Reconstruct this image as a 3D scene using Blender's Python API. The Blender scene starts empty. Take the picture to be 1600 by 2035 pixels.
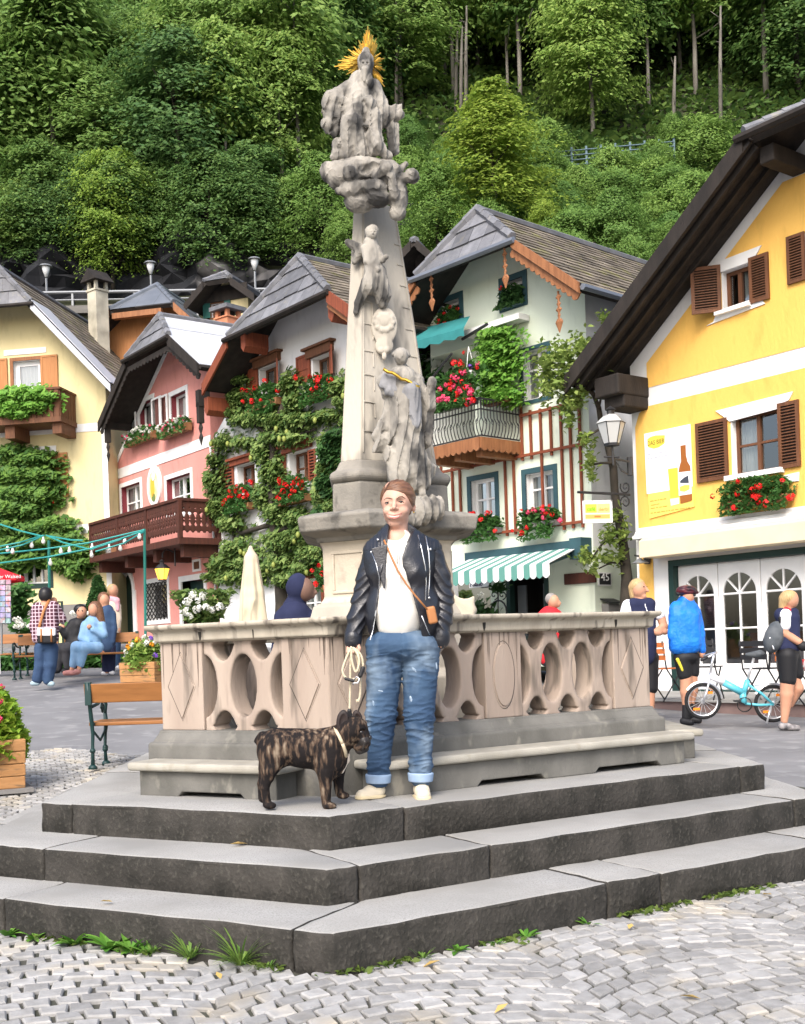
import bpy, bmesh, math, random
import numpy as np
from mathutils import Vector, Matrix
random.seed(7); RNG = np.random.default_rng(7)
SC = bpy.context.scene; COL = SC.collection
# ---------------- camera ----------------
FPX = 2253.0; HX, HY = 800.0, 1284.5; ROLL = 0.0345; CAMZ = 1.19
cd = bpy.data.cameras.new('camera'); cam = bpy.data.objects.new('camera', cd); COL.objects.link(cam)
cd.sensor_fit = 'HORIZONTAL'; cd.sensor_width = 36; cd.lens = 36*FPX/1600
cd.shift_y = (HY-1017.5)/1600; cd.clip_start = .05; cd.clip_end = 500
cc, ss = math.cos(ROLL), math.sin(ROLL)
cam.matrix_world = Matrix(((cc, ss, 0, 0), (0, 0, -1, 0), (-ss, cc, 0, CAMZ), (0, 0, 0, 1)))
SC.camera = cam
# ---------------- light ----------------
SUN_EL, SUN_AZ = math.radians(44), math.radians(196)      # azimuth measured from +Y clockwise
w = bpy.data.worlds.new("World"); SC.world = w; w.use_nodes = True
nt = w.node_tree; bg = nt.nodes['Background']
sky = nt.nodes.new('ShaderNodeTexSky'); sky.sky_type = 'NISHITA'; sky.sun_disc = False
sky.sun_elevation = SUN_EL; sky.sun_rotation = SUN_AZ
sky.air_density = 1.0; sky.dust_density = 4.0; sky.ozone_density = 1.0
nt.links.new(sky.outputs[0], bg.inputs[0]); bg.inputs[1].default_value = .15
ld = bpy.data.lights.new('sun', 'SUN'); ld.energy = 1.5; ld.angle = math.radians(30); ld.color = (1, .975, .95)
sun = bpy.data.objects.new('sun', ld); COL.objects.link(sun)
sd = Vector((math.sin(SUN_AZ)*math.cos(SUN_EL), math.cos(SUN_AZ)*math.cos(SUN_EL), math.sin(SUN_EL)))
sun.rotation_euler = sd.to_track_quat('Z', 'Y').to_euler()
SC.view_settings.view_transform = 'Standard'; SC.view_settings.look = 'None'
SC.view_settings.exposure = 1.1; SC.view_settings.gamma = 1
SC.render.engine = 'CYCLES'; SC.cycles.max_bounces = 6; SC.cycles.use_denoising = True
SC.cycles.diffuse_bounces = 3; SC.cycles.glossy_bounces = 2; SC.cycles.transmission_bounces = 3

# ---------------- geometry of the picture -> points in the place ----------------
def pix(px, py, Y):
    cx = (px-HX)/FPX; cy = -(py-HY)/FPX
    return Vector((Y*(cx*cc+cy*ss), Y, CAMZ+Y*(-cx*ss+cy*cc)))
def proj(p):
    x, z = p[0]/p[1], (p[2]-CAMZ)/p[1]
    return HX+FPX*(x*cc-z*ss), HY-FPX*(x*ss+z*cc)
def tz(x, y):
    "height of the square: flat round the monument, rising to the houses at the back left"
    l = np.clip((4.5-x)/5.0, 0, 1); l = l*l*(3-2*l)
    d = y-8.5; r = np.where(d > 0, d*d/(d+.8), 0)*.074
    f = np.where(y > 32, 1.0, 1.0)
    return r*(.22+.78*l)*f
# ---------------- objects ----------------
def prop(o, label=None, cat=None, group=None, kind=None):
    if label: o['label'] = label
    if cat: o['category'] = cat
    if group: o['group'] = group
    if kind: o['kind'] = kind
    return o
def thing(name, label, cat, loc=(0, 0, 0), group=None, rz=0, sc=1):
    o = bpy.data.objects.new(name, None); COL.objects.link(o); o.location = loc
    o.rotation_euler = (0, 0, rz); o.scale = (sc, sc, sc); o.empty_display_size = .1
    return prop(o, label, cat, group)
def mk(name, V, F, mats, parent=None, smooth=False, mi=None, fixn=False):
    V = np.asarray(V, dtype=np.float32).reshape(-1, 3)
    if parent is not None and name != '_':
        off = np.zeros(3); p = parent
        while p is not None: off += np.array(p.location); p = p.parent
        if not parent.get('_local'): V = V-off.astype(np.float32)
    me = bpy.data.meshes.new(name)
    if isinstance(F, np.ndarray):
        n, k = F.shape
        me.vertices.add(len(V)); me.vertices.foreach_set('co', V.ravel())
        me.loops.add(n*k); me.loops.foreach_set('vertex_index', F.astype(np.int32).ravel())
        me.polygons.add(n); me.polygons.foreach_set('loop_start', np.arange(0, n*k, k, dtype=np.int32))
        try: me.polygons.foreach_set('loop_total', np.full(n, k, dtype=np.int32))
        except Exception: pass
        me.update(calc_edges=True)
    else:
        me.from_pydata([tuple(map(float, v)) for v in V], [], F)
    for m in (mats if isinstance(mats, (list, tuple)) else [mats]): me.materials.append(m)
    if mi is not None: me.polygons.foreach_set('material_index', np.asarray(mi, dtype=np.int32))
    if fixn:
        b = bmesh.new(); b.from_mesh(me); bmesh.ops.recalc_face_normals(b, faces=b.faces); b.to_mesh(me); b.free()
    if smooth: me.polygons.foreach_set('use_smooth', np.ones(len(me.polygons), dtype=bool))
    me.update(); me.validate()
    o = bpy.data.objects.new(name, me); COL.objects.link(o)
    if parent is not None: o.parent = parent
    return o
class MB:
    "collects solids; fr maps local points (n,3) to the world"
    def __init__(s, fr=None): s.v, s.f, s.m, s.fr, s.n = [], [], [], fr, 0
    def add(s, V, F, mi=0):
        V = np.asarray(V, float).reshape(-1, 3)
        if s.fr is not None: V = s.fr(V)
        s.v.append(V); s.f += [tuple(i+s.n for i in f) for f in F]; s.m += [mi]*len(F); s.n += len(V); return s
    def box(s, x0, x1, y0, y1, z0, z1, mi=0):
        return s.add([(x, y, z) for x in (x0, x1) for y in (y0, y1) for z in (z0, z1)],
                     [(0, 1, 3, 2), (4, 6, 7, 5), (0, 4, 5, 1), (2, 3, 7, 6), (0, 2, 6, 4), (1, 5, 7, 3)], mi)
    def poly(s, pts, mi=0): return s.add(pts, [tuple(range(len(pts)))], mi)
    def prism(s, P, d, mi=0):
        "polygon P (3-D points) swept by the vector d"
        P = np.asarray(P, float); n = len(P); d = np.asarray(d, float)
        F = [tuple(range(n)), tuple(range(2*n-1, n-1, -1))]+[(i, (i+1) % n, n+(i+1) % n, n+i) for i in range(n)]
        return s.add(np.vstack([P, P+d]), F, mi)
    def tube(s, P, r, n=6, mi=0, close=True):
        P = [Vector(p) for p in P]; R = r if isinstance(r, (list, tuple)) else [r]*len(P); V = []; a = None
        for i, p in enumerate(P):
            t = (P[min(i+1, len(P)-1)]-P[max(i-1, 0)])
            t = t.normalized() if t.length > 1e-9 else Vector((0, 0, 1))
            if a is None: a = t.orthogonal().normalized()
            a = (a-t*a.dot(t)); a = a.normalized() if a.length > 1e-6 else t.orthogonal().normalized()
            b = t.cross(a)
            V += [p+R[i]*(math.cos(2*math.pi*k/n)*a+math.sin(2*math.pi*k/n)*b) for k in range(n)]
        F = [(i*n+k, i*n+(k+1) % n, (i+1)*n+(k+1) % n, (i+1)*n+k) for i in range(len(P)-1) for k in range(n)]
        if close: F += [tuple(range(n-1, -1, -1)), tuple(range((len(P)-1)*n, len(P)*n))]
        return s.add([tuple(v) for v in V], F, mi)
    def lathe(s, prof, c=(0, 0, 0), n=12, mi=0, sx=1, sy=1):
        V = [(c[0]+sx*r*math.cos(2*math.pi*k/n), c[1]+sy*r*math.sin(2*math.pi*k/n), c[2]+z) for r, z in prof for k in range(n)]
        F = [(i*n+k, i*n+(k+1) % n, (i+1)*n+(k+1) % n, (i+1)*n+k) for i in range(len(prof)-1) for k in range(n)]
        F += [tuple(range(n-1, -1, -1)), tuple(range((len(prof)-1)*n, len(prof)*n))]
        return s.add(V, F, mi)
    def ball(s, c, r, n=8, mi=0):
        rr = r if isinstance(r, (tuple, list)) else (r, r, r)
        pr = [(max(math.sin(math.pi*i/n), .02), -math.cos(math.pi*i/n)) for i in range(n+1)]
        V = [(c[0]+rr[0]*q*math.cos(2*math.pi*k/n), c[1]+rr[1]*q*math.sin(2*math.pi*k/n), c[2]+rr[2]*z) for q, z in pr for k in range(n)]
        F = [(i*n+k, i*n+(k+1) % n, (i+1)*n+(k+1) % n, (i+1)*n+k) for i in range(n) for k in range(n)]
        return s.add(V, F, mi)
    def build(s, name, mats, parent=None, smooth=False, bevel=0, seg=2):
        if not s.v: return None
        o = mk(name, np.vstack(s.v), s.f, mats, parent, smooth, s.m, fixn=True)
        if bevel:
            m = o.modifiers.new('bevel', 'BEVEL'); m.width = bevel; m.segments = seg; m.limit_method = 'ANGLE'; m.angle_limit = .6
        return o
def copy_tree(o, parent=None):
    c = o.copy(); COL.objects.link(c)
    if parent is not None: c.parent = parent
    for ch in o.children: copy_tree(ch, c)
    return c

# ---------------- materials ----------------
def rgb(c): return (c[0], c[1], c[2], 1)
def M(name, c1, c2=None, scale=4, rough=.8, bump=0, bscale=60, metal=0, spec=.3, island=0., stretch=(1, 1, 1), lo=.35, hi=.65, detail=5, spots=None, c3=None, s3=20, lo3=.55, hi3=.7):
    m = bpy.data.materials.new(name); m.use_nodes = True; t = m.node_tree; N, L = t.nodes, t.links
    b = N['Principled BSDF']; b.inputs['Roughness'].default_value = rough; b.inputs['Metallic'].default_value = metal
    b.inputs['Specular IOR Level'].default_value = spec
    tc = N.new('ShaderNodeTexCoord'); mp = N.new('ShaderNodeMapping'); mp.inputs['Scale'].default_value = stretch
    L.new(tc.outputs['Object'], mp.inputs[0]); col = None
    def noise(sc, d):
        n = N.new('ShaderNodeTexNoise'); n.inputs['Scale'].default_value = sc; n.inputs['Detail'].default_value = d
        L.new(mp.outputs[0], n.inputs['Vector']); return n
    def ramp(src, a, bb):
        r = N.new('ShaderNodeMapRange'); r.inputs[1].default_value = a; r.inputs[2].default_value = bb
        L.new(src, r.inputs[0]); return r.outputs[0]
    def mix(f, a, bb):
        x = N.new('ShaderNodeMix'); x.data_type = 'RGBA'
        if isinstance(f, float): x.inputs[0].default_value = f
        else: L.new(f, x.inputs[0])
        for s, c in ((6, a), (7, bb)):
            if isinstance(c, tuple): x.inputs[s].default_value = rgb(c)
            else: L.new(c, x.inputs[s])
        return x.outputs[2]
    col = c1
    if c2: col = mix(ramp(noise(scale, detail).outputs[0], lo, hi), c1, c2)
    if c3: col = mix(ramp(noise(s3, 3).outputs[0], lo3, hi3), col, c3)
    if island:
        g = N.new('ShaderNodeNewGeometry'); h = N.new('ShaderNodeHueSaturation')
        r = N.new('ShaderNodeMapRange'); r.inputs[3].default_value = 1-island; r.inputs[4].default_value = 1+island
        L.new(g.outputs['Random Per Island'], r.inputs[0]); L.new(r.outputs[0], h.inputs['Value'])
        if isinstance(col, tuple): h.inputs['Color'].default_value = rgb(col)
        else: L.new(col, h.inputs['Color'])
        col = h.outputs[0]
    if isinstance(col, tuple): b.inputs['Base Color'].default_value = rgb(col)
    else: L.new(col, b.inputs['Base Color'])
    if bump:
        n = noise(bscale, 4); u = N.new('ShaderNodeBump'); u.inputs['Strength'].default_value = min(1, bump); u.inputs['Distance'].default_value = min(.02, .42/bscale)*max(1, bump)
        L.new(n.outputs[0], u.inputs['Height']); L.new(u.outputs[0], b.inputs['Normal'])
    return m
def leafmat(name, c1, c2, trans=.35, var=.35, objvar=.0, c3=None, rough=.55):
    m = bpy.data.materials.new(name); m.use_nodes = True; t = m.node_tree; N, L = t.nodes, t.links
    b = N['Principled BSDF']; b.inputs['Roughness'].default_value = rough; b.inputs['Specular IOR Level'].default_value = .25
    g = N.new('ShaderNodeNewGeometry'); x = N.new('ShaderNodeMix'); x.data_type = 'RGBA'
    x.inputs[6].default_value = rgb(c1); x.inputs[7].default_value = rgb(c2)
    L.new(g.outputs['Random Per Island'], x.inputs[0]); col = x.outputs[2]
    if objvar:
        oi = N.new('ShaderNodeObjectInfo'); y = N.new('ShaderNodeMix'); y.data_type = 'RGBA'
        r = N.new('ShaderNodeMapRange'); r.inputs[4].default_value = objvar
        L.new(oi.outputs['Random'], r.inputs[0]); L.new(r.outputs[0], y.inputs[0]); L.new(col, y.inputs[6]); y.inputs[7].default_value = rgb(c3 or c2); col = y.outputs[2]
    L.new(col, b.inputs['Base Color'])
    tr = N.new('ShaderNodeBsdfTranslucent'); L.new(col, tr.inputs[0])
    ms = N.new('ShaderNodeMixShader'); ms.inputs[0].default_value = trans
    L.new(b.outputs[0], ms.inputs[1]); L.new(tr.outputs[0], ms.inputs[2]); L.new(ms.outputs[0], N['Material Output'].inputs[0])
    return m
def glow(name, c, e):
    m = M(name, c); b = m.node_tree.nodes['Principled BSDF']; b.inputs['Emission Color'].default_value = rgb(c); b.inputs['Emission Strength'].default_value = e; return m

# ---------------- signed distance sculpting (smooth unions, surface nets) ----------------
def smin(a, b, k):
    if k <= 0: return np.minimum(a, b)
    h = np.maximum(k-np.abs(a-b), 0)/k; return np.minimum(a, b)-h*h*k*.25
def smax(a, b, k): return -smin(-a, -b, k)
def s_cap(P, a, b, ra, rb):
    a, b = np.array(a, np.float32), np.array(b, np.float32); ab = b-a; L2 = max(float(ab@ab), 1e-9)
    t = np.clip(sum((P[i]-a[i])*ab[i] for i in range(3))/L2, 0, 1)
    return np.sqrt(sum((P[i]-a[i]-t*ab[i])**2 for i in range(3)))-(ra+(rb-ra)*t)
def s_ell(P, c, r, rot=None):
    Q = [P[i]-c[i] for i in range(3)]
    if rot:   # rotation in the picture plane (x, z), degrees
        a = math.radians(rot); Q = [Q[0]*math.cos(a)+Q[2]*math.sin(a), Q[1], -Q[0]*math.sin(a)+Q[2]*math.cos(a)]
    k0 = np.sqrt(sum((Q[i]/r[i])**2 for i in range(3))); k1 = np.sqrt(sum((Q[i]/r[i]**2)**2 for i in range(3)))
    return k0*(k0-1)/np.maximum(k1, 1e-6)
def s_box(P, c, h, r=0, rot=None):
    Q = [P[i]-c[i] for i in range(3)]
    if rot: a = math.radians(rot); Q = [Q[0]*math.cos(a)+Q[2]*math.sin(a), Q[1], -Q[0]*math.sin(a)+Q[2]*math.cos(a)]
    q = [np.abs(Q[i])-h[i]+r for i in range(3)]
    return np.sqrt(sum(np.maximum(x, 0)**2 for x in q))+np.minimum(np.maximum(np.maximum(q[0], q[1]), q[2]), 0)-r
def nets(fn, lo, hi, h):
    "surface nets: vertices and quads of fn = 0 inside the box"
    ax = [np.arange(lo[i], hi[i]+h, h, dtype=np.float32) for i in range(3)]
    P = np.meshgrid(*ax, indexing='ij'); D = fn(P).astype(np.float32); D[np.abs(D) < 1e-6] = 1e-6
    for a in range(3):
        for e in (0, -1):
            sl = [slice(None)]*3; sl[a] = e; D[tuple(sl)] = np.maximum(D[tuple(sl)], 1e-3)
    S = D < 0; nx, ny, nz = D.shape
    C = np.zeros((nx-1, ny-1, nz-1), np.uint8)
    offs = [(i, j, k) for i in (0, 1) for j in (0, 1) for k in (0, 1)]
    for i, j, k in offs: C += S[i:nx-1+i, j:ny-1+j, k:nz-1+k]
    act = np.argwhere((C > 0) & (C < 8))
    if not len(act): return np.zeros((0, 3)), np.zeros((0, 4), int)
    ids = np.full(C.shape, -1, np.int64); ids[tuple(act.T)] = np.arange(len(act))
    pos = np.zeros((len(act), 3), np.float32); cnt = np.zeros(len(act), np.float32)
    for a in offs:
        for d in range(3):
            if a[d]: continue
            b = list(a); b[d] = 1
            va = D[tuple((act+a).T)]; vb = D[tuple((act+b).T)]; mk_ = (va < 0) != (vb < 0)
            t = np.where(mk_, va/np.where(mk_, va-vb, 1), 0); p = np.array(a, np.float32)[None]+0*pos; p[:, d] += t
            pos += p*mk_[:, None]; cnt += mk_
    V = (act+pos/cnt[:, None])*h+np.array(lo, np.float32); F = []
    for d in range(3):
        e, g = (d+1) % 3, (d+2) % 3; sl0 = [slice(None)]*3; sl1 = [slice(None)]*3
        sl0[d] = slice(0, -1); sl1[d] = slice(1, None)
        E = np.argwhere(S[tuple(sl0)] != S[tuple(sl1)])
        E = E[(E[:, e] > 0) & (E[:, g] > 0) & (E[:, e] < D.shape[e]-1) & (E[:, g] < D.shape[g]-1)]
        fl = S[tuple(E.T)]; q = []
        for de, dg in ((-1, -1), (0, -1), (0, 0), (-1, 0)):
            c = E.copy(); c[:, e] += de; c[:, g] += dg; q.append(ids[tuple(c.T)])
        q = np.stack(q, 1); q[~fl] = q[~fl][:, ::-1]; F.append(q)
    return V, np.vstack(F)
def wob(P, s, seed=0):
    "cheap smooth noise, about -1..1"
    r = np.random.default_rng(seed); o = 0
    for k in range(4):
        a = r.normal(size=3); a /= np.linalg.norm(a); ph = r.uniform(0, 6.28, 2); b = r.normal(size=3)
        o = o+np.sin(s*(1+.35*k)*(P[0]*a[0]+P[1]*a[1]+P[2]*a[2])+ph[0]+1.2*np.sin(s*.6*(P[0]*b[0]+P[1]*b[1]+P[2]*b[2])+ph[1]))
    return o/4
# picture-unit sculpting: local x = picture px, y = -q (q px towards the camera), z = -py; placed at depth Y
def pxmap(Y):
    s = Y/FPX
    def f(V):
        cx = (V[:, 0]-HX)/FPX; cy = -(-V[:, 2]-HY)/FPX
        return np.stack([Y*(cx*cc+cy*ss), Y+V[:, 1]*s, CAMZ+Y*(-cx*ss+cy*cc)], 1)
    return f
def Q(p): return (p[0], -(p[2] if len(p) > 2 else 0), -p[1])
def prims(P, L, k):
    d = None
    for it in L:
        kk = k; t = it[0]
        if t == 'c': x = s_cap(P, Q(it[1]), Q(it[2]), it[3], it[4]); kk = it[5] if len(it) > 5 else k
        elif t == 'e': x = s_ell(P, Q(it[1]), it[2], it[3] if len(it) > 3 else None); kk = it[4] if len(it) > 4 else k
        elif t == 'b': x = s_box(P, Q(it[1]), it[2], it[3], it[4] if len(it) > 4 else None); kk = it[5] if len(it) > 5 else k
        elif t == '-c': x = s_cap(P, Q(it[1]), Q(it[2]), it[3], it[4]); d = smax(d, -x, it[5] if len(it) > 5 else k); continue
        elif t == '-e': x = s_ell(P, Q(it[1]), it[2], it[3] if len(it) > 3 else None); d = smax(d, -x, it[4] if len(it) > 4 else k); continue
        elif t == '-b': x = s_box(P, Q(it[1]), it[2], it[3], it[4] if len(it) > 4 else None); d = smax(d, -x, it[5] if len(it) > 5 else k); continue
        elif t == 'f': d = it[1](P, d); continue
        d = x if d is None else smin(d, x, kk)
    return d
def bounds(L, pad):
    lo, hi = np.full(3, 1e9), np.full(3, -1e9)
    for it in L:
        if it[0] == 'c': pts = [(Q(it[1]), [it[3]]*3), (Q(it[2]), [it[4]]*3)]
        elif it[0] in 'eb': r = it[2]; r = [max(r)]*3 if len(it) > 3 and it[3] and it[0] == 'e' else r; pts = [(Q(it[1]), [max(r[0], r[2])]*3 if len(it) > 4 and it[4] else r)]
        else: continue
        for c, r in pts:
            lo = np.minimum(lo, np.array(c)-r); hi = np.maximum(hi, np.array(c)+r)
    return lo-pad, hi+pad
def sculpt(name, L, Y, mat, parent, k=4, h=2., pad=4, post=None):
    lo, hi = bounds(L, pad)
    V, F = nets(lambda P: prims(P, L, k) if post is None else post(P, prims(P, L, k)), lo, hi, h)
    return mk(name, pxmap(Y)(V), F, mat, parent, smooth=True)

# ---------------- leaves ----------------
def leaf_arrays(C, size, nrm=None, up=.5, aspect=1.6, rng=RNG, jit=.35):
    "one bent quad pair per leaf; C (n,3) centres"
    n = len(C); N_ = rng.normal(size=(n, 3)); N_ /= np.linalg.norm(N_, axis=1)[:, None]
    N_[:, 2] = np.abs(N_[:, 2])*(1)+up
    if nrm is not None: N_ = N_*.7+nrm
    N_ /= np.linalg.norm(N_, axis=1)[:, None]
    a = rng.normal(size=(n, 3)); a -= (a*N_).sum(1)[:, None]*N_; a /= np.linalg.norm(a, axis=1)[:, None]; b = np.cross(N_, a)
    s = size*(1+jit*rng.uniform(-1, 1, n))[:, None]
    V = np.stack([C-a*s*.5*aspect, C+b*s*.42+N_*s*.1, C+a*s*.5*aspect-N_*s*.12, C-b*s*.42+N_*s*.1], 1).reshape(-1, 3)
    return V, np.arange(4*n).reshape(n, 4)
def leaves(name, C, size, mat, parent, **kw):
    V, F = leaf_arrays(np.asarray(C, float), size, **kw); return mk(name, V, F, mat, parent)
# ---------------- the square: ground, cobbles, asphalt ----------------
m_ground = M('square_asphalt', (.20, .20, .205), (.155, .155, .16), scale=1.3, rough=.9, bump=.5, bscale=90, c3=(.25, .25, .25), s3=3.5)
m_joint = M('joint_grit', (.085, .08, .07), (.05, .055, .036), scale=9, rough=1, bump=.6, bscale=150)
m_cobble = M('cobble_granite', (.33, .325, .315), (.255, .25, .24), scale=18, rough=.8, bump=.6, bscale=90, island=.24, c3=(.36, .32, .25), s3=2.6, lo3=.56, hi3=.72)
m_soil = M('forest_floor', (.035, .04, .02), (.02, .022, .012), scale=.6, rough=1)
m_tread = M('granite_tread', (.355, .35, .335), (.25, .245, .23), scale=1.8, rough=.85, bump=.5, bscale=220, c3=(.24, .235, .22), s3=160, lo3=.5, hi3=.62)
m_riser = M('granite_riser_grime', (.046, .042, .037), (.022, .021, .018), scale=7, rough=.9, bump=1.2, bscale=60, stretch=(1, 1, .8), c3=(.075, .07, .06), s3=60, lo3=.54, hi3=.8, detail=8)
def grid_surface(name, xs, ys, zf, mat, kind='structure'):
    X, Y = np.meshgrid(xs, ys, indexing='ij'); V = np.stack([X, Y, zf(X, Y)], -1).reshape(-1, 3); n, m = len(xs), len(ys)
    i, j = np.meshgrid(np.arange(n-1), np.arange(m-1), indexing='ij'); a = (i*m+j).ravel()
    o = mk(name, V, np.stack([a, a+m, a+m+1, a+1], 1), mat, None, smooth=True); o['kind'] = kind; return o
def groundz(X, Y): return tz(X, np.minimum(Y, 30.0))-.02
xs = np.concatenate([np.linspace(-120, -16, 14), np.linspace(-15, 15, 76), np.linspace(16, 120, 14)])
ys = np.concatenate([np.linspace(-60, 0, 8), np.linspace(.5, 32, 80)])
g = grid_surface('ground', xs, ys, groundz, m_ground)

# ---- hexagonal plan of the monument (edges: AB short, BC long, CD short, DE long, EF short, FA long)
def hdir(a): a = math.radians(a)+.029; return np.array([math.cos(a), math.sin(a)])
HB = np.array([-.352, 5.0]); HA = HB-1.7415*hdir(-30); HC = HB+2.8155*hdir(30); HD = HC+1.7415*hdir(90); HE = HD+2.8155*hdir(150); HF = HE+1.7415*hdir(210)
HEX = [HA, HB, HC, HD, HE, HF]
def inward(i):
    d = HEX[(i+1) % 6]-HEX[i]; d = d/np.linalg.norm(d); return np.array([-d[1], d[0]])
def hexpts(ins):
    "corners A..F of the plan, each edge moved inwards by ins"
    ins = ins if isinstance(ins, (list, tuple)) else [ins]*6; L = []
    for i in range(6):
        n = inward(i); L.append((n, float(n@HEX[i])+ins[i]))
    return [np.linalg.solve(np.array([L[(i-1) % 6][0], L[i][0]]), np.array([L[(i-1) % 6][1], L[i][1]])) for i in range(6)]
ZS = [0.154, 0.301, 0.4505]; OUT = [[-.735, -.771, -.62, -.7, -.7, -.7], [-.37, -.37, -.19, -.3, -.3, -.3], [0.0]*6]
def inside_hex(x, y, ins):
    r = np.ones_like(x, bool)
    for i in range(6):
        n = inward(i); r &= (x*n[0]+y*n[1]) > float(n@HEX[i])+ins[i]+.02
    return r
# ---- cobbles: laid in segmental arcs, one sheet of small stones
def cobbles():
    V, F = [], []; rng = np.random.default_rng(3); WS, S = 1.15, .098; n = 0
    ca, sa = math.cos(.32), math.sin(.32)
    for k in range(-14, 14):
        for r in range(-60, 190):
            sh = (r % 2)*.5
            for i in range(13):
                s0 = (i+sh)/12-.5
                if s0 > .5: continue
                def P(a, b):
                    a = min(max(a, -.54), .54)
                    u = (k+a)*WS; v = b*S+.30*(1-(2*a)**2)*WS*.55+.5*((k*7) % 5)*S*.2
                    return np.array([u*ca-v*sa-1.0, u*sa+v*ca+3.0])
                c = P(s0, r)
                x, y = c
                if not (-9 < x < 5.2 and 2.4 < y < 13.3): continue
                left = x < -2.0
                if y > 8.6 and not left: continue
                if y > 12.2-.12*(x+6)+.25*math.sin(x*3): continue
                if x > 3.1+.25*math.sin(y*2.2) and y > 5.9: continue
                if inside_hex(np.array([x]), np.array([y]), OUT[0])[0]: continue
                if abs(x) > .48*y+.7: continue
                j = rng.normal(size=(4, 2))*.0058; hw = .5/12*1.0-.0042; hb = .44
                q = [P(s0-hw, r-hb)+j[0], P(s0+hw, r-hb)+j[1], P(s0+hw, r+hb)+j[2], P(s0-hw, r+hb)+j[3]]
                z0 = float(tz(x, y)); t = rng.normal(size=4)*.0013+rng.normal()*.0018
                m = sum(q)/4
                for a in range(4): V.append((q[a][0], q[a][1], z0-.025))
                for a in range(4): V.append((m[0]+(q[a][0]-m[0])*.96, m[1]+(q[a][1]-m[1])*.96, z0-.002+t[a]))
                for a in range(4): V.append((m[0]+(q[a][0]-m[0])*.84, m[1]+(q[a][1]-m[1])*.84, z0+.0035+t[a]))
                for a in range(4):
                    b = (a+1) % 4; F.append((n+a, n+b, n+4+b, n+4+a)); F.append((n+4+a, n+4+b, n+8+b, n+8+a))
                F.append((n+8, n+9, n+10, n+11)); n += 12
    o = mk('cobblestone_paving', V, F, m_cobble, None, smooth=False); o['kind'] = 'structure'
    return o
cobbles()
jx = np.linspace(-9, 5.5, 60); jy = np.linspace(2.0, 13.0, 46)
j = grid_surface('paving_bed', jx, jy, lambda X, Y: tz(X, Y)-.0115-np.where((Y > 8.9) & (X > -1.5), .03, 0)-np.where((Y > 12.1-.12*(X+6)), .04, 0)-np.where((X > 3.2) & (Y > 5.8), .04, 0), m_joint)

# ---------------- stone steps ----------------
steps = thing('stone_steps', 'three worn granite steps of the hexagonal platform with dark mossy risers', 'steps', (0, 7, 0))
JOINTS = [[(0, .35), (0, .93), (1, .38), (1, .47), (1, .80), (2, .5), (3, .5), (4, .5), (5, .5)],
          [(0, .25), (1, .05), (1, .27), (1, .93), (2, .5), (3, .5), (4, .5), (5, .5)],
          [(0, .12), (1, .14), (1, .93), (2, .5), (3, .4), (4, .5), (5, .5)]]
def seg_pt(pts, e, f): return pts[e]*(1-f)+pts[(e+1) % 6]*f
def step_course(lv):
    o = hexpts(OUT[lv]); W = .62; inn = hexpts([q+W for q in OUT[lv]]); z1 = ZS[lv]; z0 = (ZS[lv-1] if lv else 0)-.06
    J = JOINTS[lv]; mb = MB(); G = .0035
    for a in range(len(J)):
        e0, f0 = J[a]; e1, f1 = J[(a+1) % len(J)]
        out, ins = [], []
        def put(e, f, sgn):
            L = np.linalg.norm(o[(e+1) % 6]-o[e]); p = seg_pt(o, e, f+sgn*G/L); out.append(p); ins.append(p+inward(e)*W)
        put(e0, f0, 1); e = e0
        while e != e1 or (e == e1 and e0 == e1 and f1 < f0 and len(out) < 2):
            e = (e+1) % 6; out.append(o[e]); ins.append(inn[e])
            if e == e1: break
        put(e1, f1, -1)
        poly = out+ins[::-1]
        dz = random.uniform(-.003, .003)
        mb.prism([(p[0], p[1], z0) for p in poly], (0, 0, z1-z0+dz))
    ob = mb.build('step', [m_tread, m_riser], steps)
    b = bmesh.new(); b.from_mesh(ob.data)
    E = [e for e in b.edges if abs(e.verts[0].co.z+0-(e.verts[1].co.z)) < .02 and max(v.co.z for v in e.verts) > z1-.05 and len(e.link_faces) == 2 and abs(e.link_faces[0].normal.dot(e.link_faces[1].normal)) < .5]
    E += [e for e in b.edges if abs(e.verts[0].co.z-e.verts[1].co.z) > .1]
    bmesh.ops.bevel(b, geom=E, offset=.014, segments=2, profile=.6, affect='EDGES')
    # worn, uneven edges
    long_ = [e for e in b.edges if e.calc_length() > .12]
    bmesh.ops.subdivide_edges(b, edges=long_, cuts=9, use_grid_fill=False)
    for v in b.verts:
        x, y, z = v.co; n = math.sin(x*17+y*9)+math.sin(x*31-y*23+1)+.6*math.sin(x*61+y*47)
        v.co.z += .0016*n; v.co.x += .0022*math.sin(y*29+x*13+z*40); v.co.y += .0028*math.sin(x*23-y*11+z*50)
    b.normal_update()
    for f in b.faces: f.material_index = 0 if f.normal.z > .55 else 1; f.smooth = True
    b.to_mesh(ob.data); b.free()
for lv in range(3): step_course(lv)
mb = MB(); mb.prism([(p[0], p[1], .05) for p in hexpts(.60)], (0, 0, ZS[2]-.05-.004)); mb.build('platform_slab', m_tread, steps)

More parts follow.
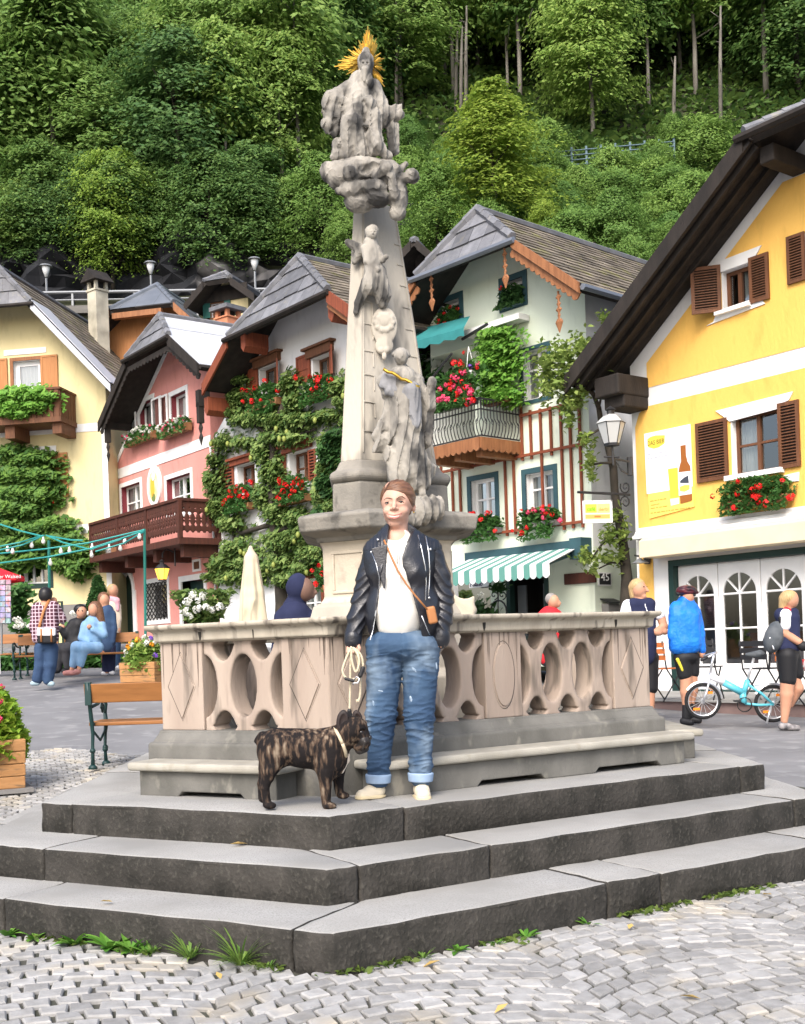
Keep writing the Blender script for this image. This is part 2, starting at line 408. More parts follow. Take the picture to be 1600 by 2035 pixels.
# ---------------- balustrade ----------------
m_die = M('weathered_pink_limestone', (.385, .315, .26), (.30, .238, .195), scale=3.5, rough=.85, bump=.5, bscale=70, stretch=(1, 1, .18), c3=(.12, .10, .082), s3=10, lo3=.55, hi3=.70)
m_rail = M('weathered_cream_limestone', (.46, .415, .335), (.34, .30, .24), scale=6, rough=.85, bump=.5, bscale=70, stretch=(1, 1, .2), c3=(.11, .095, .08), s3=16, lo3=.54, hi3=.68)
m_plin = M('grey_lichen_stone', (.17, .165, .15), (.10, .098, .088), scale=4, rough=.9, bump=.6, bscale=80, stretch=(1, 1, .6), c3=(.22, .21, .18), s3=11, lo3=.6, hi3=.72)
m_dark = M('black_grime', (.03, .028, .025), rough=1)
m_seat = M('worn_bench_slab', (.37, .35, .30), (.27, .255, .215), scale=5, rough=.8, bump=.4, bscale=120, c3=(.30, .28, .23), s3=18)
class Edge:
    "vertical plane along the ground line p0 -> p1; u along it, w outwards, v = height"
    def __init__(s, p0, p1):
        s.o = np.array(p0, float); d = np.array(p1, float)-s.o; s.L = float(np.linalg.norm(d)); s.U = d/s.L; s.N = np.array([s.U[1], -s.U[0]])
    def __call__(s, V):
        V = np.asarray(V, float); return np.stack([s.o[0]+V[:, 0]*s.U[0]+V[:, 1]*s.N[0], s.o[1]+V[:, 0]*s.U[1]+V[:, 1]*s.N[1], V[:, 2]], 1)
    def hit(s, px, py, w=0.):
        c = pix(px, py, 1.0); d = np.array([c[0], 1.0]); dz = c[2]-CAMZ; o = s.o+s.N*w
        A = np.array([[d[0], -s.U[0]], [d[1], -s.U[1]]]); t, u = np.linalg.solve(A, o); return u, CAMZ+t*dz
BI = [.54, .545, .47, .5, .5, .49]
bal = thing('stone_balustrade', 'weathered stone balustrade with oval openings and diamond panels round the column', 'balustrade', (0, 7, .45))
ZP, ZM, ZD, ZR = .4505, .712, .776, 1.25           # platform, plinth top, die foot, die top
def profile_ring(name, prof, mat):
    "prof: list of (inset relative to the plinth face, z); mitred ring all round, closed inwards"
    rings = [[(*p, z) for p in hexpts([b+i for b in BI])] for i, z in prof]
    V = np.array(rings).reshape(-1, 3); k = len(prof); F = []
    for a in range(k):
        for c in range(6):
            F.append((a*6+c, a*6+(c+1) % 6, ((a+1) % k)*6+(c+1) % 6, ((a+1) % k)*6+c))
    o = mk(name, V, F, mat, bal, fixn=True); m = o.modifiers.new('bevel', 'BEVEL'); m.width = .006; m.segments = 2; m.limit_method = 'ANGLE'; return o
profile_ring('plinth', [(0, ZP-.02), (0, ZM-.01), (.007, ZM), (.028, ZM+.003), (.031, ZM+.014), (.056, ZD-.014), (.06, ZD), (.30, ZD), (.34, ZM), (.34, ZP-.02)], m_plin)
profile_ring('rail', [(.075, ZR), (.045, ZR+.01), (.04, ZR+.055), (.025, ZR+.065), (.0, ZR+.075), (-.006, ZR+.09), (.0, ZR+.1), (.33, ZR+.1), (.33, ZR+.08), (.29, ZR+.06), (.27, ZR)], m_rail)
ring = hexpts([b+.075 for b in BI])
def pier(E, u0, u1, kind, wd=.20):
    mb = MB(E); mb.box(u0, u1, -wd, 0.0, ZD, ZR)
    o = mb.build('pier', [m_die], bal, bevel=.006)
    uc, h, wv, vc = (u0+u1)/2, .19, min((u1-u0)*.36, .095), (ZD+ZR)/2
    d = MB(E)
    if kind == 'diamond': P = [(uc-wv, vc), (uc, vc+h), (uc+wv, vc), (uc, vc-h)]
    else: P = [(uc+wv*.85*math.cos(t*math.pi/14), vc+h*math.sin(t*math.pi/14)) for t in range(28)]
    n = len(P)
    V = [(p[0], .0015, p[1]) for p in P]+[(uc+(p[0]-uc)*.93, -.004, vc+(p[1]-vc)*.93) for p in P]+[(uc+(p[0]-uc)*.88, .008, vc+(p[1]-vc)*.9) for p in P]
    d.add(V, [(i, (i+1) % n, n+(i+1) % n, n+i) for i in range(n)], 1); d.add(V, [(n+i, n+(i+1) % n, 2*n+(i+1) % n, 2*n+i) for i in range(n)], 0)
    d.add(V[2*n:], [tuple(range(n))], 0)
    d.build('panel_relief', [m_die, m_dark], o)
def openwork(E, u0, u1, pitches, wd=.15):
    H0, H1 = ZD-.01, ZR+.01; p = (u1-u0)/pitches; vc = (ZD+ZR)/2; HH = ZR-ZD
    def fn(P):
        u, w, v = P
        d = np.maximum(np.abs(w+wd/2+.012)-wd/2, np.maximum(np.maximum(u0-u, u-u1), np.maximum(H0-v, v-H1)))
        t = (u-u0)/p; f = (t-np.round(t))*p              # distance from the nearest oval centre
        g = (t-.5-np.round(t-.5))*p                      # distance from the nearest web
        flare = .006*np.clip((w+.05)/.05, 0, 1)
        k0 = np.sqrt((f/(p*.315+flare))**2+((v-vc)/(HH*.345+flare))**2); oval = (k0-1)*p*.3
        d = np.maximum(d, -oval)
        for sgn in (1, -1):
            y = (vc+sgn*HH*.5-v)*sgn                     # from the rail or plinth inwards
            hw = p*.30*np.sqrt(np.clip(1-(y/(HH*.22))**1.35, 0, 1))-.004*(y < 0)
            hw = np.where(y < HH*.05, p*.24+y*.9, np.minimum(hw, p*.27))
            hole = np.maximum(np.abs(g)-hw, y-HH*.22)
            d = np.maximum(d, -hole*.8)
        return d
    V, F = nets(fn, (u0-.01, -wd-.03, H0-.01), (u1+.01, .01, H1+.01), .0085)
    mk('openwork_panel', E(V), F, m_die, bal, smooth=True)
LAY = {0: (2,), 1: (3, 3), 2: (2,), 3: (3, 3), 4: (2,), 5: (3, 3)}
PW = .285
for i in range(6):
    E = Edge(ring[i], ring[(i+1) % 6]); n = LAY[i]
    pier(E, -.03 if False else 0, PW, 'diamond'); pier(E, E.L-PW, E.L, 'diamond')
    if len(n) == 1: openwork(E, PW, E.L-PW, n[0])
    else:
        mid = E.L/2; pier(E, mid-.125, mid+.125, 'oval'); openwork(E, PW, mid-.125, n[0]); openwork(E, mid+.125, E.L-PW, n[1])
# black water streaks at the joints of the rail
def streak(i, px, wd, h0, h1):
    E = Edge(*[hexpts([b+.04 for b in BI])[k % 6] for k in (i, i+1)]); u = E.hit(px, 1240)[0]; mb = MB(E); mb.prism([(u-wd, -.004, h1), (u+wd, -.004, h1), (u+wd*.7, -.004, h0+.02), (u, -.004, h0), (u-wd*.6, -.004, h0+.03)], (0, .006, 0)); mb.build('water_streak', [m_dark], bal)
for i, px, wd in ((0, 396, .012), (0, 502, .004), (1, 722, .006), (1, 962, .012), (1, 1224, .012)): streak(i, px, wd, ZR+.008, ZR+.07)
m_drip = M('brown_drip', (.11, .085, .068), (.2, .16, .13), scale=14, rough=.95)
def streak2(i, u, wd, L):
    E = Edge(ring[i], ring[(i+1) % 6]); mb = MB(E); mb.prism([(u-wd, .0005, ZR), (u+wd, .0005, ZR), (u+wd*.5, .0005, ZR-L*.6), (u, .0005, ZR-L), (u-wd*.6, .0005, ZR-L*.5)], (0, .0012, 0)); mb.build('water_streak', [m_drip], bal)
rs_ = random.Random(5)
for i in (0, 1):
    L_e = Edge(ring[i], ring[(i+1) % 6]).L; sp = [(0, PW), (L_e-PW, L_e)]+([(L_e/2-.125, L_e/2+.125)] if i else [])
    for a_, b_ in sp:
        for _ in range(7): streak2(i, rs_.uniform(a_+.012, b_-.012), rs_.uniform(.002, .007), rs_.uniform(.05, .26))
# stone benches against the plinth
def bench(i, u0, u1, label, notches):
    p = hexpts(BI); E = Edge(p[i], p[(i+1) % 6])
    t = thing('stone_bench', label, 'bench', tuple(E(np.array([[(u0+u1)/2,   .15, .45]]))[0]), 'low stone benches round the balustrade')
    mb = MB(E); us = [u0]+[x for ab in notches for x in ab]+[u1]
    P = [(u0, ZP+.0)]
    for a, b in notches: P += [(a, ZP), (a+.03, ZP+.03), (b-.03, ZP+.03), (b, ZP)]
    P += [(u1, ZP), (u1, ZP+.133), (u0, ZP+.133)]
    mb.prism([(a, .01, b) for a, b in P], (0, .18, 0)); mb.build('bench_base', [m_plin], t, bevel=.006)
    mb = MB(E); mb.box(u0-.05, u1+.05, .004, .235, ZP+.135, ZP+.18); mb.build('seat', [m_seat], t, bevel=.018, seg=3)
p6 = hexpts(BI)
eL = [float(np.linalg.norm(p6[(i+1) % 6]-p6[i])) for i in range(6)]
bench(0, .10, eL[0]-.20, 'low stone bench on the left face of the balustrade behind the dog', [(.35, .78)])
bench(1, .17, eL[1]-.04, 'long low stone bench on the right face of the balustrade behind the woman', [(.75, 1.2), (1.55, 2.05)])
bench(2, .05, eL[2]-.05, 'low stone bench seen end on at the far right side of the balustrade', [(.3, .8)])
# ---------------- the column ----------------
m_stone = M('column_limestone', (.46, .42, .35), (.34, .31, .26), scale=2.2, rough=.85, bump=.5, bscale=60, stretch=(1, 1, .3), c3=(.12, .112, .10), s3=7, lo3=.54, hi3=.72)
m_stone_l = M('pale_limestone_die', (.54, .475, .37), (.45, .39, .31), scale=3, rough=.85, bump=.3, bscale=60, c3=(.36, .31, .25), s3=8)
m_stone_d = M('blackened_limestone', (.17, .16, .14), (.26, .24, .205), scale=5, rough=.9, bump=.5, bscale=60, c3=(.09, .085, .075), s3=9)
m_stat = M('statue_sandstone', (.36, .335, .29), (.22, .205, .18), scale=7, rough=.88, bump=.5, bscale=90, stretch=(1, 1, .45), c3=(.055, .053, .05), s3=9, lo3=.46, hi3=.62)
m_gold = M('gilded_rays', (.62, .40, .07), (.45, .27, .04), scale=12, rough=.35, metal=.85, spec=.5)
CX, CY = sum(HEX)/6
colm = thing('trinity_column', 'tall grey stone votive column with carved saints and gilded rays at the top', 'column', (CX, CY, .45))
NRM = [-inward(i) for i in range(6)]
def althex(ds, dl):
    L = [(NRM[i], (ds if i % 2 == 0 else dl)) for i in range(6)]
    return [np.array([CX, CY])+np.linalg.solve(np.array([L[(i-1) % 6][0], L[i][0]]), np.array([L[(i-1) % 6][1], L[i][1]])) for i in range(6)]
def cz(y, q=.0): return pix(757, y, CY-q)[2]
def stack(name, prof, mat, bev=.008, parent=None, smooth=False):
    "prof: (z, short distance, long distance)"
    R = [[(*p, z) for p in althex(ds, dl)] for z, ds, dl in prof]; n = len(R); V = np.array(R).reshape(-1, 3)
    F = [(a*6+c, a*6+(c+1) % 6, (a+1)*6+(c+1) % 6, (a+1)*6+c) for a in range(n-1) for c in range(6)]+[(0, 1, 2, 3, 4, 5), tuple(range(6*n-6, 6*n))]
    o = mk(name, V, F, mat, parent or colm, fixn=True)
    if bev: m = o.modifiers.new('bevel', 'BEVEL'); m.width = bev; m.segments = 2; m.limit_method = 'ANGLE'; m.angle_limit = .35
    return o
z = cz
stack('pedestal_foot', [(.44, .60, .52), (1.0, .60, .52), (1.05, .52, .46), (z(1226), .52, .46), (z(1202, .3), .50, .44), (z(1196, .3), .46, .41)], m_stone)
stack('pedestal_die', [(z(1197, .3), .455, .40), (z(1185, .3), .43, .372), (z(1082, .3), .43, .372), (z(1074, .3), .455, .395)], m_stone_l)
stack('cornice', [(z(1076, .3), .46, .40), (z(1066, .3), .475, .41), (z(1060, .35), .52, .455), (z(1055, .4), .565, .49), (z(1050, .45), .585, .505), (z(1024, .45), .600, .515), (z(1019, .45), .585, .50), (z(1012, .45), .50, .42)], m_stone_d)
stack('upper_block', [(z(1014, .4), .43, .30), (z(962, .28), .425, .295), (z(958, .28), .40, .28)], m_stone_d)
stack('torus', [(z(960, .28), .415, .285), (z(954, .28), .445, .31), (z(946, .28), .45, .315), (z(938, .28), .435, .30), (z(934, .28), .40, .275), (z(926, .28), .385, .262), (z(916, .25), .365, .245)], m_stone_d, .012)
shaft = stack('shaft', [(z(920, .2), .362, .242), (z(860, .2), .338, .226), (z(640, .16), .256, .171), (z(400, .12), .155, .104)], m_stone, .006)
# raised panel lines on the right (long) and left faces of the shaft
def on_shaft(zz, f, e=1, off=.004):
    "point on edge e of the shaft at height zz, fraction f"
    za, zb = z(920, .2), z(400, .12); t = (zz-za)/(zb-za); ds, dl = .362+(.155-.362)*t, .242+(.104-.242)*t
    P = althex(ds, dl); p = P[e]*(1-f)+P[(e+1) % 6]*f+NRM[e]*off; return (p[0], p[1], zz)
mb = MB()
for yy in (470, 512, 555, 600, 645, 700, 748, 803, 862):
    for f0, f1 in ((.04, .20), (.82, .97)):
        zz = z(yy, .2); mb.tube([on_shaft(zz, f0), on_shaft(zz, (f0+f1)/2), on_shaft(zz-.005, f1)], .0055, 4); mb.tube([on_shaft(zz, f1), on_shaft(zz-.10, f1)], .0045, 4)
for f in (.035, .965): mb.tube([on_shaft(z(905, .2), f), on_shaft(z(420, .12), f)], .005, 4)
mb.build('panel_moulding', [m_stone], colm)
# pedestal sunk panels
for e in (0, 1, 2):
    P = althex(.43, .372); E = Edge(P[e], P[(e+1) % 6]); L = E.L; mb = MB(E); a, b, c, d = .18*L, .82*L, z(1172, .3), z(1100, .3)
    for u0, u1, v0, v1 in ((a, b, d, d+.018), (a, b, c-.018, c), (a, a+.018, c, d), (b-.018, b, c, d)): mb.box(u0, u1, .0, .009, v0, v1)
    mb.build('die_panel', [m_stone_l], colm, bevel=.004)
def drape(a, s, ph=0, y0=0):
    def f(P, d):
        x, y = P[0], -P[2]; g = x*s+ph+1.1*np.sin(y*.028+ph)+.5*np.sin(y*.011*s*10+x*.05)+P[1]*s*.6
        return d+a*(1.5*np.abs(np.sin(g))**.55-1.0)*np.clip((y-y0)/30, 0, 1)
    return ('f', f)
def folds(amp, s, seed=0, st=(1, 1, .25)):
    def f(P, d): v = wob([P[0]*st[0], P[1]*st[1], P[2]*st[2]], s, seed); return d+amp*1.5*(1.2*np.sqrt(np.abs(v))-.75)
    return ('f', f)
YS = CY-.30
# volute buttress at the pedestal's right foot
sculpt('volute', [('b', (905, 1215, -30), (40, 12, 45), 6), ('c', (885, 1172, -30), (900, 1185, -30), 10, 12), ('c', (900, 1185, -30), (940, 1212, -30), 12, 10), ('-c', (935, 1150, -30), (925, 1160, -30), 34, 30, 4)], YS, m_stone_l, colm, k=6, h=2.2)
# top group: father enthroned on clouds, the son before him
top = [('e', (727, 128, 8), (16, 17, 20)), ('c', (727, 122, 8), (728, 104, 6), 14, 7), ('c', (728, 140, 12), (730, 170, 18), 13, 8), ('e', (726, 160, 20), (10, 8, 14)), ('e', (734, 172, 22), (9, 8, 14)),
       ('c', (718, 165, 0), (712, 225, -4), 24, 42), ('c', (700, 172, 2), (668, 205, 8), 14, 22), ('c', (662, 205, 6), (668, 235, 10), 22, 16), ('c', (668, 200, 18), (720, 236, 30), 9, 7), ('e', (656, 232, 0), (14, 14, 22), 20), ('c', (655, 250, 4), (690, 240, 12), 16, 10), ('c', (662, 268, 5), (700, 248, 10), 7, 10),
       ('c', (742, 175, 2), (760, 235, 4), 16, 20), ('b', (776, 228, 6), (24, 10, 13), 5, 8), ('c', (770, 236, 4), (796, 232, 10), 12, 9), ('c', (780, 255, 0), (782, 300, 0), 14, 10),
       ('c', (705, 240, 16), (700, 262, 26), 22, 20), ('c', (702, 258, 26), (690, 315, 14), 22, 15), ('c', (706, 262, 20), (720, 315, 16), 20, 18),
       ('e', (737, 221, 30), (12, 12, 14)), ('e', (732, 214, 28), (12, 12, 9)), ('c', (744, 240, 22), (746, 275, 24), 15, 12), ('c', (738, 244, 26), (728, 264, 34), 6, 5), ('c', (744, 278, 24), (752, 305, 34), 14, 12), ('c', (752, 305, 30), (770, 320, 20), 12, 10), ('c', (735, 282, 24), (742, 312, 26), 11, 10),
       ('e', (674, 296, 18), (12, 12, 13)), ('c', (672, 312, 14), (690, 318, 18), 13, 10), ('c', (665, 318, 14), (700, 322, 16), 9, 8),
       drape(2.6, .20, 1.0, 175), folds(1.1, .28, 5, (1, 1, .6))]
sculpt('enthroned_group', top, YS, m_stat, colm, k=2.6, h=1.25)
def eyes(L, cx, cy, q, s):  # sockets, nose and chin of a small carved head facing front
    return L+[('-e', (cx-.38*s, cy-.05*s, q+.95*s), (.22*s, .3*s, .14*s), None, 1), ('-e', (cx+.38*s, cy-.05*s, q+.95*s), (.22*s, .3*s, .14*s), None, 1), ('c', (cx, cy, q+.95*s), (cx, cy+.3*s, q+1.08*s), .1*s, .16*s, 1), ('-e', (cx, cy+.55*s, q+1*s), (.3*s, .2*s, .07*s), None, 1)]
sculpt('face', eyes([('e', (727, 140, 18), (12, 12, 15))], 727, 140, 18, 12)+[('c', (727, 152, 26), (726, 172, 24), 8, 5)], YS, m_stat, colm, k=2, h=1.1)
cloud = [('e', (655, 345, 8), (18, 16, 20)), ('e', (678, 352, 10), (30, 22, 30)), ('e', (720, 345, 12), (52, 30, 27)), ('e', (765, 352, 10), (34, 26, 30)), ('e', (698, 357, 34), (15, 15, 15)), ('c', (690, 385, 20), (676, 388, 22), 16, 8), ('c', (705, 385, 26), (735, 378, 34), 14, 6), ('c', (745, 365, 30), (770, 350, 40), 6, 10), ('e', (762, 345, 38), (7, 7, 10), 30), ('c', (775, 365, 34), (790, 345, 30), 7, 6), ('c', (785, 352, 10), (806, 330, 6), 9, 5),
         ('c', (775, 355, 36), (785, 400, 28), 7, 9), ('e', (750, 400, 16), (28, 22, 17)), ('e', (745, 385, 26), (26, 16, 16)), ('e', (792, 395, 8), (18, 20, 34)), ('e', (790, 425, 6), (16, 16, 14)), ('e', (818, 356, 14), (15, 14, 14)), ('c', (796, 362, 12), (812, 358, 14), 10, 10), ('e', (715, 402, 6), (30, 22, 22)),
         ('-e', (735, 350, 45), (26, 16, 10), 20, 6), ('-e', (770, 372, 46), (8, 8, 6), None, 3), folds(1.8, .14, 8, (1, 1, 1)), folds(.8, .4, 9)]
sculpt('cloud_bank', cloud, YS, m_stat, colm, k=3, h=1.3)
for i, (hx, hy_, hq, hs) in enumerate(((698, 357, 36, 13), (818, 356, 16, 12.5), (675, 296, 20, 11))):
    hd_ = eyes([('e', (hx, hy_, hq), (hs*.9, hs*.95, hs))], hx, hy_, hq, hs*.85)
    for a in range(9): hd_.append(('e', (hx+hs*.8*math.cos(.3+a*.33), hy_-hs*.35-hs*.55*math.sin(.3+a*.33), hq+random.uniform(-2, 5)), (hs*.32, hs*.32, hs*.28), None, 1.5))
    sculpt('cherub_head', hd_, YS, m_stat, colm, k=2, h=1.2)
ang = [('e', (740, 473, 22), (11, 11, 12)), ('c', (738, 468, 20), (741, 466, 20), 12, 12), ('c', (737, 488, 14), (742, 530, 16), 14, 17), ('c', (726, 500, 18), (730, 528, 24), 8, 6), ('c', (730, 528, 24), (752, 545, 28), 6, 5), ('c', (750, 500, 16), (762, 525, 24), 7, 5), ('c', (760, 525, 24), (768, 520, 28), 5, 5), ('c', (722, 500, 4), (692, 482, 0), 12, 7), ('c', (715, 505, 4), (705, 520, 0), 10, 6),
       ('c', (742, 535, 14), (735, 575, 18), 17, 16), ('c', (732, 570, 18), (712, 605, 10), 13, 8), ('c', (712, 605, 10), (708, 622, 8), 7, 6), ('c', (752, 545, 12), (762, 590, 10), 16, 16), ('c', (745, 560, 12), (760, 605, 8), 18, 10), drape(1.8, .26, 2, 530), folds(.8, .4, 13)]
sculpt('angel', ang, CY-.22, m_stat, colm, k=2.8, h=1.2)
sculpt('angel_face', eyes([('e', (742, 474, 26), (9, 9, 11))], 742, 474, 26, 9), CY-.22, m_stat, colm, k=2, h=1)
# coat of arms on the shaft
sculpt('shield', [('e', (764, 650, 8), (26, 6, 38)), ('e', (764, 638, 14), (13, 4, 14))]+[('e', (764+16*math.cos(a*.63), 645+15*math.sin(a*.63), 13), (6, 4, 6)) for a in range(10)]+[('e', (764, 690, 9), (18, 5, 18)), ('e', (757, 700, 12), (6, 4, 6)), ('e', (770, 698, 12), (6, 4, 6)), ('e', (764, 712, 12), (5, 4, 7))], CY-.20, m_stone, colm, k=3, h=1.4)
saint = [('e', (797, 716, 30), (14, 14, 16)), ('c', (798, 728, 22), (800, 745, 18), 9, 12), ('c', (768, 762, 14), (825, 762, 12), 18, 18), ('b', (785, 775, 18), (28, 16, 16), 8, 12), ('c', (800, 760, 14), (806, 850, 14), 30, 30), ('c', (806, 850, 14), (815, 935, 12), 32, 34), ('c', (812, 800, 30), (822, 855, 30), 20, 16), ('c', (830, 770, 18), (855, 812, 22), 13, 10), ('c', (852, 812, 22), (856, 772, 30), 10, 8), ('e', (858, 768, 32), (9, 8, 12)), ('c', (845, 800, 10), (850, 880, 8), 16, 10),
         ('c', (778, 790, 16), (766, 850, 10), 10, 14), ('c', (766, 852, 12), (745, 868, 10), 15, 8), ('c', (768, 875, 12), (750, 895, 8), 16, 8), ('c', (785, 905, 14), (792, 950, 14), 20, 22), ('c', (820, 900, 16), (832, 960, 14), 26, 22), ('c', (835, 960, 16), (838, 985, 24), 10, 7), ('c', (850, 930, 8), (852, 958, 6), 14, 8),
         ('e', (838, 1015, 14), (32, 26, 30)), ('e', (862, 1012, 12), (24, 20, 26)), ('e', (822, 1035, 16), (20, 20, 18)), drape(3.6, .17, .4, 770), folds(1.0, .3, 22, (1, 1, .4))]
sculpt('saint', saint, CY-.42, m_stat, colm, k=3, h=1.25)
hair = [('e', (797+14*math.cos(a*.42), 712-10*math.sin(a*.42), 22+3*math.sin(a*5)), (5, 6, 5)) for a in range(8)]
sculpt('saint_head', eyes([('e', (797, 716, 30), (11, 11, 14))], 797, 716, 30, 11)+hair, CY-.42, m_stat, colm, k=2, h=1.1)
m_grey = M('grey_stone_cape', (.27, .27, .28), (.2, .2, .205), scale=5, rough=.85, bump=.3)
sculpt('cape', [('b', (783, 770, 32), (26, 8, 16), 6, -18), ('c', (775, 785, 32), (792, 798, 34), 10, 3), ('c', (818, 785, 40), (824, 850, 34), 17, 13, 8), folds(2, .2, 30, (1, 1, .3))], CY-.42, m_grey, colm, k=4, h=1.5)
mb = MB()
mb.tube([pix(762+i*9, 733+i*4.6+2*math.sin(i*2), CY-.42-.155) for i in range(9)], .010, 5); mb.build('gilded_chain', [m_gold], colm, smooth=True)
RAYS = [(731, 52, 1.6), (722, 72, 1.3), (713, 80, 1.3), (703, 92, 1.2), (692, 98, 1.2), (684, 112, 1.1), (672, 120, 1.1), (664, 132, 1.3), (672, 138, 1.1), (688, 148, 1), (741, 70, 1.4), (750, 88, 1.3), (748, 76, 1.2), (757, 105, 1.2), (764, 116, 1.2), (759, 128, 1.1), (765, 140, 1.2), (752, 152, 1), (764, 172, 1.3), (756, 162, 1.1)]
mb = MB()
for x, y, wd in RAYS:
    for k in (-2, -1, 0, 1, 2):
        a = np.array([731.0, 125.0]); b = np.array([x, y], float); dv = (b-a)/np.linalg.norm(b-a); pv = np.array([-dv[1], dv[0]]); e = b-dv*abs(k)*(7+3*random.random())+pv*k*3.4
        mb.tube([pix(*(a+dv*8+pv*k*1.5), YS+.02), pix(*(a*.4+e*.6), YS+.02-.01*k), pix(*e, YS+.03)], [.004*wd, .0055*wd, .0022*wd], 5)
mb.build('gilded_rays', [m_gold], colm)
# ---------------- house kit ----------------
class Wall(Edge):
    def __init__(s, px, Y, ang):
        p = pix(px, 1284, Y); s.o = np.array([p[0], p[1]]); a = math.radians(ang); s.U = np.array([math.cos(a), -math.sin(a)]); s.N = np.array([s.U[1], -s.U[0]]); s.L = 0
    def rect(s, xl, xr, yt, yb, w=0.):
        xm, ym = (xl+xr)/2, (yt+yb)/2
        return s.hit(xl, ym, w)[0], s.hit(xr, ym, w)[0], s.hit(xm, yb, w)[1], s.hit(xm, yt, w)[1]
    def P(s, u, w, v): return s(np.array([[u, w, v]]))[0]
def plaster(n, c, c2, b=.35): return M(n, c, c2, scale=1.6, rough=.92, bump=b, bscale=22, lo=.3, hi=.8, stretch=(1, 1, .35), c3=tuple(x*.84 for x in c2), s3=5, lo3=.56, hi3=.85)
m_cream = plaster('cream_plaster', (.68, .585, .33), (.62, .53, .29))
m_pink = plaster('pink_plaster', (.66, .29, .25), (.60, .25, .215), .6)
m_white = plaster('white_plaster', (.74, .74, .73), (.68, .68, .68), .25)
m_mint = plaster('mint_plaster', (.70, .76, .63), (.66, .72, .59), .2)
m_yellow = plaster('yellow_plaster', (.80, .475, .115), (.74, .43, .10), .5)
m_wtrim = M('white_trim', (.76, .76, .75), (.70, .70, .69), scale=3, rough=.7)
m_gplin = M('grey_plinth', (.22, .21, .2), (.17, .165, .16), scale=3, rough=.9, bump=.4)
m_dwood = M('blackened_wood', (.030, .024, .020), (.018, .015, .013), scale=6, rough=.8, bump=.5, bscale=40, stretch=(1, 1, .3))
m_bwood = M('brown_wood', (.15, .062, .028), (.10, .042, .02), scale=9, rough=.65, bump=.4, bscale=50, stretch=(2, 2, .3))
m_balc = M('red_brown_wood', (.085, .028, .018), (.055, .020, .014), scale=7, rough=.65, bump=.3, stretch=(2, 2, .3))
m_owood = M('orange_wood', (.30, .13, .055), (.21, .085, .035), scale=9, rough=.6, bump=.3, bscale=40, stretch=(2, 2, .3))
m_lwood = M('oak_shutter', (.44, .20, .075), (.38, .165, .06), scale=8, rough=.6, bump=.2, stretch=(3, 3, .3))
m_rwood = M('reddish_wood', (.24, .065, .03), (.17, .045, .022), scale=8, rough=.6, bump=.4, stretch=(3, 3, .3))
m_teal = M('dark_teal_paint', (.035, .085, .10), (.03, .07, .085), scale=5, rough=.5)
m_dgreen = M('dark_green_paint', (.012, .035, .03), rough=.45)
m_black = M('black_iron', (.018, .018, .02), rough=.5, spec=.4)
m_slate = M('slate_shingle', (.16, .162, .175), (.115, .118, .128), scale=5, rough=.65, bump=.3, bscale=30, island=.3, spec=.4, c3=(.20, .19, .165), s3=6, lo3=.6, hi3=.75)
m_wshing = M('wooden_shingle', (.20, .17, .13), (.13, .11, .085), scale=4, rough=.85, bump=.4, bscale=40, island=.35, c3=(.16, .15, .06), s3=2.5, lo3=.55, hi3=.7)
m_bright = M('pale_metal_roof', (.62, .63, .66), (.52, .53, .56), scale=2, rough=.45, spec=.5, metal=.2)
m_metal = M('grey_sheet_metal', (.20, .215, .24), (.16, .175, .2), scale=2, rough=.4, spec=.6, metal=.4)
m_pmetal = M('pale_flashing', (.48, .49, .53), (.42, .43, .47), scale=2, rough=.45, spec=.5)
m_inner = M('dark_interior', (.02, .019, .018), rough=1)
m_curt = M('net_curtain', (.62, .62, .60), (.5, .5, .49), scale=20, rough=.9, stretch=(3, 3, .2))
def glassmat():
    m = bpy.data.materials.new('window_glass'); m.use_nodes = True; t = m.node_tree; N, L = t.nodes, t.links; N.remove(N['Principled BSDF'])
    a = N.new('ShaderNodeBsdfTransparent'); a.inputs[0].default_value = (.72, .76, .76, 1); g = N.new('ShaderNodeBsdfGlossy'); g.inputs['Roughness'].default_value = .03
    f = N.new('ShaderNodeLayerWeight'); f.inputs[0].default_value = .35; r = N.new('ShaderNodeMapRange'); r.inputs[3].default_value = .2; r.inputs[4].default_value = .65
    x = N.new('ShaderNodeMixShader'); L.new(f.outputs['Fresnel'], r.inputs[0]); L.new(r.outputs[0], x.inputs[0]); L.new(a.outputs[0], x.inputs[1]); L.new(g.outputs[0], x.inputs[2]); L.new(x.outputs[0], N['Material Output'].inputs[0]); return m
m_glass = glassmat()
def clip(poly, n, c):
    "keep the part of a convex 2-D polygon where n.p <= c"
    out = []
    for i in range(len(poly)):
        a, b = poly[i-1], poly[i]; da, db = n[0]*a[0]+n[1]*a[1]-c, n[0]*b[0]+n[1]*b[1]-c
        if (da <= 0) != (db <= 0): t = da/(da-db); out.append((a[0]+t*(b[0]-a[0]), a[1]+t*(b[1]-a[1])))
        if db <= 0: out.append(b)
    return out
def facade(E, poly, holes, mat, parent, name='wall', w=0.):
    us = sorted({round(x, 4) for h in holes for x in h[:2]} | {min(p[0] for p in poly)-1, max(p[0] for p in poly)+1})
    vs = sorted({round(x, 4) for h in holes for x in h[2:]} | {min(p[1] for p in poly)-1, max(p[1] for p in poly)+1})
    mb = MB(E)
    for i in range(len(us)-1):
        for j in range(len(vs)-1):
            uc, vc = (us[i]+us[i+1])/2, (vs[j]+vs[j+1])/2
            if any(h[0] < uc < h[1] and h[2] < vc < h[3] for h in holes): continue
            q = clip(clip(clip(clip(list(poly), (1, 0), us[i+1]), (-1, 0), -us[i]), (0, 1), vs[j+1]), (0, -1), -vs[j])
            if len(q) > 2: mb.poly([(a, w, b) for a, b in q])
    return mb.build(name, [mat], parent)
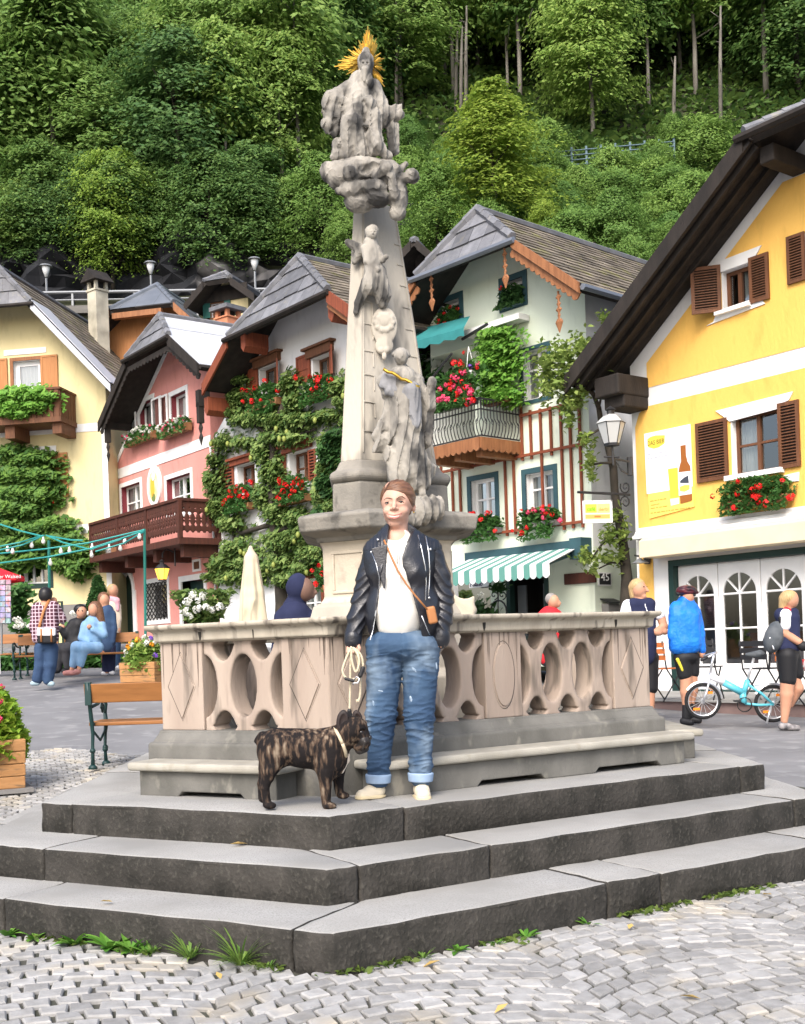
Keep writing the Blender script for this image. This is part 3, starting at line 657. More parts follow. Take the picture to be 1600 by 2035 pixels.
def frame_boxes(mb, u0, u1, v0, v1, t, w0, w1, mi=0):
    mb.box(u0, u1, w0, w1, v0, v0+t, mi); mb.box(u0, u1, w0, w1, v1-t, v1, mi); mb.box(u0, u0+t, w0, w1, v0+t, v1-t, mi); mb.box(u1-t, u1, w0, w1, v0+t, v1-t, mi)
def window(E, parent, R, fm, cols=2, rows=1, fw=.055, rec=.13, trim=None, curtain=0, reveal=None, holes=None, cross=None, room=.7, name='window', split=None):
    u0, u1, v0, v1 = R; mb = MB(E)
    for P in ([(u0, 0, v0), (u0, -rec, v0), (u0, -rec, v1), (u0, 0, v1)], [(u1, 0, v0), (u1, -rec, v0), (u1, -rec, v1), (u1, 0, v1)], [(u0, 0, v1), (u1, 0, v1), (u1, -rec, v1), (u0, -rec, v1)], [(u0, 0, v0), (u1, 0, v0), (u1, -rec, v0), (u0, -rec, v0)]): mb.poly(P, 1)
    frame_boxes(mb, u0, u1, v0, v1, fw, -rec-.05, -rec)
    for i in range(1, cols): c = u0+(u1-u0)*i/cols; mb.box(c-fw*.55, c+fw*.55, -rec-.045, -rec+.012, v0+fw, v1-fw)
    for j in range(1, rows):
        c = v0+(v1-v0)*j/rows if not split else v0+(v1-v0)*split
        mb.box(u0+fw, u1-fw, -rec-.04, -rec+.004, c-fw*.32, c+fw*.32)
    o = mb.build(name, [fm, reveal or m_wtrim], parent)
    g = MB(E); g.poly([(u0+.01, -rec-.028, v0+.01), (u1-.01, -rec-.028, v0+.01), (u1-.01, -rec-.028, v1-.01), (u0+.01, -rec-.028, v1-.01)]); g.build('pane', [m_glass], o)
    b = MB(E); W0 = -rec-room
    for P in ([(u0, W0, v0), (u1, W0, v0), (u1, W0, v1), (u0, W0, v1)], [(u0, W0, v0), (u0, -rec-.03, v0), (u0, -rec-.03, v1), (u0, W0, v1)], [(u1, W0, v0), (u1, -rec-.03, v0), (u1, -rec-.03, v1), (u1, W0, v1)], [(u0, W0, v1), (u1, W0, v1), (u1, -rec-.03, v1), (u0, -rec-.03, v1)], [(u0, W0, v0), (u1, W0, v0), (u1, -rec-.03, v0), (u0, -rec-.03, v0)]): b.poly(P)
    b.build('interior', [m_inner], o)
    if curtain:
        n = 24; c = MB(E); sp = [(0, 1)] if curtain == 1 else ([(0, .36), (.62, 1)] if curtain == 2 else [(0, .5)] if curtain == 3 else [(.55, 1)])
        for a0, a1 in sp:
            V = []; 
            for i in range(n+1):
                u = u0+.02+(u1-u0-.04)*(a0+(a1-a0)*i/n); wv = -rec-.09-.018*math.sin(i*1.9); V += [(u, wv, v0+.02), (u, wv, v1-.02)]
            c.add(V, [(2*i, 2*i+2, 2*i+3, 2*i+1) for i in range(n)])
        c.build('curtain', [m_curt], o)
    if trim:
        tw, tm = trim; t = MB(E); frame_boxes(t, u0-tw, u1+tw, v0-tw, v1+tw, tw, -.02, .022); t.build('surround', [tm], o)
    if holes is not None: holes.append(R)
    return o
def shutter(E, parent, R, mat, slats=14, ang=0, hinge='l', t=.035, name='shutter', panels=0):
    u0, u1, v0, v1 = R; wd = u1-u0; a = math.radians(ang); hx = u0 if hinge == 'l' else u1; sg = 1 if hinge == 'l' else -1
    def fr(V):
        V = np.asarray(V, float); r = V[:, 0]; return E(np.stack([hx+sg*(r*math.cos(a)-V[:, 1]*math.sin(a)), .02+r*math.sin(a)+V[:, 1]*math.cos(a), V[:, 2]], 1))
    if ang: wd = wd/max(.3, math.cos(a))
    mb = MB(fr); f = min(.055, wd*.16); frame_boxes(mb, 0, wd, v0, v1, f, 0, t)
    if slats:
        n = slats
        for i in range(n):
            z0 = v0+f+(v1-v0-2*f)*i/n; h = (v1-v0-2*f)/n
            mb.add([(f, .004, z0), (wd-f, .004, z0), (wd-f, t*.95, z0+h*.15), (f, t*.95, z0+h*.15), (f, .004, z0+h*.35), (wd-f, .004, z0+h*.35), (wd-f, t*.95, z0+h*.5), (f, t*.95, z0+h*.5)], [(0, 1, 2, 3), (4, 7, 6, 5), (0, 4, 5, 1), (3, 2, 6, 7), (0, 3, 7, 4), (1, 5, 6, 2)])
        mb.box(f, wd-f, .001, .004, v0+f, v1-f, 1)
    else:
        mb.box(f, wd-f, .003, t*.6, v0+f, v1-f)
        if panels: mb.box(f, wd-f, .003, t, (v0+v1)/2-f/2, (v0+v1)/2+f/2)
    return mb.build(name, [mat, m_inner], parent)
def tiles(name, poly, course, width, mat, parent, th=.018, seed=1, arrow=False):
    "overlapping shingles on a planar convex 3-D polygon; poly[0]->poly[1] is the lower edge"
    rng = np.random.default_rng(seed); P = [np.array(p, float) for p in poly]
    e1 = P[1]-P[0]; e1 /= np.linalg.norm(e1); n = None
    for k in range(2, len(P)):
        c = np.cross(e1, P[k]-P[0])
        if np.linalg.norm(c) > 1e-3: n = c/np.linalg.norm(c); break
    if n[2] < 0: n = -n
    e2 = np.cross(n, e1); e2 = e2 if e2[2] > 0 else -e2
    q = [((p-P[0])@e1, (p-P[0])@e2) for p in P]
    a = sum(q[i-1][0]*q[i][1]-q[i][0]*q[i-1][1] for i in range(len(q)))
    if a < 0: q = q[::-1]
    x0, x1 = min(p[0] for p in q), max(p[0] for p in q); y0, y1 = min(p[1] for p in q), max(p[1] for p in q)
    V, F = [], []; r = 0; y = y0
    while y < y1:
        x = x0-width*(.5*(r % 2)+.2*rng.random()); 
        while x < x1:
            wd = width*(1+.12*rng.normal()); jt = rng.normal(size=2)*.008
            c = clip(clip(clip(clip(q, (1, 0), x+wd-.006), (-1, 0), -(x+.0)), (0, 1), y+course*1.04), (0, -1), -(y+jt[0]))
            if len(c) > 2:
                i0 = len(V); m = len(c); lift = th*(1+.25*rng.random())
                for u, v in c: V.append(P[0]+e1*u+e2*v+n*(lift*(1-(v-y)/course*.95)+.003))
                F.append(tuple(range(i0, i0+m)))
                for k in range(m):
                    k2 = (k+1) % m
                    if abs(c[k][1]-(y+jt[0])) < 1e-4 and abs(c[k2][1]-(y+jt[0])) < 1e-4 and c[k][0] != c[k2][0]:
                        j0 = len(V); V += [V[i0+k]-n*th*1.1, V[i0+k2]-n*th*1.1]; F.append((i0+k, j0, j0+1, i0+k2))
            x += wd
        y += course; r += 1
    if not F: return None
    return mk(name, np.array(V), F, mat, parent)
def isect(a, b, c, d):
    A = np.array([[b[0]-a[0], -(d[0]-c[0])], [b[1]-a[1], -(d[1]-c[1])]]); t = np.linalg.solve(A, np.array([c[0]-a[0], c[1]-a[1]])); return (a[0]+t[0]*(b[0]-a[0]), a[1]+t[0]*(b[1]-a[1]))
def gable_house(E, parent, eL, hL, hR, eR, o, apex_y, L, vb, uL, uR, wallmat, tile_m, hip_m, holes, soffit=None, barge=None, course=(.22, .3), hcourse=(.34, .4), t=.14, gutter=True, bargeh=.2, sidemat=None, fl=None, dh=None, apron=True):
    soffit = soffit or m_dwood; barge = barge or m_dwood
    if isinstance(apex_y, tuple):      # apex read from the photograph, over the middle of the hip
        mid = (hL[0]+hR[0])/2; wa = min(np.arange(o-4, o, .02), key=lambda q: abs(E.hit(*apex_y, q)[0]-mid)); ap = (mid, E.hit(*apex_y, wa)[1]); dh = o-wa
        sl_ = (ap[1]-hL[1])/(mid-hL[0]); eL = (eL[0], hL[1]-sl_*(hL[0]-eL[0])); eR = (eR[0], hR[1]-sl_*(eR[0]-hR[0]))
    else: ap = isect(eL, hL, eR, hR)
    if dh is None:
        best = min(np.arange(.1, 6, .02), key=lambda k: abs(proj(E.P(ap[0], o-k, ap[1]))[1]-apex_y)); dh = float(best)
    W = lambda p, w: E.P(p[0], w, p[1])
    left = [W(eL, -L), W(eL, o), W(hL, o), W(ap, o-dh), W(ap, -L)]; right = [W(eR, o), W(eR, -L), W(ap, -L), W(ap, o-dh), W(hR, o)]; front = [W(hL, o), W(hR, o), W(ap, o-dh)]
    mb = MB()
    for pl in (left, right, front):
        n = np.cross(pl[1]-pl[0], pl[2]-pl[0]); n /= np.linalg.norm(n); n = n if n[2] > 0 else -n
        mb.prism(pl, -n*t)
    roof = mb.build('roof', [soffit], parent)
    tiles('tiles', left, course[0], course[1], tile_m, roof, seed=3); tiles('tiles', right, course[0], course[1], tile_m, roof, seed=4); tiles('hip_tiles', front, hcourse[0], hcourse[1], hip_m, roof, th=.03, seed=5)
    mb = MB()
    for a, b in ((hL, ap), (hR, ap)):
        A, B = W(a, o), W(b, o-dh); k = max(3, int(np.linalg.norm(B-A)/.3))
        for i in range(k):
            p, q = A+(B-A)*i/k, A+(B-A)*(i+1.12)/k; mb.tube([p+np.array([0, 0, .05]), q+np.array([0, 0, .03])], .085, 6)
    mb.tube([W(ap, o-dh)+np.array([0, 0, .03]), W(ap, -L)+np.array([0, 0, .03])], .075, 6)
    mb.build('ridge_tiles', [hip_m], roof)
    for a, b in ((eL, hL), (eR, hR)):
        m2 = MB(E); d = np.array([b[0]-a[0], b[1]-a[1]]); d /= np.linalg.norm(d)
        m2.prism([(a[0], o, a[1]+.03), (b[0], o, b[1]+.03), (b[0], o, b[1]-bargeh*1.2), (a[0], o, a[1]-bargeh*1.2)], (0, .05, 0)); m2.build('bargeboard', [barge], roof)
    if gutter:
        g = MB(E); s_ = .0
        g.tube([E.o is None or (hL[0]-.1, o+.07, hL[1]-.05), (hR[0]+.1, o+.07, hR[1]-.05)], .06, 6)
        for e, sg in ((eL, -1), (eR, 1)): g.tube([(e[0]+sg*.06, o, e[1]-.06), (e[0]+sg*.06, -L, e[1]-.06)], .06, 6)
        g.build('gutter', [m_metal if gutter == 2 else m_dwood], roof)
    vcut = hL[1]+(ap[1]-hL[1])*min(1, o/dh)-t*1.1
    def below(poly, a, b, side):
        n = np.array([-(b[1]-a[1]), b[0]-a[0]]); n = n if n[1] > 0 else -n; n = n/np.linalg.norm(n); return clip(poly, n, n@np.array(a)-t*.95)
    poly = below(below([(uL, vb), (uR, vb), (uR, vcut), (uL, vcut)], eL, hL, 0), eR, hR, 1)
    if fl is not None: fl['poly'] = poly; fl['s'] = (ap[1]-hL[1])/(ap[0]-hL[0]); fl['ap'] = ap; fl['dh'] = dh
    wl = facade(E, poly, holes, wallmat, parent)
    mb = MB(E); vr = min(p[1] for p in poly if p[0] > uR-.05 and p[1] > vb+.1); vl = min(p[1] for p in poly if p[0] < uL+.05 and p[1] > vb+.1)
    mb.poly([(uR, 0, vb), (uR, -L+.2, vb), (uR, -L+.2, vr), (uR, 0, vr)]); mb.poly([(uL, 0, vb), (uL, -L+.2, vb), (uL, -L+.2, vl), (uL, 0, vl)]); mb.poly([(a, -L+.2, b) for a, b in poly])
    mb.build('side_wall', [sidemat or wallmat], parent)
    return roof
def scallops(E, a, b, w, depth, pitch, amp, th, mat, name, parent):
    "board hanging from the line a->b (u,v) with a scalloped lower edge"
    a, b = np.array(a, float), np.array(b, float); L = np.linalg.norm(b-a); d = (b-a)/L; n = np.array([d[1], -d[0]]); n = n if n[1] < 0 else -n
    k = max(2, int(L/pitch)); mb = MB(E)
    for i in range(k):
        pts = [a+d*L*i/k, a+d*L*(i+1)/k]+[a+d*L*(i+1-j/6)/k+n*(depth-amp+amp*math.sin(math.pi*j/6)) for j in range(7)]
        mb.prism([(p[0], w, p[1]) for p in pts], (0, th, 0))
    return mb.build(name, [mat], parent)
# ---------------- flowers ----------------
m_geran = leafmat('geranium_leaves', (.045, .13, .03), (.085, .20, .05))
m_vine = leafmat('vine_leaves', (.10, .26, .035), (.22, .42, .07))
m_pear = leafmat('pear_leaves', (.06, .13, .03), (.25, .34, .10))
m_ivy = leafmat('dark_creeper', (.03, .085, .025), (.07, .16, .045))
m_red = leafmat('red_petals', (.75, .02, .015), (.60, .015, .02), trans=.15); m_pinkf = leafmat('pink_petals', (.85, .10, .22), (.75, .05, .12), trans=.2)
m_whitef = leafmat('white_petals', (.8, .8, .74), (.72, .74, .66), trans=.2); m_orangef = leafmat('orange_petals', (.85, .28, .02), (.8, .45, .03), trans=.2); m_violetf = leafmat('violet_petals', (.16, .08, .5), (.3, .12, .55), trans=.2)
m_box = M('window_box_wood', (.26, .13, .06), (.20, .095, .04), scale=9, rough=.7, bump=.3)
def bloom_mesh(name, mat, r=.055, n=26):
    d = RNG.normal(size=(n, 3)); d /= np.linalg.norm(d, axis=1)[:, None]
    V, F = leaf_arrays(d*r*.8, r*.75, nrm=d*1.6, up=0, aspect=1.1); o = mk(name, V, F, mat); me = o.data; bpy.data.objects.remove(o); return me
BL = {k: bloom_mesh('bloom', m) for k, m in (('red', m_red), ('pink', m_pinkf), ('white', m_whitef), ('orange', m_orangef), ('violet', m_violetf))}
def blooms(parent, pts, kind, s=1.0):
    for p in pts:
        o = bpy.data.objects.new('bloom', BL[kind[random.randrange(len(kind))] if isinstance(kind, (list, tuple)) else kind]); COL.objects.link(o); o.parent = parent
        o.location = Vector(p)-parent.location; sc = s*random.uniform(.75, 1.25); o.scale = (sc, sc, sc*.85); o.rotation_euler = (random.random()*6, random.random()*6, 0)
def flower_box(E, xl, xr, yt, yb, label, kind='red', nb=9, bs=1., up=26, down=14, w0=.04, dep=.2, n=700, leaf=None, box=None, group='flower boxes under the windows', blist=None, side=8, lsize=.075):
    R = E.rect(xl, xr, yt, yb, w0+dep/2); u0, u1, v0, v1 = R; m = (v1-v0)/(yb-yt)
    t = thing('flower_box', label, 'flower box', tuple(E.P((u0+u1)/2, w0+dep/2, v0)), group)
    mb = MB(E); mb.prism([(u0, w0+.02, v0), (u1, w0+.02, v0), (u1+.015, w0, v1), (u0-.015, w0, v1)], (0, dep, 0)); mb.build('box', [box or m_box], t, bevel=.008)
    C = []
    for _ in range(n):
        a = random.random(); u = u0+(u1-u0)*a+random.gauss(0, side*m*.5); hh = random.random()
        e = math.sqrt(max(0, 1-(2*a-1)**2))*.5+.55
        v = v1+(hh*up*e*m if random.random() < .68 else -hh*down*m*1.6); ww = w0+dep*random.uniform(-.05, 1.35)
        if v < v1: ww = w0+dep*random.uniform(.95, 1.4)
        C.append(E.P(u, ww, v))
    leaves('foliage', C, lsize, leaf or m_geran, t)
    pts = []
    for k in range(nb):
        a = (k+.5+random.uniform(-.35, .35))/nb; e = math.sqrt(max(0, 1-(2*a-1)**2))*.5+.6; v = v1+m*(random.uniform(-.5*down, up*1.05*e)); pts.append(E.P(u0+(u1-u0)*a*1.06-.03*(u1-u0), w0+dep*random.uniform(1.0, 1.45), v))
    if blist: pts = [E.P(*(lambda h: (h[0], w0+dep*1.3, h[1]))(E.hit(x, y, w0+dep*1.3))) for x, y in blist]
    blooms(t, pts, kind, bs)
    return t
def cloud_leaves(E, blobs, w0, w1, dens, sz):
    C = []
    for x, y, rx, ry in blobs:
        n = int(rx*ry*dens)
        for _ in range(n):
            a = random.random()*6.283; r = min(1.5, abs(random.gauss(0, .62))); u, v = E.hit(x+rx*r*math.cos(a), y+ry*r*math.sin(a), (w0+w1)/2); C.append(E.P(u, w0+(w1-w0)*random.random()*max(.15, 1-.5*r*r), v))
    return C
# ================= the houses round the square =================
# ---------- green house ----------
EG = Wall(1000, 22.0, 48.5)
gh = thing('green_house', 'pale mint house with hipped slate gable, iron balcony and striped shop awning', 'house', tuple(EG.P(0, 0, .4)))
H = []
t_ = (.10, m_teal)
window(EG, gh, EG.rect(879, 914, 597, 642), m_wtrim, cols=1, trim=(.11, m_teal), holes=H, rec=.16, curtain=0)
window(EG, gh, EG.rect(1001, 1040, 556, 603), m_wtrim, cols=1, trim=(.11, m_teal), holes=H, rec=.16)
window(EG, gh, EG.rect(1039, 1090, 693, 793), m_wtrim, cols=2, rows=2, split=.62, trim=(.07, m_teal), holes=H, curtain=2)
window(EG, gh, EG.rect(937, 985, 952, 1030), m_wtrim, cols=2, rows=2, trim=(.10, m_teal), holes=H, curtain=3)
window(EG, gh, EG.rect(1046, 1101, 938, 1018), m_wtrim, cols=2, rows=2, split=.6, trim=(.10, m_teal), holes=H, curtain=2)
window(EG, gh, EG.rect(862, 881, 960, 1040), m_wtrim, cols=1, trim=(.08, m_teal), holes=H)
# loggia: a deep recess behind the balcony
RL = EG.rect(816, 940, 705, 800); H.append(RL); mb = MB(EG); u0, u1, v0, v1 = RL; v0 = EG.hit(950, 872)[1]; H[-1] = (u0, u1, v0, v1)
for P in ([(u0, -1.3, v0), (u1, -1.3, v0), (u1, -1.3, v1), (u0, -1.3, v1)], [(u0, 0, v0), (u0, -1.3, v0), (u0, -1.3, v1), (u0, 0, v1)], [(u1, 0, v0), (u1, -1.3, v0), (u1, -1.3, v1), (u1, 0, v1)], [(u0, 0, v1), (u1, 0, v1), (u1, -1.3, v1), (u0, -1.3, v1)], [(u0, 0, v0), (u1, 0, v0), (u1, -1.3, v0), (u0, -1.3, v0)]): mb.poly(P)
mb.build('loggia', [m_mint], gh)
mb = MB(EG); R = EG.rect(838, 878, 745, 860, -1.25); mb.box(R[0], R[1], -1.28, -1.22, R[2], R[3]); R = EG.rect(905, 925, 745, 860, -1.25); mb.box(R[0], R[1], -1.28, -1.22, R[2], R[3]); mb.build('balcony_door', [m_inner], gh)
vgb = EG.hit(1050, 1262)[1]-.6
# shop front
R = EG.rect(1008, 1092, 1140, 1275); H.append(R); u0, u1, v0, v1 = R
mb = MB(EG); mb.box(u0, u1, -.9, -.88, v0, v1, 1); frame_boxes(mb, u0, u1, v0, v1, .10, -.12, .015)
for a, b in ((.13, .33), (.74, .94)): mb.box(u0+(u1-u0)*a, u0+(u1-u0)*b, -.20, -.16, v0, v1-.2, 2)
mb.box(u0, u0+.01, -.9, 0, v0, v1, 1); mb.box(u1-.01, u1, -.9, 0, v0, v1, 1); mb.box(u0, u1, -.9, 0, v1-.01, v1, 1)
mb.build('door', [m_dgreen, m_inner, M('door_panel', (.10, .11, .12), rough=.5)], gh)
window(EG, gh, EG.rect(880, 976, 1152, 1275), m_dgreen, cols=1, holes=H, rec=.1, fw=.05, room=.8, name='shop_window')
hl, hr = EG.hit(826, 549, .9), EG.hit(1018, 478, .9); er = EG.hit(1153, 592, .9); apu = (hl[0]+hr[0])/2; vh = (hl[1]+hr[1])/2; hl = (hl[0], vh); hr = (hr[0], vh); el = (2*apu-er[0], er[1])
uR = EG.hit(1164, 640)[0]; fl = {}
roofG = gable_house(EG, gh, el, hl, hr, er, .9, (950, 418), 7.5, vgb, el[0]+.9, uR, m_mint, m_wshing, m_slate, H, barge=m_owood, hcourse=(.36, .42), bargeh=.13, sidemat=m_white, fl=fl, gutter=2)
er, el = (er[0], hr[1]-fl['s']*(er[0]-hr[0])), (el[0], hl[1]-fl['s']*(hl[0]-el[0]))
for a, b in ((hr, er), (hl, el)): scallops(EG, (a[0], a[1]-.14), (b[0], b[1]-.14), .86, .17, .14, .045, .03, m_owood, 'fretwork', roofG)
for x, y in ((1003, 505), (857, 555), (1110, 590)):
    u, v = EG.hit(x, y, .8); mb = MB(EG)
    for k, (r, z) in enumerate(((.07, 0), (.05, -.12), (.075, -.22), (.04, -.32), (.085, -.42))): mb.lathe([(r*.3, z-.05), (r, z), (r*.3, z+.05)], (u, .8, v), 6, sy=.35)
    mb.lathe([(.01, -.62), (.09, -.44), (.05, -.38)], (u, .8, v), 8, sy=.35); mb.tube([(u, .8, v+.1), (u, .8, v-.45)], .022, 5); mb.build('carved_pendant', [m_owood], roofG)
# balcony
ub0, ub1 = EG.hit(842, 890, 1.1)[0], EG.hit(954, 860, 1.1)[0]; vbt = EG.hit(910, 880, 1.1)[1]; vtp = EG.hit(910, 800, 1.1)[1]
mb = MB(EG); mb.box(ub0, ub1, .0, 1.1, vbt-.06, vbt)
for f in (.12, .5, .88): mb.box(ub0+(ub1-ub0)*f-.08, ub0+(ub1-ub0)*f+.08, -.05, .95, vbt-.30, vbt-.06)
bal2 = mb.build('balcony', [m_owood], gh)
scallops(EG, (ub0, vbt+.02), (ub1, vbt+.02), 1.1, .25, .14, .05, .03, m_owood, 'fascia', bal2)
E2 = Edge(EG.P(ub1, 1.1, 0)[:2], EG.P(ub1, 0, 0)[:2]); scallops(E2, (0, vbt+.02), (1.1, vbt+.02), 0, .25, .14, .05, .03, m_owood, 'fascia', bal2)
def iron_rail(E, u0, u1, w):
    mb = MB(E); n = int(abs(u1-u0)/.085)
    for vv in (vbt+.06, vtp, vtp-.2): mb.box(u0, u1, w-.012, w+.012, vv-.012, vv+.012)
    for i in range(n+1):
        u = u0+(u1-u0)*i/n; mb.tube([(u, w, vbt+.06), (u, w+.05, vbt+.18), (u, w+.07, vbt+.3), (u, w+.01, vtp-.35), (u, w, vtp)], .009, 4)
        if i % 2: mb.tube([(u+.03*math.cos(a*.9), w+.05, vbt+.32+.045*math.sin(a*.9)) for a in range(8)], .006, 4)
    mb.build('railing', [m_black], bal2)
iron_rail(EG, ub0, ub1, 1.04); iron_rail(Edge(EG.P(ub1-.03, 1.04, 0)[:2], EG.P(ub1-.03, 0, 0)[:2]), 0, 1.04, 0)
# teal awning over the balcony (half folded)
m_tealc = M('teal_canvas', (.03, .20, .20), (.025, .17, .17), scale=4, rough=.8)
a, b, c, d = EG.hit(808, 683, .9), EG.hit(922, 651, .9), EG.hit(808, 672, .25), EG.hit(935, 640, .25)
mb = MB(EG); mb.add([(a[0], .9, a[1]), (b[0], .9, b[1]), (d[0], .25, d[1]+.12), (c[0], .25, c[1]+.12)]+[(a[0]+(b[0]-a[0])*i/12, .9, a[1]+(b[1]-a[1])*i/12-.16-.03*math.sin(i*2.1)) for i in range(13)], [(0, 1, 2, 3), tuple([0, 1]+list(range(16, 3, -1)))])
aw0 = mb.build('balcony_awning', [m_tealc], gh)
mb = MB(EG); p = EG.hit(922, 652, .25); q = EG.hit(1035, 628, .25); mb.box(p[0], q[0], .02, .3, q[1]-.05, q[1]+.06, 0); mb.tube([(p[0], .3, q[1]-.1), (q[0]-.2, .95, q[1]-.22)], .03, 5, 1); mb.tube([(p[0]-1.6, .2, q[1]-1.0), (p[0]+.2, .8, q[1]-.5)], .025, 5, 1); mb.build('awning_case', [m_wtrim, m_black], aw0)
# striped shop awning
m_stripeg = M('awning_green', (.10, .26, .22), rough=.8); m_stripew = M('awning_white', (.72, .74, .74), rough=.8)
p0 = EG.hit(1150, 1088, .1); p1 = EG.hit(1092, 1119, 1.5); ul = EG.hit(868, 1140, 1.5)[0]; n = 19; mb = MB(EG); vt, vf = p0[1], p1[1]
du = (p1[0]-ul)/n
for i in range(n):
    a, b = ul+du*i, ul+du*(i+1); mi = i % 2; o_ = (p0[0]-p1[0])
    mb.prism([(a+o_, .1, vt), (b+o_, .1, vt), (b, 1.5, vf), (a, 1.5, vf)], (0, 0, .012), mi)
    mb.prism([(a, 1.5, vf), (b, 1.5, vf)]+[(b-(b-a)*k/6, 1.5, vf-.20-.045*math.sin(math.pi*k/6)) for k in range(7)], (0, .012, 0), mi)
aw = mb.build('shop_awning', [m_stripew, m_stripeg], gh)
mb = MB(EG); mb.box(ul+o_-.1, p0[0]+.12, 0, .14, vt-.02, vt+.14); mb.box(p0[0]-.05, p0[0]+.22, 0, .3, vt-.22, vt+.16); mb.tube([(p0[0]-.1, .1, vt-.1), (p1[0]-.1, 1.48, vf-.02)], .03, 5); mb.build('awning_arm', [m_teal], aw)
# trellis
mb = MB(EG)
for x, ya, yb in ((1034, 780, 915), (1053, 815, 912), (1073, 812, 1050), (1093, 808, 905), (1113, 803, 1053), (1131, 800, 1050), (1150, 797, 1048), (1003, 915, 1065), (1020, 912, 1062), (898, 930, 1075), (913, 930, 1070), (876, 925, 945)):
    a, b = EG.hit(x, ya, .04), EG.hit(x+.036*(yb-ya), yb, .04); mb.box(a[0]-.022, a[0]+.022, .02, .06, b[1], a[1])
for (xa, xb, y) in ((1034, 1160, 812), (858, 1165, 912), (885, 1160, 1055)):
    a, b = EG.hit(xa, y, .05), EG.hit(xb, y, .05); vv = EG.hit((xa+xb)/2, y, .05)[1]; mb.box(a[0], b[0], .045, .09, vv-.025, vv+.025)
mb.build('trellis', [m_rwood], gh)
mb = MB(EG); R = EG.rect(1122, 1184, 1138, 1160, .03); mb.box(R[0], R[1], .0, .05, R[2], R[3]); mb.build('plaque', [m_balc], gh, bevel=.01)
ESide = Edge(EG.P(uR, 0, 0)[:2], EG.P(uR, -7, 0)[:2])
mb = MB(ESide); c = ESide.hit(1200, 1151); mb.box(c[0]-.18, c[0]+.18, 0, .03, c[1]-.12, c[1]+.12); mb.box(c[0]-.16, c[0]+.16, .03, .033, c[1]-.10, c[1]+.1, 1); hn = mb.build('house_number', [m_wtrim, m_black], gh)
# side wall: mint ground floor below the white upper part
mb = MB(ESide); vv = EG.hit(1180, 1085)[1]; mb.poly([(0.003, .004, vgb), (7, .004, vgb), (7, .004, vv), (0.003, .004, vv)]); mb.build('side_wall_base', [m_mint], gh)
def text(txt, size, mat, E, u, w, v, parent, name='lettering', ext=.004, align='CENTER', shear=0, sx=1.):
    cu = bpy.data.curves.new(name, 'FONT'); cu.body = txt; cu.size = size; cu.align_x = align; cu.align_y = 'CENTER'; cu.extrude = ext; cu.shear = shear; cu.resolution_u = 3
    o = bpy.data.objects.new('tmp', cu); COL.objects.link(o); dg = bpy.context.evaluated_depsgraph_get(); me = bpy.data.meshes.new_from_object(o.evaluated_get(dg)); bpy.data.objects.remove(o)
    V = np.array([v_.co[:] for v_ in me.vertices]); F = [tuple(p.vertices) for p in me.polygons]; bpy.data.meshes.remove(me)
    if not len(V): return None
    return mk(name, E(np.stack([u+V[:, 0]*sx, w+V[:, 2], v+V[:, 1]], 1)), F, mat, parent)
text('45', .2, m_wtrim, ESide, c[0], .035, c[1]+.03, hn, sx=1.2)
mb = MB(EG); R = EG.rect(934, 973, 1155, 1167, .03); mb.box(R[0], R[1], .02, .05, R[2], R[3]); sg = mb.build('shop_sign', [m_wtrim], gh); text('Milano', .13, M('sign_navy', (.02, .03, .08)), EG, R[0]+.2, .055, (R[2]+R[3])/2, sg)
# ---------- white house ----------
EW = Wall(420, 29.0, 51.7)
wh = thing('white_house', 'white house with hipped slate gable, brown shutters and a trained pear tree on its front', 'house', tuple(EW.P(0, 0, 1.4)))
H = []
for R in ((516, 553, 727, 778), (622, 657, 707, 758)):
    window(EW, wh, EW.rect(*R), m_bwood, cols=2, trim=None, holes=H, curtain=0, rec=.18)
    r = EW.rect(*R); mb = MB(EW); mb.box(r[0]-.15, r[1]+.15, 0, .10, r[3]+.02, r[3]+.2); mb.box(r[0]-.24, r[1]+.24, 0, .16, r[3]+.2, r[3]+.25); mb.build('lintel', [m_bwood], wh)
shutter(EW, wh, EW.rect(492, 515, 733, 785), m_rwood, slats=0, panels=1); shutter(EW, wh, EW.rect(555, 568, 716, 768), m_rwood, slats=0, ang=35)
shutter(EW, wh, EW.rect(592, 619, 706, 762), m_rwood, slats=0, panels=1); shutter(EW, wh, EW.rect(659, 678, 690, 748), m_rwood, slats=0, ang=30)
for R in ((472, 507, 922, 982), (576, 613, 897, 960)):
    window(EW, wh, EW.rect(*R), m_bwood, cols=2, rows=2, holes=H, curtain=4, rec=.18)
    r = EW.rect(*R); mb = MB(EW); mb.box(r[0]-.2, r[1]+.2, 0, .10, r[3]+.02, r[3]+.14); mb.box(r[0]-.3, r[1]+.25, 0, .16, r[3]+.14, r[3]+.2); mb.build('lintel', [m_rwood], wh)
for R in ((438, 467, 925, 993), (545, 571, 905, 975), (616, 630, 893, 955), (657, 680, 880, 940)): shutter(EW, wh, EW.rect(*R), m_rwood, slats=9)
window(EW, wh, EW.rect(596, 640, 1150, 1245), m_wtrim, cols=2, rows=2, trim=(.14, m_rwood), holes=H, curtain=1, name='window')
hl, hr, el = EW.hit(452, 655, .9), EW.hit(652, 597, .9), EW.hit(404, 770, .9); vh = (hl[1]+hr[1])/2; hl, hr = (hl[0], vh), (hr[0], vh); er = (hl[0]+hr[0]-el[0], el[1])
uL = EW.hit(424, 850)[0]; vgb = EW.hit(430, 1265)[1]-.8
roofW = gable_house(EW, wh, el, hl, hr, er, .9, (595, 512), 6.5, vgb, uL, er[0]-.8, m_white, m_wshing, m_slate, H, barge=m_rwood, hcourse=(.40, .5), fl=fl)
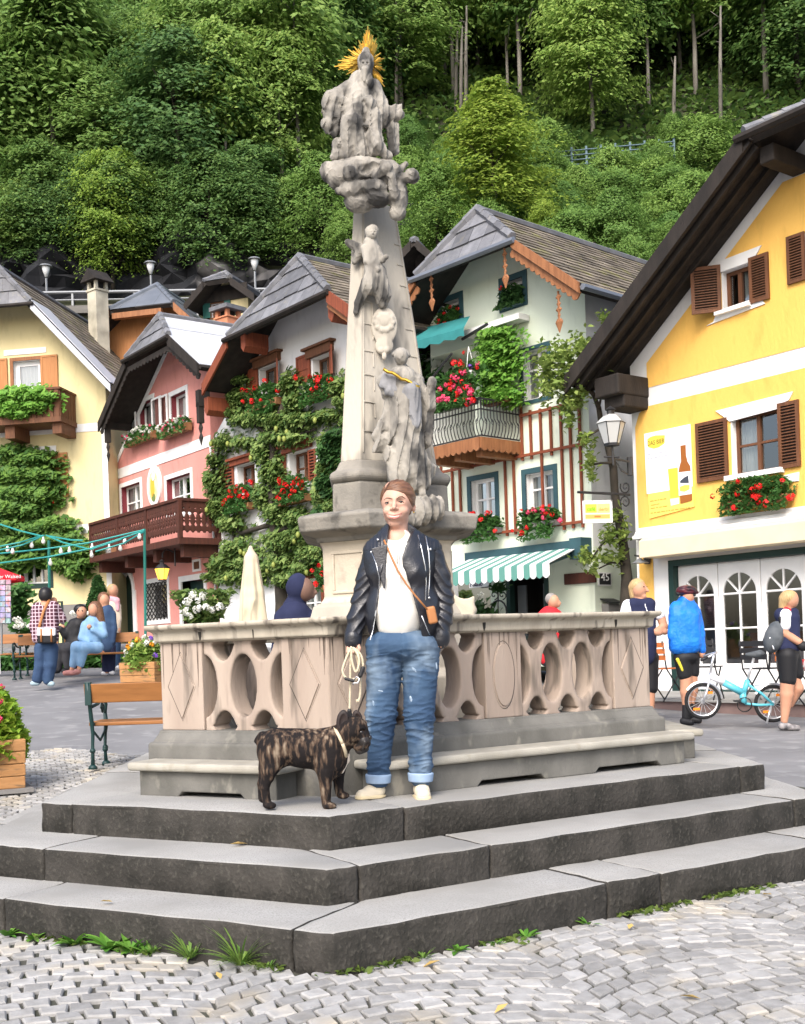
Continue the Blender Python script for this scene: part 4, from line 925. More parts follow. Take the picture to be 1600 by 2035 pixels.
for x, y in ((663, 610), (488, 672), (415, 800)):
    u, v = EW.hit(x, y, .75); mb = MB(EW); mb.prism([(u-.1, .2, v+.12), (u+.1, .2, v+.12), (u+.1, .2, v-.2), (u, .2, v-.32), (u-.1, .2, v-.2)], (0, .62, 0)); mb.build('purlin_end', [m_rwood], roofW)
er = (er[0], hr[1]-fl['s']*(er[0]-hr[0]))
scallops(EW, (hr[0], hr[1]-.2), (er[0], er[1]-.2), .86, .14, .3, .01, .03, m_owood, 'fretwork', roofW)
# ---------- pink house ----------
EP = Wall(420, 29.15, 53.5)
ph = thing('pink_house', 'narrow pink house with carved brown balcony, white window surrounds and an oval painted plaque', 'house', tuple(EP.P(-2.5, 0, 1.5)))
H = []
m_maroon = M('maroon_reveal', (.20, .035, .045), rough=.7)
wp = dict(trim=(.12, m_wtrim), holes=H, rec=.16, reveal=m_maroon)
window(EP, ph, EP.rect(277, 305, 797, 852), m_wtrim, cols=1, curtain=3, **wp); window(EP, ph, EP.rect(340, 371, 781, 838), m_wtrim, cols=1, curtain=3, **wp)
window(EP, ph, EP.rect(242, 280, 963, 1030), m_wtrim, cols=2, rows=2, curtain=1, **wp); window(EP, ph, EP.rect(332, 380, 946, 1020), m_wtrim, cols=2, rows=2, curtain=2, **wp)
def casement(R, ang, hinge):
    o = shutter(EP, ph, EP.rect(*R), m_wtrim, slats=0, ang=ang, hinge=hinge, name='open_casement'); return o
for R, a, hg in (((259, 275, 806, 862), 25, 'r'), ((307, 326, 790, 850), 25, 'l'), ((322, 338, 786, 846), 40, 'r')):
    u0, u1, v0, v1 = EP.rect(*R); mb = MB(EP); frame_boxes(mb, u0, u1, v0, v1, .05, .06, .10); oo = mb.build('open_casement', [m_wtrim], ph); g = MB(EP); g.poly([(u0+.03, .08, v0+.03), (u1-.03, .08, v0+.03), (u1-.03, .08, v1-.03), (u0+.03, .08, v1-.03)]); g.build('pane', [m_glass], oo)
# arched door, grilled window, side door, vent
R = EP.rect(234, 266, 1135, 1290); u0, u1, v0, v1 = R; H.append(R); mb = MB(EP); mb.box(u0, u1, -.30, -.25, v0, v1); mb.box(u0, (u0+u1)/2-.02, -.25, -.22, v0, v1-.1); mb.build('door', [m_dgreen], ph)
uc = (u0+u1)/2; r_ = (u1-u0)/2; vs = v1-r_*1.0; mb = MB(EP)
for i in range(12):
    a0, a1 = math.pi*i/12, math.pi*(i+1)/12
    q = lambda a, k: (uc+r_*k*math.cos(a), vs+r_*k*math.sin(a))
    A, B, C, D = q(a0, 1), q(a1, 1), (uc+r_*1.25*math.cos(a1), min(vs+r_*1.25*math.sin(a1), v1+.2)), (uc+r_*1.25*math.cos(a0), vs+r_*1.25*math.sin(a0)); mb.prism([(p[0], -.24, p[1]) for p in (A, B, C, D)], (0, .28, 0))
mb.box(u0-.25, u0+.0, -.02, .04, v0, vs); mb.box(u1, u1+.22, -.02, .04, v0, vs)
mb.prism([(u0-.6, -.02, v1+.35), (u1+.3, -.02, v1+.35), (u1+.3, -.02, v1+.2), (u0-.6, -.02, v1+.2)], (0, .055, 0)); mb.build('door_arch', [m_wtrim], ph)
window(EP, ph, EP.rect(292, 334, 1157, 1232), m_wtrim, cols=1, trim=(.12, m_wtrim), holes=H, rec=.2, name='window')
u0, u1, v0, v1 = EP.rect(292, 334, 1157, 1232); mb = MB(EP)
for i in range(-12, 13):
    for sg in (1, -1):
        pts = [(u0+(u1-u0)*t+0, .02, v0+(v1-v0)*((i/6+sg*t*1.0))) for t in (0, 1)]
        P = [clip([(pts[0][0], pts[0][2]), (pts[1][0], pts[1][2]), (pts[1][0], pts[1][2]+.03), (pts[0][0], pts[0][2]+.03)], (0, 1), v1)]
        P = clip(P[0], (0, -1), -v0) if len(P[0]) > 2 else []
        if len(P) > 2: mb.prism([(a, .01, b) for a, b in P], (0, .02, 0))
mb.build('window_grille', [m_black], ph)
R = EP.rect(363, 408, 1153, 1260); H.append(R); mb = MB(EP); mb.box(R[0], R[1], -.3, -.25, R[2], R[3]); frame_boxes(mb, R[0]-.15, R[1]+.15, R[2]-.15, R[3]+.15, .15, -.02, .03, 1); mb.build('side_door', [m_dgreen, m_wtrim], ph)
R = EP.rect(386, 398, 1116, 1131); mb = MB(EP); frame_boxes(mb, R[0]-.06, R[1]+.06, R[2]-.06, R[3]+.06, .06, -.01, .03, 0); mb.box(R[0], R[1], -.01, .01, R[2], R[3], 1); mb.build('vent', [m_wtrim, m_bwood], ph)
hl, hr, el, er = EP.hit(250, 702, .9), EP.hit(335, 680, .9), EP.hit(196, 814, .9), EP.hit(397, 772, .9); vh = (hl[1]+hr[1])/2; ve = (el[1]+er[1])/2; hl, hr, el, er = (hl[0], vh), (hr[0], vh), (el[0], ve), (er[0], ve)
uL, uR = EP.hit(214, 900)[0], EP.hit(419, 880)[0]; vgb = EP.hit(300, 1290)[1]-.8
roofP = gable_house(EP, ph, el, hl, hr, er, .9, (318, 628), 6.0, vgb, uL, uR, m_pink, m_bright, m_slate, H, hcourse=(.42, .5), fl=fl, course=(2.6, 1.6))
er, el = (er[0], hr[1]-fl['s']*(er[0]-hr[0])), (el[0], hl[1]-fl['s']*(hl[0]-el[0]))
for a, b in ((hr, er), (hl, el), (hl, hr)): scallops(EP, (a[0], a[1]-.22), (b[0], b[1]-.22), .85, .17, .2, .06, .03, m_dwood, 'fretwork', roofP)
for x, y in ((212, 845), (396, 800)):
    u, v = EP.hit(x, y, .75); mb = MB(EP); mb.box(u-.09, u+.09, .0 if x < 300 else .5, .8, v-.1, v+.3)
    mb.box(u-.07, u+.07, .66, .8, v-.5, v); mb.lathe([(.01, -1.05), (.10, -.85), (.04, -.75), (.10, -.62), (.05, -.5)], (u, .73, v), 8, sy=.4); mb.build('carved_pendant', [m_dwood], roofP)
# white bands and borders
ap = fl['poly']; mb = MB(EP); b0 = EP.hit(320, 922)[1]; b1 = EP.hit(320, 901)[1]; mb.box(uL+.0, uR-.0, -.01, .02, b0, b1); mb.box(uL-.01, uL+.27, -.01, .021, vgb, b0); mb.box(uL-.01, uL+.27, -.01, .021, b1, EP.hit(225, 850)[1]); mb.box(uR-.05, uR+.01, -.01, .021, vgb, b0)
P_ = [p for p in ap if p[1] > vgb+.2]; cx_, cz_ = sum(p[0] for p in P_)/len(P_), sum(p[1] for p in P_)/len(P_)-.6
for i in range(len(ap)):
    a, b = ap[i-1], ap[i]
    if min(a[1], b[1]) < vgb+.5 or abs(a[0]-b[0]) < .05: continue
    f = lambda p: (p[0]+(cx_-p[0])*.13, p[1]+(cz_-p[1])*.13); A, B = f(a), f(b)
    mb.prism([(a[0], -.01, a[1]), (b[0], -.01, b[1]), (B[0], -.01, B[1]), (A[0], -.01, A[1])], (0, .031, 0))
mb.build('white_band', [m_wtrim], ph)
# plaque
c = EP.hit(309, 966); mb = MB(EP); ring_ = [(c[0]+.44*math.cos(a*math.pi/14), c[1]+.56*math.sin(a*math.pi/14)) for a in range(28)]
mb.prism([(x, 0, y) for x, y in ring_], (0, .06, 0)); mb.prism([(c[0]+(x-c[0])*.72, .06, c[1]+(y-c[1])*.76) for x, y in ring_], (0, .006, 0), 1); mb.prism([(c[0]+(x-c[0])*.3-.05, .066, c[1]+(y-c[1])*.5-.02) for x, y in ring_], (0, .012, 0), 2); mb.prism([(c[0]+(x-c[0])*.25, .066, c[1]+(y-c[1])*.2-.32) for x, y in ring_], (0, .012, 0), 3); mb.prism([(c[0]+(x-c[0])*.2+.03, .067, c[1]+(y-c[1])*.18+.24) for x, y in ring_], (0, .016, 0), 0)
mb.build('oval_plaque', [m_wtrim, M('plaque_ochre', (.72, .55, .18), (.5, .6, .62), scale=3), M('plaque_gold', (.70, .42, .05)), M('plaque_green', (.16, .22, .07))], ph)
# balcony
WB = 1.15; ub0, ub1 = EP.hit(181, 1060, WB)[0], EP.hit(357, 1035, WB)[0]; vt = EP.hit(268, 1016, WB)[1]; vb_ = EP.hit(268, 1088, WB)[1]
mb = MB(EP); mb.box(ub0-.05, ub1+.05, 0, WB+.05, vb_-.16, vb_); mb.box(ub0-.04, ub1+.04, WB-.06, WB+.06, vt-.05, vt+.02); mb.box(ub1-.06, ub1+.06, 0, WB-.06, vt-.05, vt+.02); mb.box(ub0-.06, ub0+.06, 0, WB-.06, vt-.05, vt+.02)
for f in (.0, .34, .665, 1): mb.box(ub0+(ub1-ub0)*f-.06, ub0+(ub1-ub0)*f+.06, WB-.05, WB+.045, vb_, vt-.04)
mb.box(ub1-.05, ub1+.05, .02, .12, vb_, vt-.04)
for f in (.04, .36, .68, .96): mb.box(ub0+(ub1-ub0)*f-.1, ub0+(ub1-ub0)*f+.1, -.1, WB-.15, vb_-.46, vb_-.16)
pbal = mb.build('balcony', [m_balc], ph)
def fret(E, u0, u1, w, v0, v1):
    def fn(P):
        u, ww, v = P; d = np.maximum(np.abs(ww-w)-.02, np.maximum(np.maximum(u0-u, u-u1), np.maximum(v0+.13-v, v-v1)))
        g = (u-u0)/.155; f = (g-np.floor(g)-.5)*.155; h = v1-v0
        y = v-(v0+h*.64); heart = np.minimum(np.hypot(np.abs(f)-.012, y-.02)-.034, np.maximum(np.abs(f)-.035-.35*(y), np.abs(y+.03)-.05))
        dots = np.minimum(np.hypot(f, v-(v0+h*.50))-.02, np.hypot(f, v-(v0+h*.80))-.014); y2 = v-(v0+h*.36); low = np.minimum(np.hypot(f, y2)-.034, np.maximum(np.abs(f)-.03+.35*y2, np.abs(y2-.03)-.05))
        lowe = np.hypot(f, v-(v0+.13))-.045
        return np.maximum(d, -np.minimum(np.minimum(heart, dots), np.minimum(low, lowe)))
    V, F = nets(fn, (u0, w-.035, v0), (u1, w+.035, v1), .0145); mk('fretwork_panel', E(V), F, m_balc, pbal, smooth=False)
for a, b in ((0, .34), (.34, .665), (.665, 1)): fret(EP, ub0+(ub1-ub0)*a+.05, ub0+(ub1-ub0)*b-.05, WB, vb_, vt-.04)
fret(Edge(EP.P(ub1, WB, 0)[:2], EP.P(ub1, 0, 0)[:2]), .04, WB-.05, 0, vb_, vt-.04)
# ---------- cream house ----------
EC = Wall(213, 33.0, 81.0); EC = Wall(213, 33.0, 9.5)
ch = thing('cream_house', 'large cream house with brown tiled roof, oak shutters and a vine covered front', 'house', tuple(EC.P(-2, 0, 1.6)))
H = []
window(EC, ch, EC.rect(27, 81, 716, 776), m_wtrim, cols=1, trim=(.10, m_owood), holes=H, curtain=1, fw=.14); shutter(EC, ch, EC.rect(83, 116, 706, 776), m_lwood, slats=0); shutter(EC, ch, EC.rect(-22, 16, 714, 780), m_lwood, slats=0)
window(EC, ch, EC.rect(58, 102, 906, 990), m_wtrim, cols=2, trim=(.06, m_owood), holes=H, curtain=2); shutter(EC, ch, EC.rect(104, 136, 900, 989), m_lwood, slats=0)
window(EC, ch, EC.rect(46, 96, 1078, 1160), m_wtrim, cols=3, trim=(.14, m_dgreen), holes=H)
hl, hr, er = EC.hit(-75, 612, .9), EC.hit(61, 601, .9), EC.hit(220, 766, .9); vh = hr[1]; hl = (hl[0], vh); el = (hl[0]+hr[0]-er[0], er[1])
uR = EC.hit(214, 900)[0]; vgb = EC.hit(100, 1240)[1]-1
roofC = gable_house(EC, ch, el, hl, hr, er, .9, 500, 11, vgb, el[0]+.8, uR, m_cream, m_wshing, m_slate, H, barge=m_pmetal, fl=fl, course=(.26, .34), bargeh=.16, hcourse=(.4, .5))
mb = MB(EC); d = np.array([er[0]-hr[0], er[1]-hr[1]]); d /= np.linalg.norm(d)
mb.prism([(hr[0], .93, hr[1]+.08), (er[0], .93, er[1]+.08), (er[0], -.2, er[1]+.10), (hr[0], -.2, hr[1]+.10)], (0, 0, .03)); mb.build('verge_flashing', [m_pmetal], roofC)
mb = MB(EC)
for y0, y1, xa in ((842, 858, 118), (1042, 1060, 128)):
    v1 = EC.hit(170, y0)[1]; v0 = EC.hit(170, y1)[1]; mb.box(EC.hit(-60, 850)[0], uR, -.01, .016, v0, v1)
mb.box(uR-.16, uR, -.01, .017, vgb, EC.hit(200, 850)[1]); v1 = EC.hit(30, 693)[1]
R = EC.rect(8, 92, 693, 704); mb.box(R[0], R[1], -.01, .02, R[2], R[3]); R = EC.rect(60, 112, 887, 899); mb.box(R[0], R[1], -.01, .02, R[2], R[3]); mb.build('white_band', [m_wtrim], ch)
mb = MB(EC); v1 = EC.hit(100, 1203)[1]; mb.box(el[0]+.8, uR, -.02, .05, vgb, v1); mb.build('plinth', [m_gplin], ch)
WB = 1.0; ub1 = EC.hit(118, 800, WB)[0]; ub0 = EC.hit(-60, 800, WB)[0]; vt = EC.hit(60, 773, WB)[1]; vb_ = EC.hit(60, 832, WB)[1]
mb = MB(EC); mb.box(ub0, ub1+.05, 0, WB+.05, vb_-.14, vb_); mb.box(ub0, ub1+.05, WB-.05, WB+.05, vt-.06, vt); mb.box(ub1-.05, ub1+.05, 0, WB-.05, vt-.06, vt)
for i in range(16): mb.box(ub0+(ub1-ub0)*i/16+.01, ub0+(ub1-ub0)*(i+1)/16-.01, WB-.02, WB+.02, vb_, vt-.06)
for i in range(6): mb.box(ub1-.02, ub1+.02, WB*i/6+.01, WB*(i+1)/6-.01, vb_, vt-.06)
mb.box(ub1-.28, ub1+.0, -.1, WB*.92, vb_-.45, vb_-.14); mb.box(ub0+1, ub0+1.3, -.1, WB*.9, vb_-.5, vb_-.14); mb.build('balcony', [m_bwood], ch)
# ---------- yellow house ----------
EY = Wall(1440, 18.0, 53.0)
yh = thing('yellow_house', 'yellow and white inn with louvred brown shutters, deep black eaves and arched white doors', 'house', tuple(EY.P(0, 0, .2)))
H = []
window(EY, yh, EY.rect(1437, 1491, 532, 612), m_bwood, cols=2, fw=.06, holes=H, rec=.1, curtain=4); window(EY, yh, EY.rect(1456, 1549, 818, 940), m_bwood, cols=2, rows=2, fw=.055, holes=H, rec=.1, curtain=3)
window(EY, yh, EY.rect(1604, 1660, 455, 545), m_bwood, cols=2, fw=.06, holes=H, rec=.1)
shutter(EY, yh, EY.rect(1492, 1531, 507, 600), m_bwood, slats=15); shutter(EY, yh, EY.rect(1396, 1435, 533, 626), m_bwood, slats=15, ang=35, hinge='r'); shutter(EY, yh, EY.rect(1567, 1603, 466, 562), m_bwood, slats=15)
shutter(EY, yh, EY.rect(1387, 1449, 836, 956), m_bwood, slats=19); shutter(EY, yh, EY.rect(1550, 1592, 798, 930), m_bwood, slats=19)
# door front with arched leaves
vd0 = EY.hit(1460, 1372)[1]; vd1 = EY.hit(1440, 1103)[1]; ud0 = EY.hit(1334, 1240)[0]; ud1 = EY.hit(1640, 1200)[0]; H.append((ud0, ud1, vd0, vd1))
dl = MB(EY); frame_boxes(dl, ud0, ud1, vd0-.1, vd1, .10, -.22, .03); dfr = dl.build('door_frame', [m_dgreen], yh)
xs_ = [EY.hit(x, 1240, -.15)[0] for x in (1339, 1417, 1505, 1597)]; pw = xs_[1]-xs_[0]; vtop = vd1-.10
for k in range(4):
    a = ud0+.10+k*pw; b = a+pw-.012
    def fn(P, a=a, b=b):
        u, w_, v = P; d = np.maximum(np.abs(w_+.12)-.025, np.maximum(np.maximum(a-u, u-b), np.maximum(vd0-v, v-vtop)))
        c = (a+b)/2; hw = (b-a)/2-.085; vs = vtop-.19-hw*1.05; e = np.maximum(np.abs(u-c)-hw, vd0+.42-v); e = np.where(v > vs, np.sqrt(((u-c)/hw)**2+((v-vs)/(hw*1.05))**2)*hw-hw, e)
        bars = np.minimum(np.abs(u-c)-.014, np.minimum(np.abs(v-vs)-.018, np.abs(v-(vd0+.98))-.015))
        for sg in (1, -1): bars = np.minimum(bars, np.where(v > vs, np.abs((u-c)*sg*.72-(v-vs)*.70)-.014, 9))
        return np.maximum(d, np.minimum(-e, bars)) if False else np.maximum(d, -np.maximum(e, -bars))
    V, F = nets(fn, (a-.02, -.17, vd0-.02), (b+.02, -.07, vtop+.02), .0085); lf = mk('door_leaf', EY(V), F, m_wtrim, yh, smooth=False)
    g = MB(EY); g.poly([(a+.05, -.125, vd0+.3), (b-.05, -.125, vd0+.3), (b-.05, -.125, vtop-.08), (a+.05, -.125, vtop-.08)]); g.build('pane', [m_glass], lf)
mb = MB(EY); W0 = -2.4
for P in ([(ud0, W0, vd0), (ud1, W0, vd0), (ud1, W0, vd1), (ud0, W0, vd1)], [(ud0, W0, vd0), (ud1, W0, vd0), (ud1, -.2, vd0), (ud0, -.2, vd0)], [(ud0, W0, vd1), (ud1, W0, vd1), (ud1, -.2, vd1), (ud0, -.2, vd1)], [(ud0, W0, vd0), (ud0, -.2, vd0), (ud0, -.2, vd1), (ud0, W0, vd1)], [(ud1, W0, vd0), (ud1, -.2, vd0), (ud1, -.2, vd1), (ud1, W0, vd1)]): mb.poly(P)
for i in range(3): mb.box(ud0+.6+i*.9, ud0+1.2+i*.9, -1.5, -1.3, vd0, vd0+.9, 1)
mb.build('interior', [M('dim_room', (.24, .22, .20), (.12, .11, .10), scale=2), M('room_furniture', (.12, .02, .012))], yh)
hl = EY.hit(1478, 268, 1.0); el = EY.hit(1125, 752, 1.0); hr = (hl[0]+2.9, hl[1]); er = (hl[0]+hr[0]-el[0], el[1])
uL = EY.hit(1258, 900)[0]; vgb = EY.hit(1290, 1400)[1]-.5
roofY = gable_house(EY, yh, el, hl, hr, er, 1.0, 0, 8, vgb, uL, er[0]-.8, m_white, m_slate, m_slate, H, fl=fl, bargeh=.22, dh=2.2, hcourse=(.34, .42), t=.16)
mb = MB(EY); u, v = EY.hit(1222, 790, .6); mb.box(u-.32, u+.22, -.05, .75, v+.02, v+.36); mb.box(u-.25, u+.2, -.05, .6, v-.18, v+.05); mb.build('purlin_bracket', [m_dwood], roofY, bevel=.03)
mb = MB(EY); u, v = EY.hit(1548, 318, .5); mb.box(u-.12, u+.12, -.05, .8, v-.1, v+.15); mb.build('purlin_end', [m_dwood], roofY, bevel=.02)
d = np.array([hl[0]-el[0], hl[1]-el[1]]); nn = np.array([d[1], -d[0]])/np.linalg.norm(d); mb = MB(EY)
for w_, dn in ((1.02, .12), (.9, .28), (.62, .20), (.34, .20)): mb.prism([(el[0]+nn[0]*.15, w_, el[1]+nn[1]*.15), (hl[0]+nn[0]*.15, w_, hl[1]+nn[1]*.15), (hl[0]+nn[0]*(.15+dn*.4), w_, hl[1]+nn[1]*(.15+dn*.4)), (el[0]+nn[0]*(.15+dn*.4), w_, el[1]+nn[1]*(.15+dn*.4))], (0, -.05, 0))
mb.build('eaves_boards', [m_dwood], roofY)
def panel(pts, mat, w0, th, name, holes=[]):
    P = [EY.hit(x, y) for x, y in pts]
    if holes: return facade(EY, P, holes, mat, yh, name, w=w0+th)
    mb = MB(EY); mb.prism([(a, w0, b) for a, b in P], (0, th, 0)); return mb.build(name, [mat], yh)
u_a, v_a = EY.hit(1287, 771); v_b = EY.hit(1286, 722)[1]; q1 = EY.hit(1556, 362); v_c = EY.hit(1640, 760)[1]
H2 = [(h[0]-.02, h[1]+.02, h[2]-.02, h[3]+.02) for h in H]
facade(EY, [(u_a, v_a), (u_a+6, v_a), (u_a+6, q1[1]), (q1[0], q1[1]), (u_a, v_b)], H2, m_yellow, yh, 'yellow_panel', w=.008)
ul_, vt_ = EY.hit(1266, 940)[0], EY.hit(1294, 806)[1]; vb2 = EY.hit(1330, 1050)[1]; cr = .28
facade(EY, [(ul_, vb2), (ul_+6, vb2), (ul_+6, vt_), (ul_+cr, vt_), (ul_+cr*.35, vt_-cr*.3), (ul_, vt_-cr*1.1)], H2, m_yellow, yh, 'yellow_panel', w=.008)
R = EY.rect(1275, 1303, 1100, 1380); facade(EY, [(R[0], vgb), (R[1], vgb), (R[1], R[3]), (R[0], R[3])], [], m_yellow, yh, 'yellow_panel', w=.008)
panel([(1405, 530), (1515, 488), (1505, 507), (1495, 520), (1425, 545)], m_wtrim, .0, .03, 'window_trim'); panel([(1420, 640), (1428, 618), (1512, 590), (1522, 604), (1406, 648)], m_wtrim, .0, .03, 'window_trim')
panel([(1424, 817), (1578, 778), (1570, 795), (1560, 800), (1550, 812), (1452, 838), (1440, 828)], m_wtrim, 0, .03, 'window_trim'); panel([(1560, 945), (1590, 938), (1589, 956), (1566, 958)], m_wtrim, 0, .03, 'window_trim')
mb = MB(EY); r = EY.rect(1452, 1556, 938, 948); mb.box(r[0]-.04, r[1]+.04, 0, .12, r[2], r[3]); mb.build('sill', [m_wtrim], yh); mb = MB(EY); r = EY.rect(1428, 1496, 612, 619); mb.box(r[0], r[1], 0, .12, r[2], r[3]); mb.build('sill', [m_wtrim], yh)
ul_ = EY.hit(1258, 1058, .2)[0]; vA = EY.hit(1330, 1040, .2)[1]
mb = MB(EY); P = [(0, 0), (.22, 0), (.22, .05), (.17, .07), (.14, .12), (.08, .14), (.08, .19), (0, .19)]
mb.prism([(ul_+p*0, p, vA-.19+q) for p, q in P], (EY.U*0+0)[0] if False else (7, 0, 0)); mb.build('cornice', [m_wtrim], yh)
uA = EY.hit(1270, 1100, .45)[0]; vA2 = EY.hit(1330, 1062, .45)[1]; m_canvas = M('cream_canvas', (.70, .60, .42), (.64, .54, .37), scale=3, rough=.85)
mb = MB(EY); mb.prism([(uA, .03, vA2), (uA, .36, vA2), (uA, .45, vA2-.05), (uA, .45, vA2-.33), (uA, .03, vA2-.33)], (7, 0, 0)); mb.build('rolled_awning', [m_canvas], yh, bevel=.01)
# terrace plinth in front of the doors
m_redst = M('red_marble_step', (.22, .15, .135), (.17, .115, .105), scale=4, rough=.7, bump=.3)
c0 = EY.hit(1300, 1400, .0); vt_ = vd0-.02
mb = MB(EY); mb.box(uL-.4, uL+9, .02, 1.75, -.3, vt_-.05); mb.box(uL-.4, uL+9, .02, 1.80, vt_-.05, vt_, 1); terr = thing('terrace_step', 'low reddish stone terrace in front of the arched white doors', 'terrace', tuple(EY.P(uL+2, .9, 0)))
mb.build('terrace', [m_redst, m_tread], terr)
# ================= hillside, cliff, forest, roofs behind =================
def hillz(X, Y):
    X, Y = np.asarray(X, float), np.asarray(Y, float)
    s = np.where(Y < 54, 15.6+.68*(Y-46), 21.0+1.02*(Y-54))
    left = np.clip((3.5-X)/4, 0, 1)
    road = np.where(Y < 53.2, 15.3, s)
    base = np.where(Y < 40, -2, np.where(Y < 46, 9+(Y-40)*1.1, s))
    lb = np.where(Y < 44.6, -2, road)
    return left*lb+(1-left)*base+.5*np.sin(X*.35+Y*.2)*np.clip((Y-54)/5, 0, 1)
grid_surface('hillside', np.linspace(-75, 75, 90), np.concatenate([[38, 40, 43, 44.5, 44.7], np.linspace(45.5, 53, 5), [53.3], np.linspace(54, 112, 34)]), hillz, m_soil)
m_rock = M('dark_cliff', (.020, .021, .025), (.009, .010, .013), scale=.8, rough=.95, bump=1., bscale=8, stretch=(1, 1, .3), c3=(.22, .21, .21), s3=.32, lo3=.60, hi3=.70)
V, F = [], []; nx, nz = 70, 16
for i in range(nx):
    for k in range(nz):
        x = -32+i*.55; zz = 15.8+k*.42; V.append((x, 51.7+.35*math.sin(x*.9)+.28*RNG.normal()+.25*math.sin(x*2.3-k*.3)+.12*k, zz))
for i in range(nx-1):
    for k in range(nz-1): a = i*nz+k; F.append((a, a+nz, a+nz+1, a+1))
cl = mk('cliff', V, F, m_rock, None); cl['kind'] = 'structure'
# --- tree prototypes (heights about 10 units) ---
lm_far = leafmat('forest_leaves', (.18, .30, .055), (.38, .50, .12), trans=.45, objvar=.75, c3=(.10, .21, .065))
lm_yel = leafmat('bright_tree_leaves', (.17, .27, .04), (.34, .43, .07), trans=.45, objvar=.5, c3=(.15, .29, .05))
lm_mid = leafmat('shrub_leaves', (.12, .22, .04), (.24, .36, .08), trans=.4, objvar=.7, c3=(.09, .20, .05))
m_bark = M('pale_bark', (.20, .185, .16), (.10, .09, .075), scale=3, rough=.9, stretch=(1, 1, .2)); m_dbark = M('dark_bark', (.055, .045, .035), (.03, .026, .02), scale=4, rough=.9, bump=.5)
def crown(shape, n, seed, leaf):
    "sprays of leaves on the ends of boughs; shape(t) = radius at height fraction t"
    rng = np.random.default_rng(seed); C = []; N_ = []
    z0, z1, fr, nb, flat = shape
    for b in range(nb):
        t = rng.random()**.85; a = rng.random()*6.283; rr = fr(t)*(.25+.75*math.sqrt(rng.random()))*(1+.25*math.sin(a*3+seed+t*5))
        c = np.array([rr*math.cos(a), rr*math.sin(a), z0+(z1-z0)*t]); m = int(n/nb*rng.uniform(.5, 1.6)); sz = (.34+.35*rng.random())*(.55+.45*fr(t)/max(fr(.4), .1))*1.15
        p = rng.normal(size=(m, 3))*np.array([sz, sz, sz*flat]); q = np.hypot(p[:, 0], p[:, 1]); p[:, 2] -= .28*q*q/sz; p[:, :2] += np.array([math.cos(a), math.sin(a)])*sz*.3
        C.append(c+p); d = np.array([math.cos(a)*.95, math.sin(a)*.95, .45]); N_.append(np.repeat(d[None], m, 0))
    return leaf_arrays(np.vstack(C), leaf, nrm=np.vstack(N_), up=.05, aspect=1.5, rng=rng)
def trunk(mb, h, r, rng, lean=.3, boughs=5, top=.2):
    P = [(lean*.3*math.sin(k*1.3)*k/6, lean*.3*math.cos(k*1.7)*k/6, h*k/6) for k in range(7)]; mb.tube(P, [r*(1-(1-top)*k/6) for k in range(7)], 6)
    for _ in range(boughs):
        k = rng.integers(2, 6); a = rng.random()*6.28; p = Vector(P[k]); e = p+Vector((math.cos(a)*1.6, math.sin(a)*1.6, .9)); mb.tube([p, (p+e)/2+Vector((0, 0, -.1)), e], [r*.35, r*.22, r*.08], 4)
PROTO = {}
def proto(key, name, shape, n, leaf, lm, tr, bark, boughs=5, seeds=(1, 2, 3), trunkname='trunk', crownname='crown'):
    PROTO[key] = []
    for s_ in seeds:
        V, F = crown(shape, n, s_, leaf); rng = np.random.default_rng(s_); me = mk('_', V, F, lm).data
        b = MB(); trunk(b, tr[0], tr[1], rng, boughs=boughs); tm = b.build('_', [bark], smooth=True).data
        for nm in [o for o in bpy.data.objects if o.name.startswith('_')]: bpy.data.objects.remove(nm)
        PROTO[key].append((name, me, tm))
dome = lambda t: 2.5*math.sqrt(max(.02, 1-(1.7*t-.75)**2)) if t < 1 else .3
cone = lambda t: 2.3*(1-t)**.75+.12
slim = lambda t: 1.5*math.sqrt(max(.03, 1-(1.9*t-.9)**2))
bush = lambda t: 2.9*math.sqrt(max(.05, 1-(1.25*t-.2)**2))
proto('beech', 'broadleaf_tree', (2.0, 10, dome, 170, .28), 13000, .175, lm_far, (8, .17), m_bark)
proto('tall', 'tall_tree', (4.8, 11, slim, 95, .30), 5500, .21, lm_far, (10, .13), m_bark, 3)
proto('spire', 'conical_tree', (.9, 10.5, cone, 200, .22), 13000, .155, lm_yel, (9.5, .16), m_dbark)
proto('gold', 'yellowing_tree', (1.2, 10, dome, 170, .33), 13000, .165, lm_yel, (8, .18), m_dbark)
proto('round', 'leafy_tree', (.6, 8.5, bush, 210, .42), 14000, .155, lm_mid, (6, .2), m_dbark)
proto('shrub', 'hillside_shrub', (.2, 5, bush, 120, .45), 7000, .17, lm_mid, (3, .1), m_dbark, 2)
proto('dark', 'dark_tree', (1.0, 10, dome, 170, .38), 13000, .175, leafmat('dark_leaves', (.09, .18, .045), (.20, .31, .07), trans=.4, objvar=.6, c3=(.04, .11, .045)), (8, .18), m_dbark)
NT = [0]
def tree(key, loc, h, label, group, rz=None, wd=1.0, var=None):
    L = PROTO[key]; name, me, tm = L[NT[0] % len(L) if var is None else var]; NT[0] += 1
    base = 8.5 if key == 'round' else 5 if key == 'shrub' else 10
    t = thing(name, label, 'shrub' if key == 'shrub' else 'tree', loc, group, random.random()*6.28 if rz is None else rz); s_ = h/base; t.scale = (s_*wd, s_*wd, s_)
    for nm, m_ in (('crown', me), ('trunk', tm)):
        o = bpy.data.objects.new(nm, m_); COL.objects.link(o); o.parent = t
    return t
def onhill(px, py, ymin=46, ymax=110):
    for Y in np.arange(ymin, ymax, .25):
        p = pix(px, py, Y)
        if float(hillz(p[0], Y)) >= p[2]: return p
    return pix(px, py, ymax)
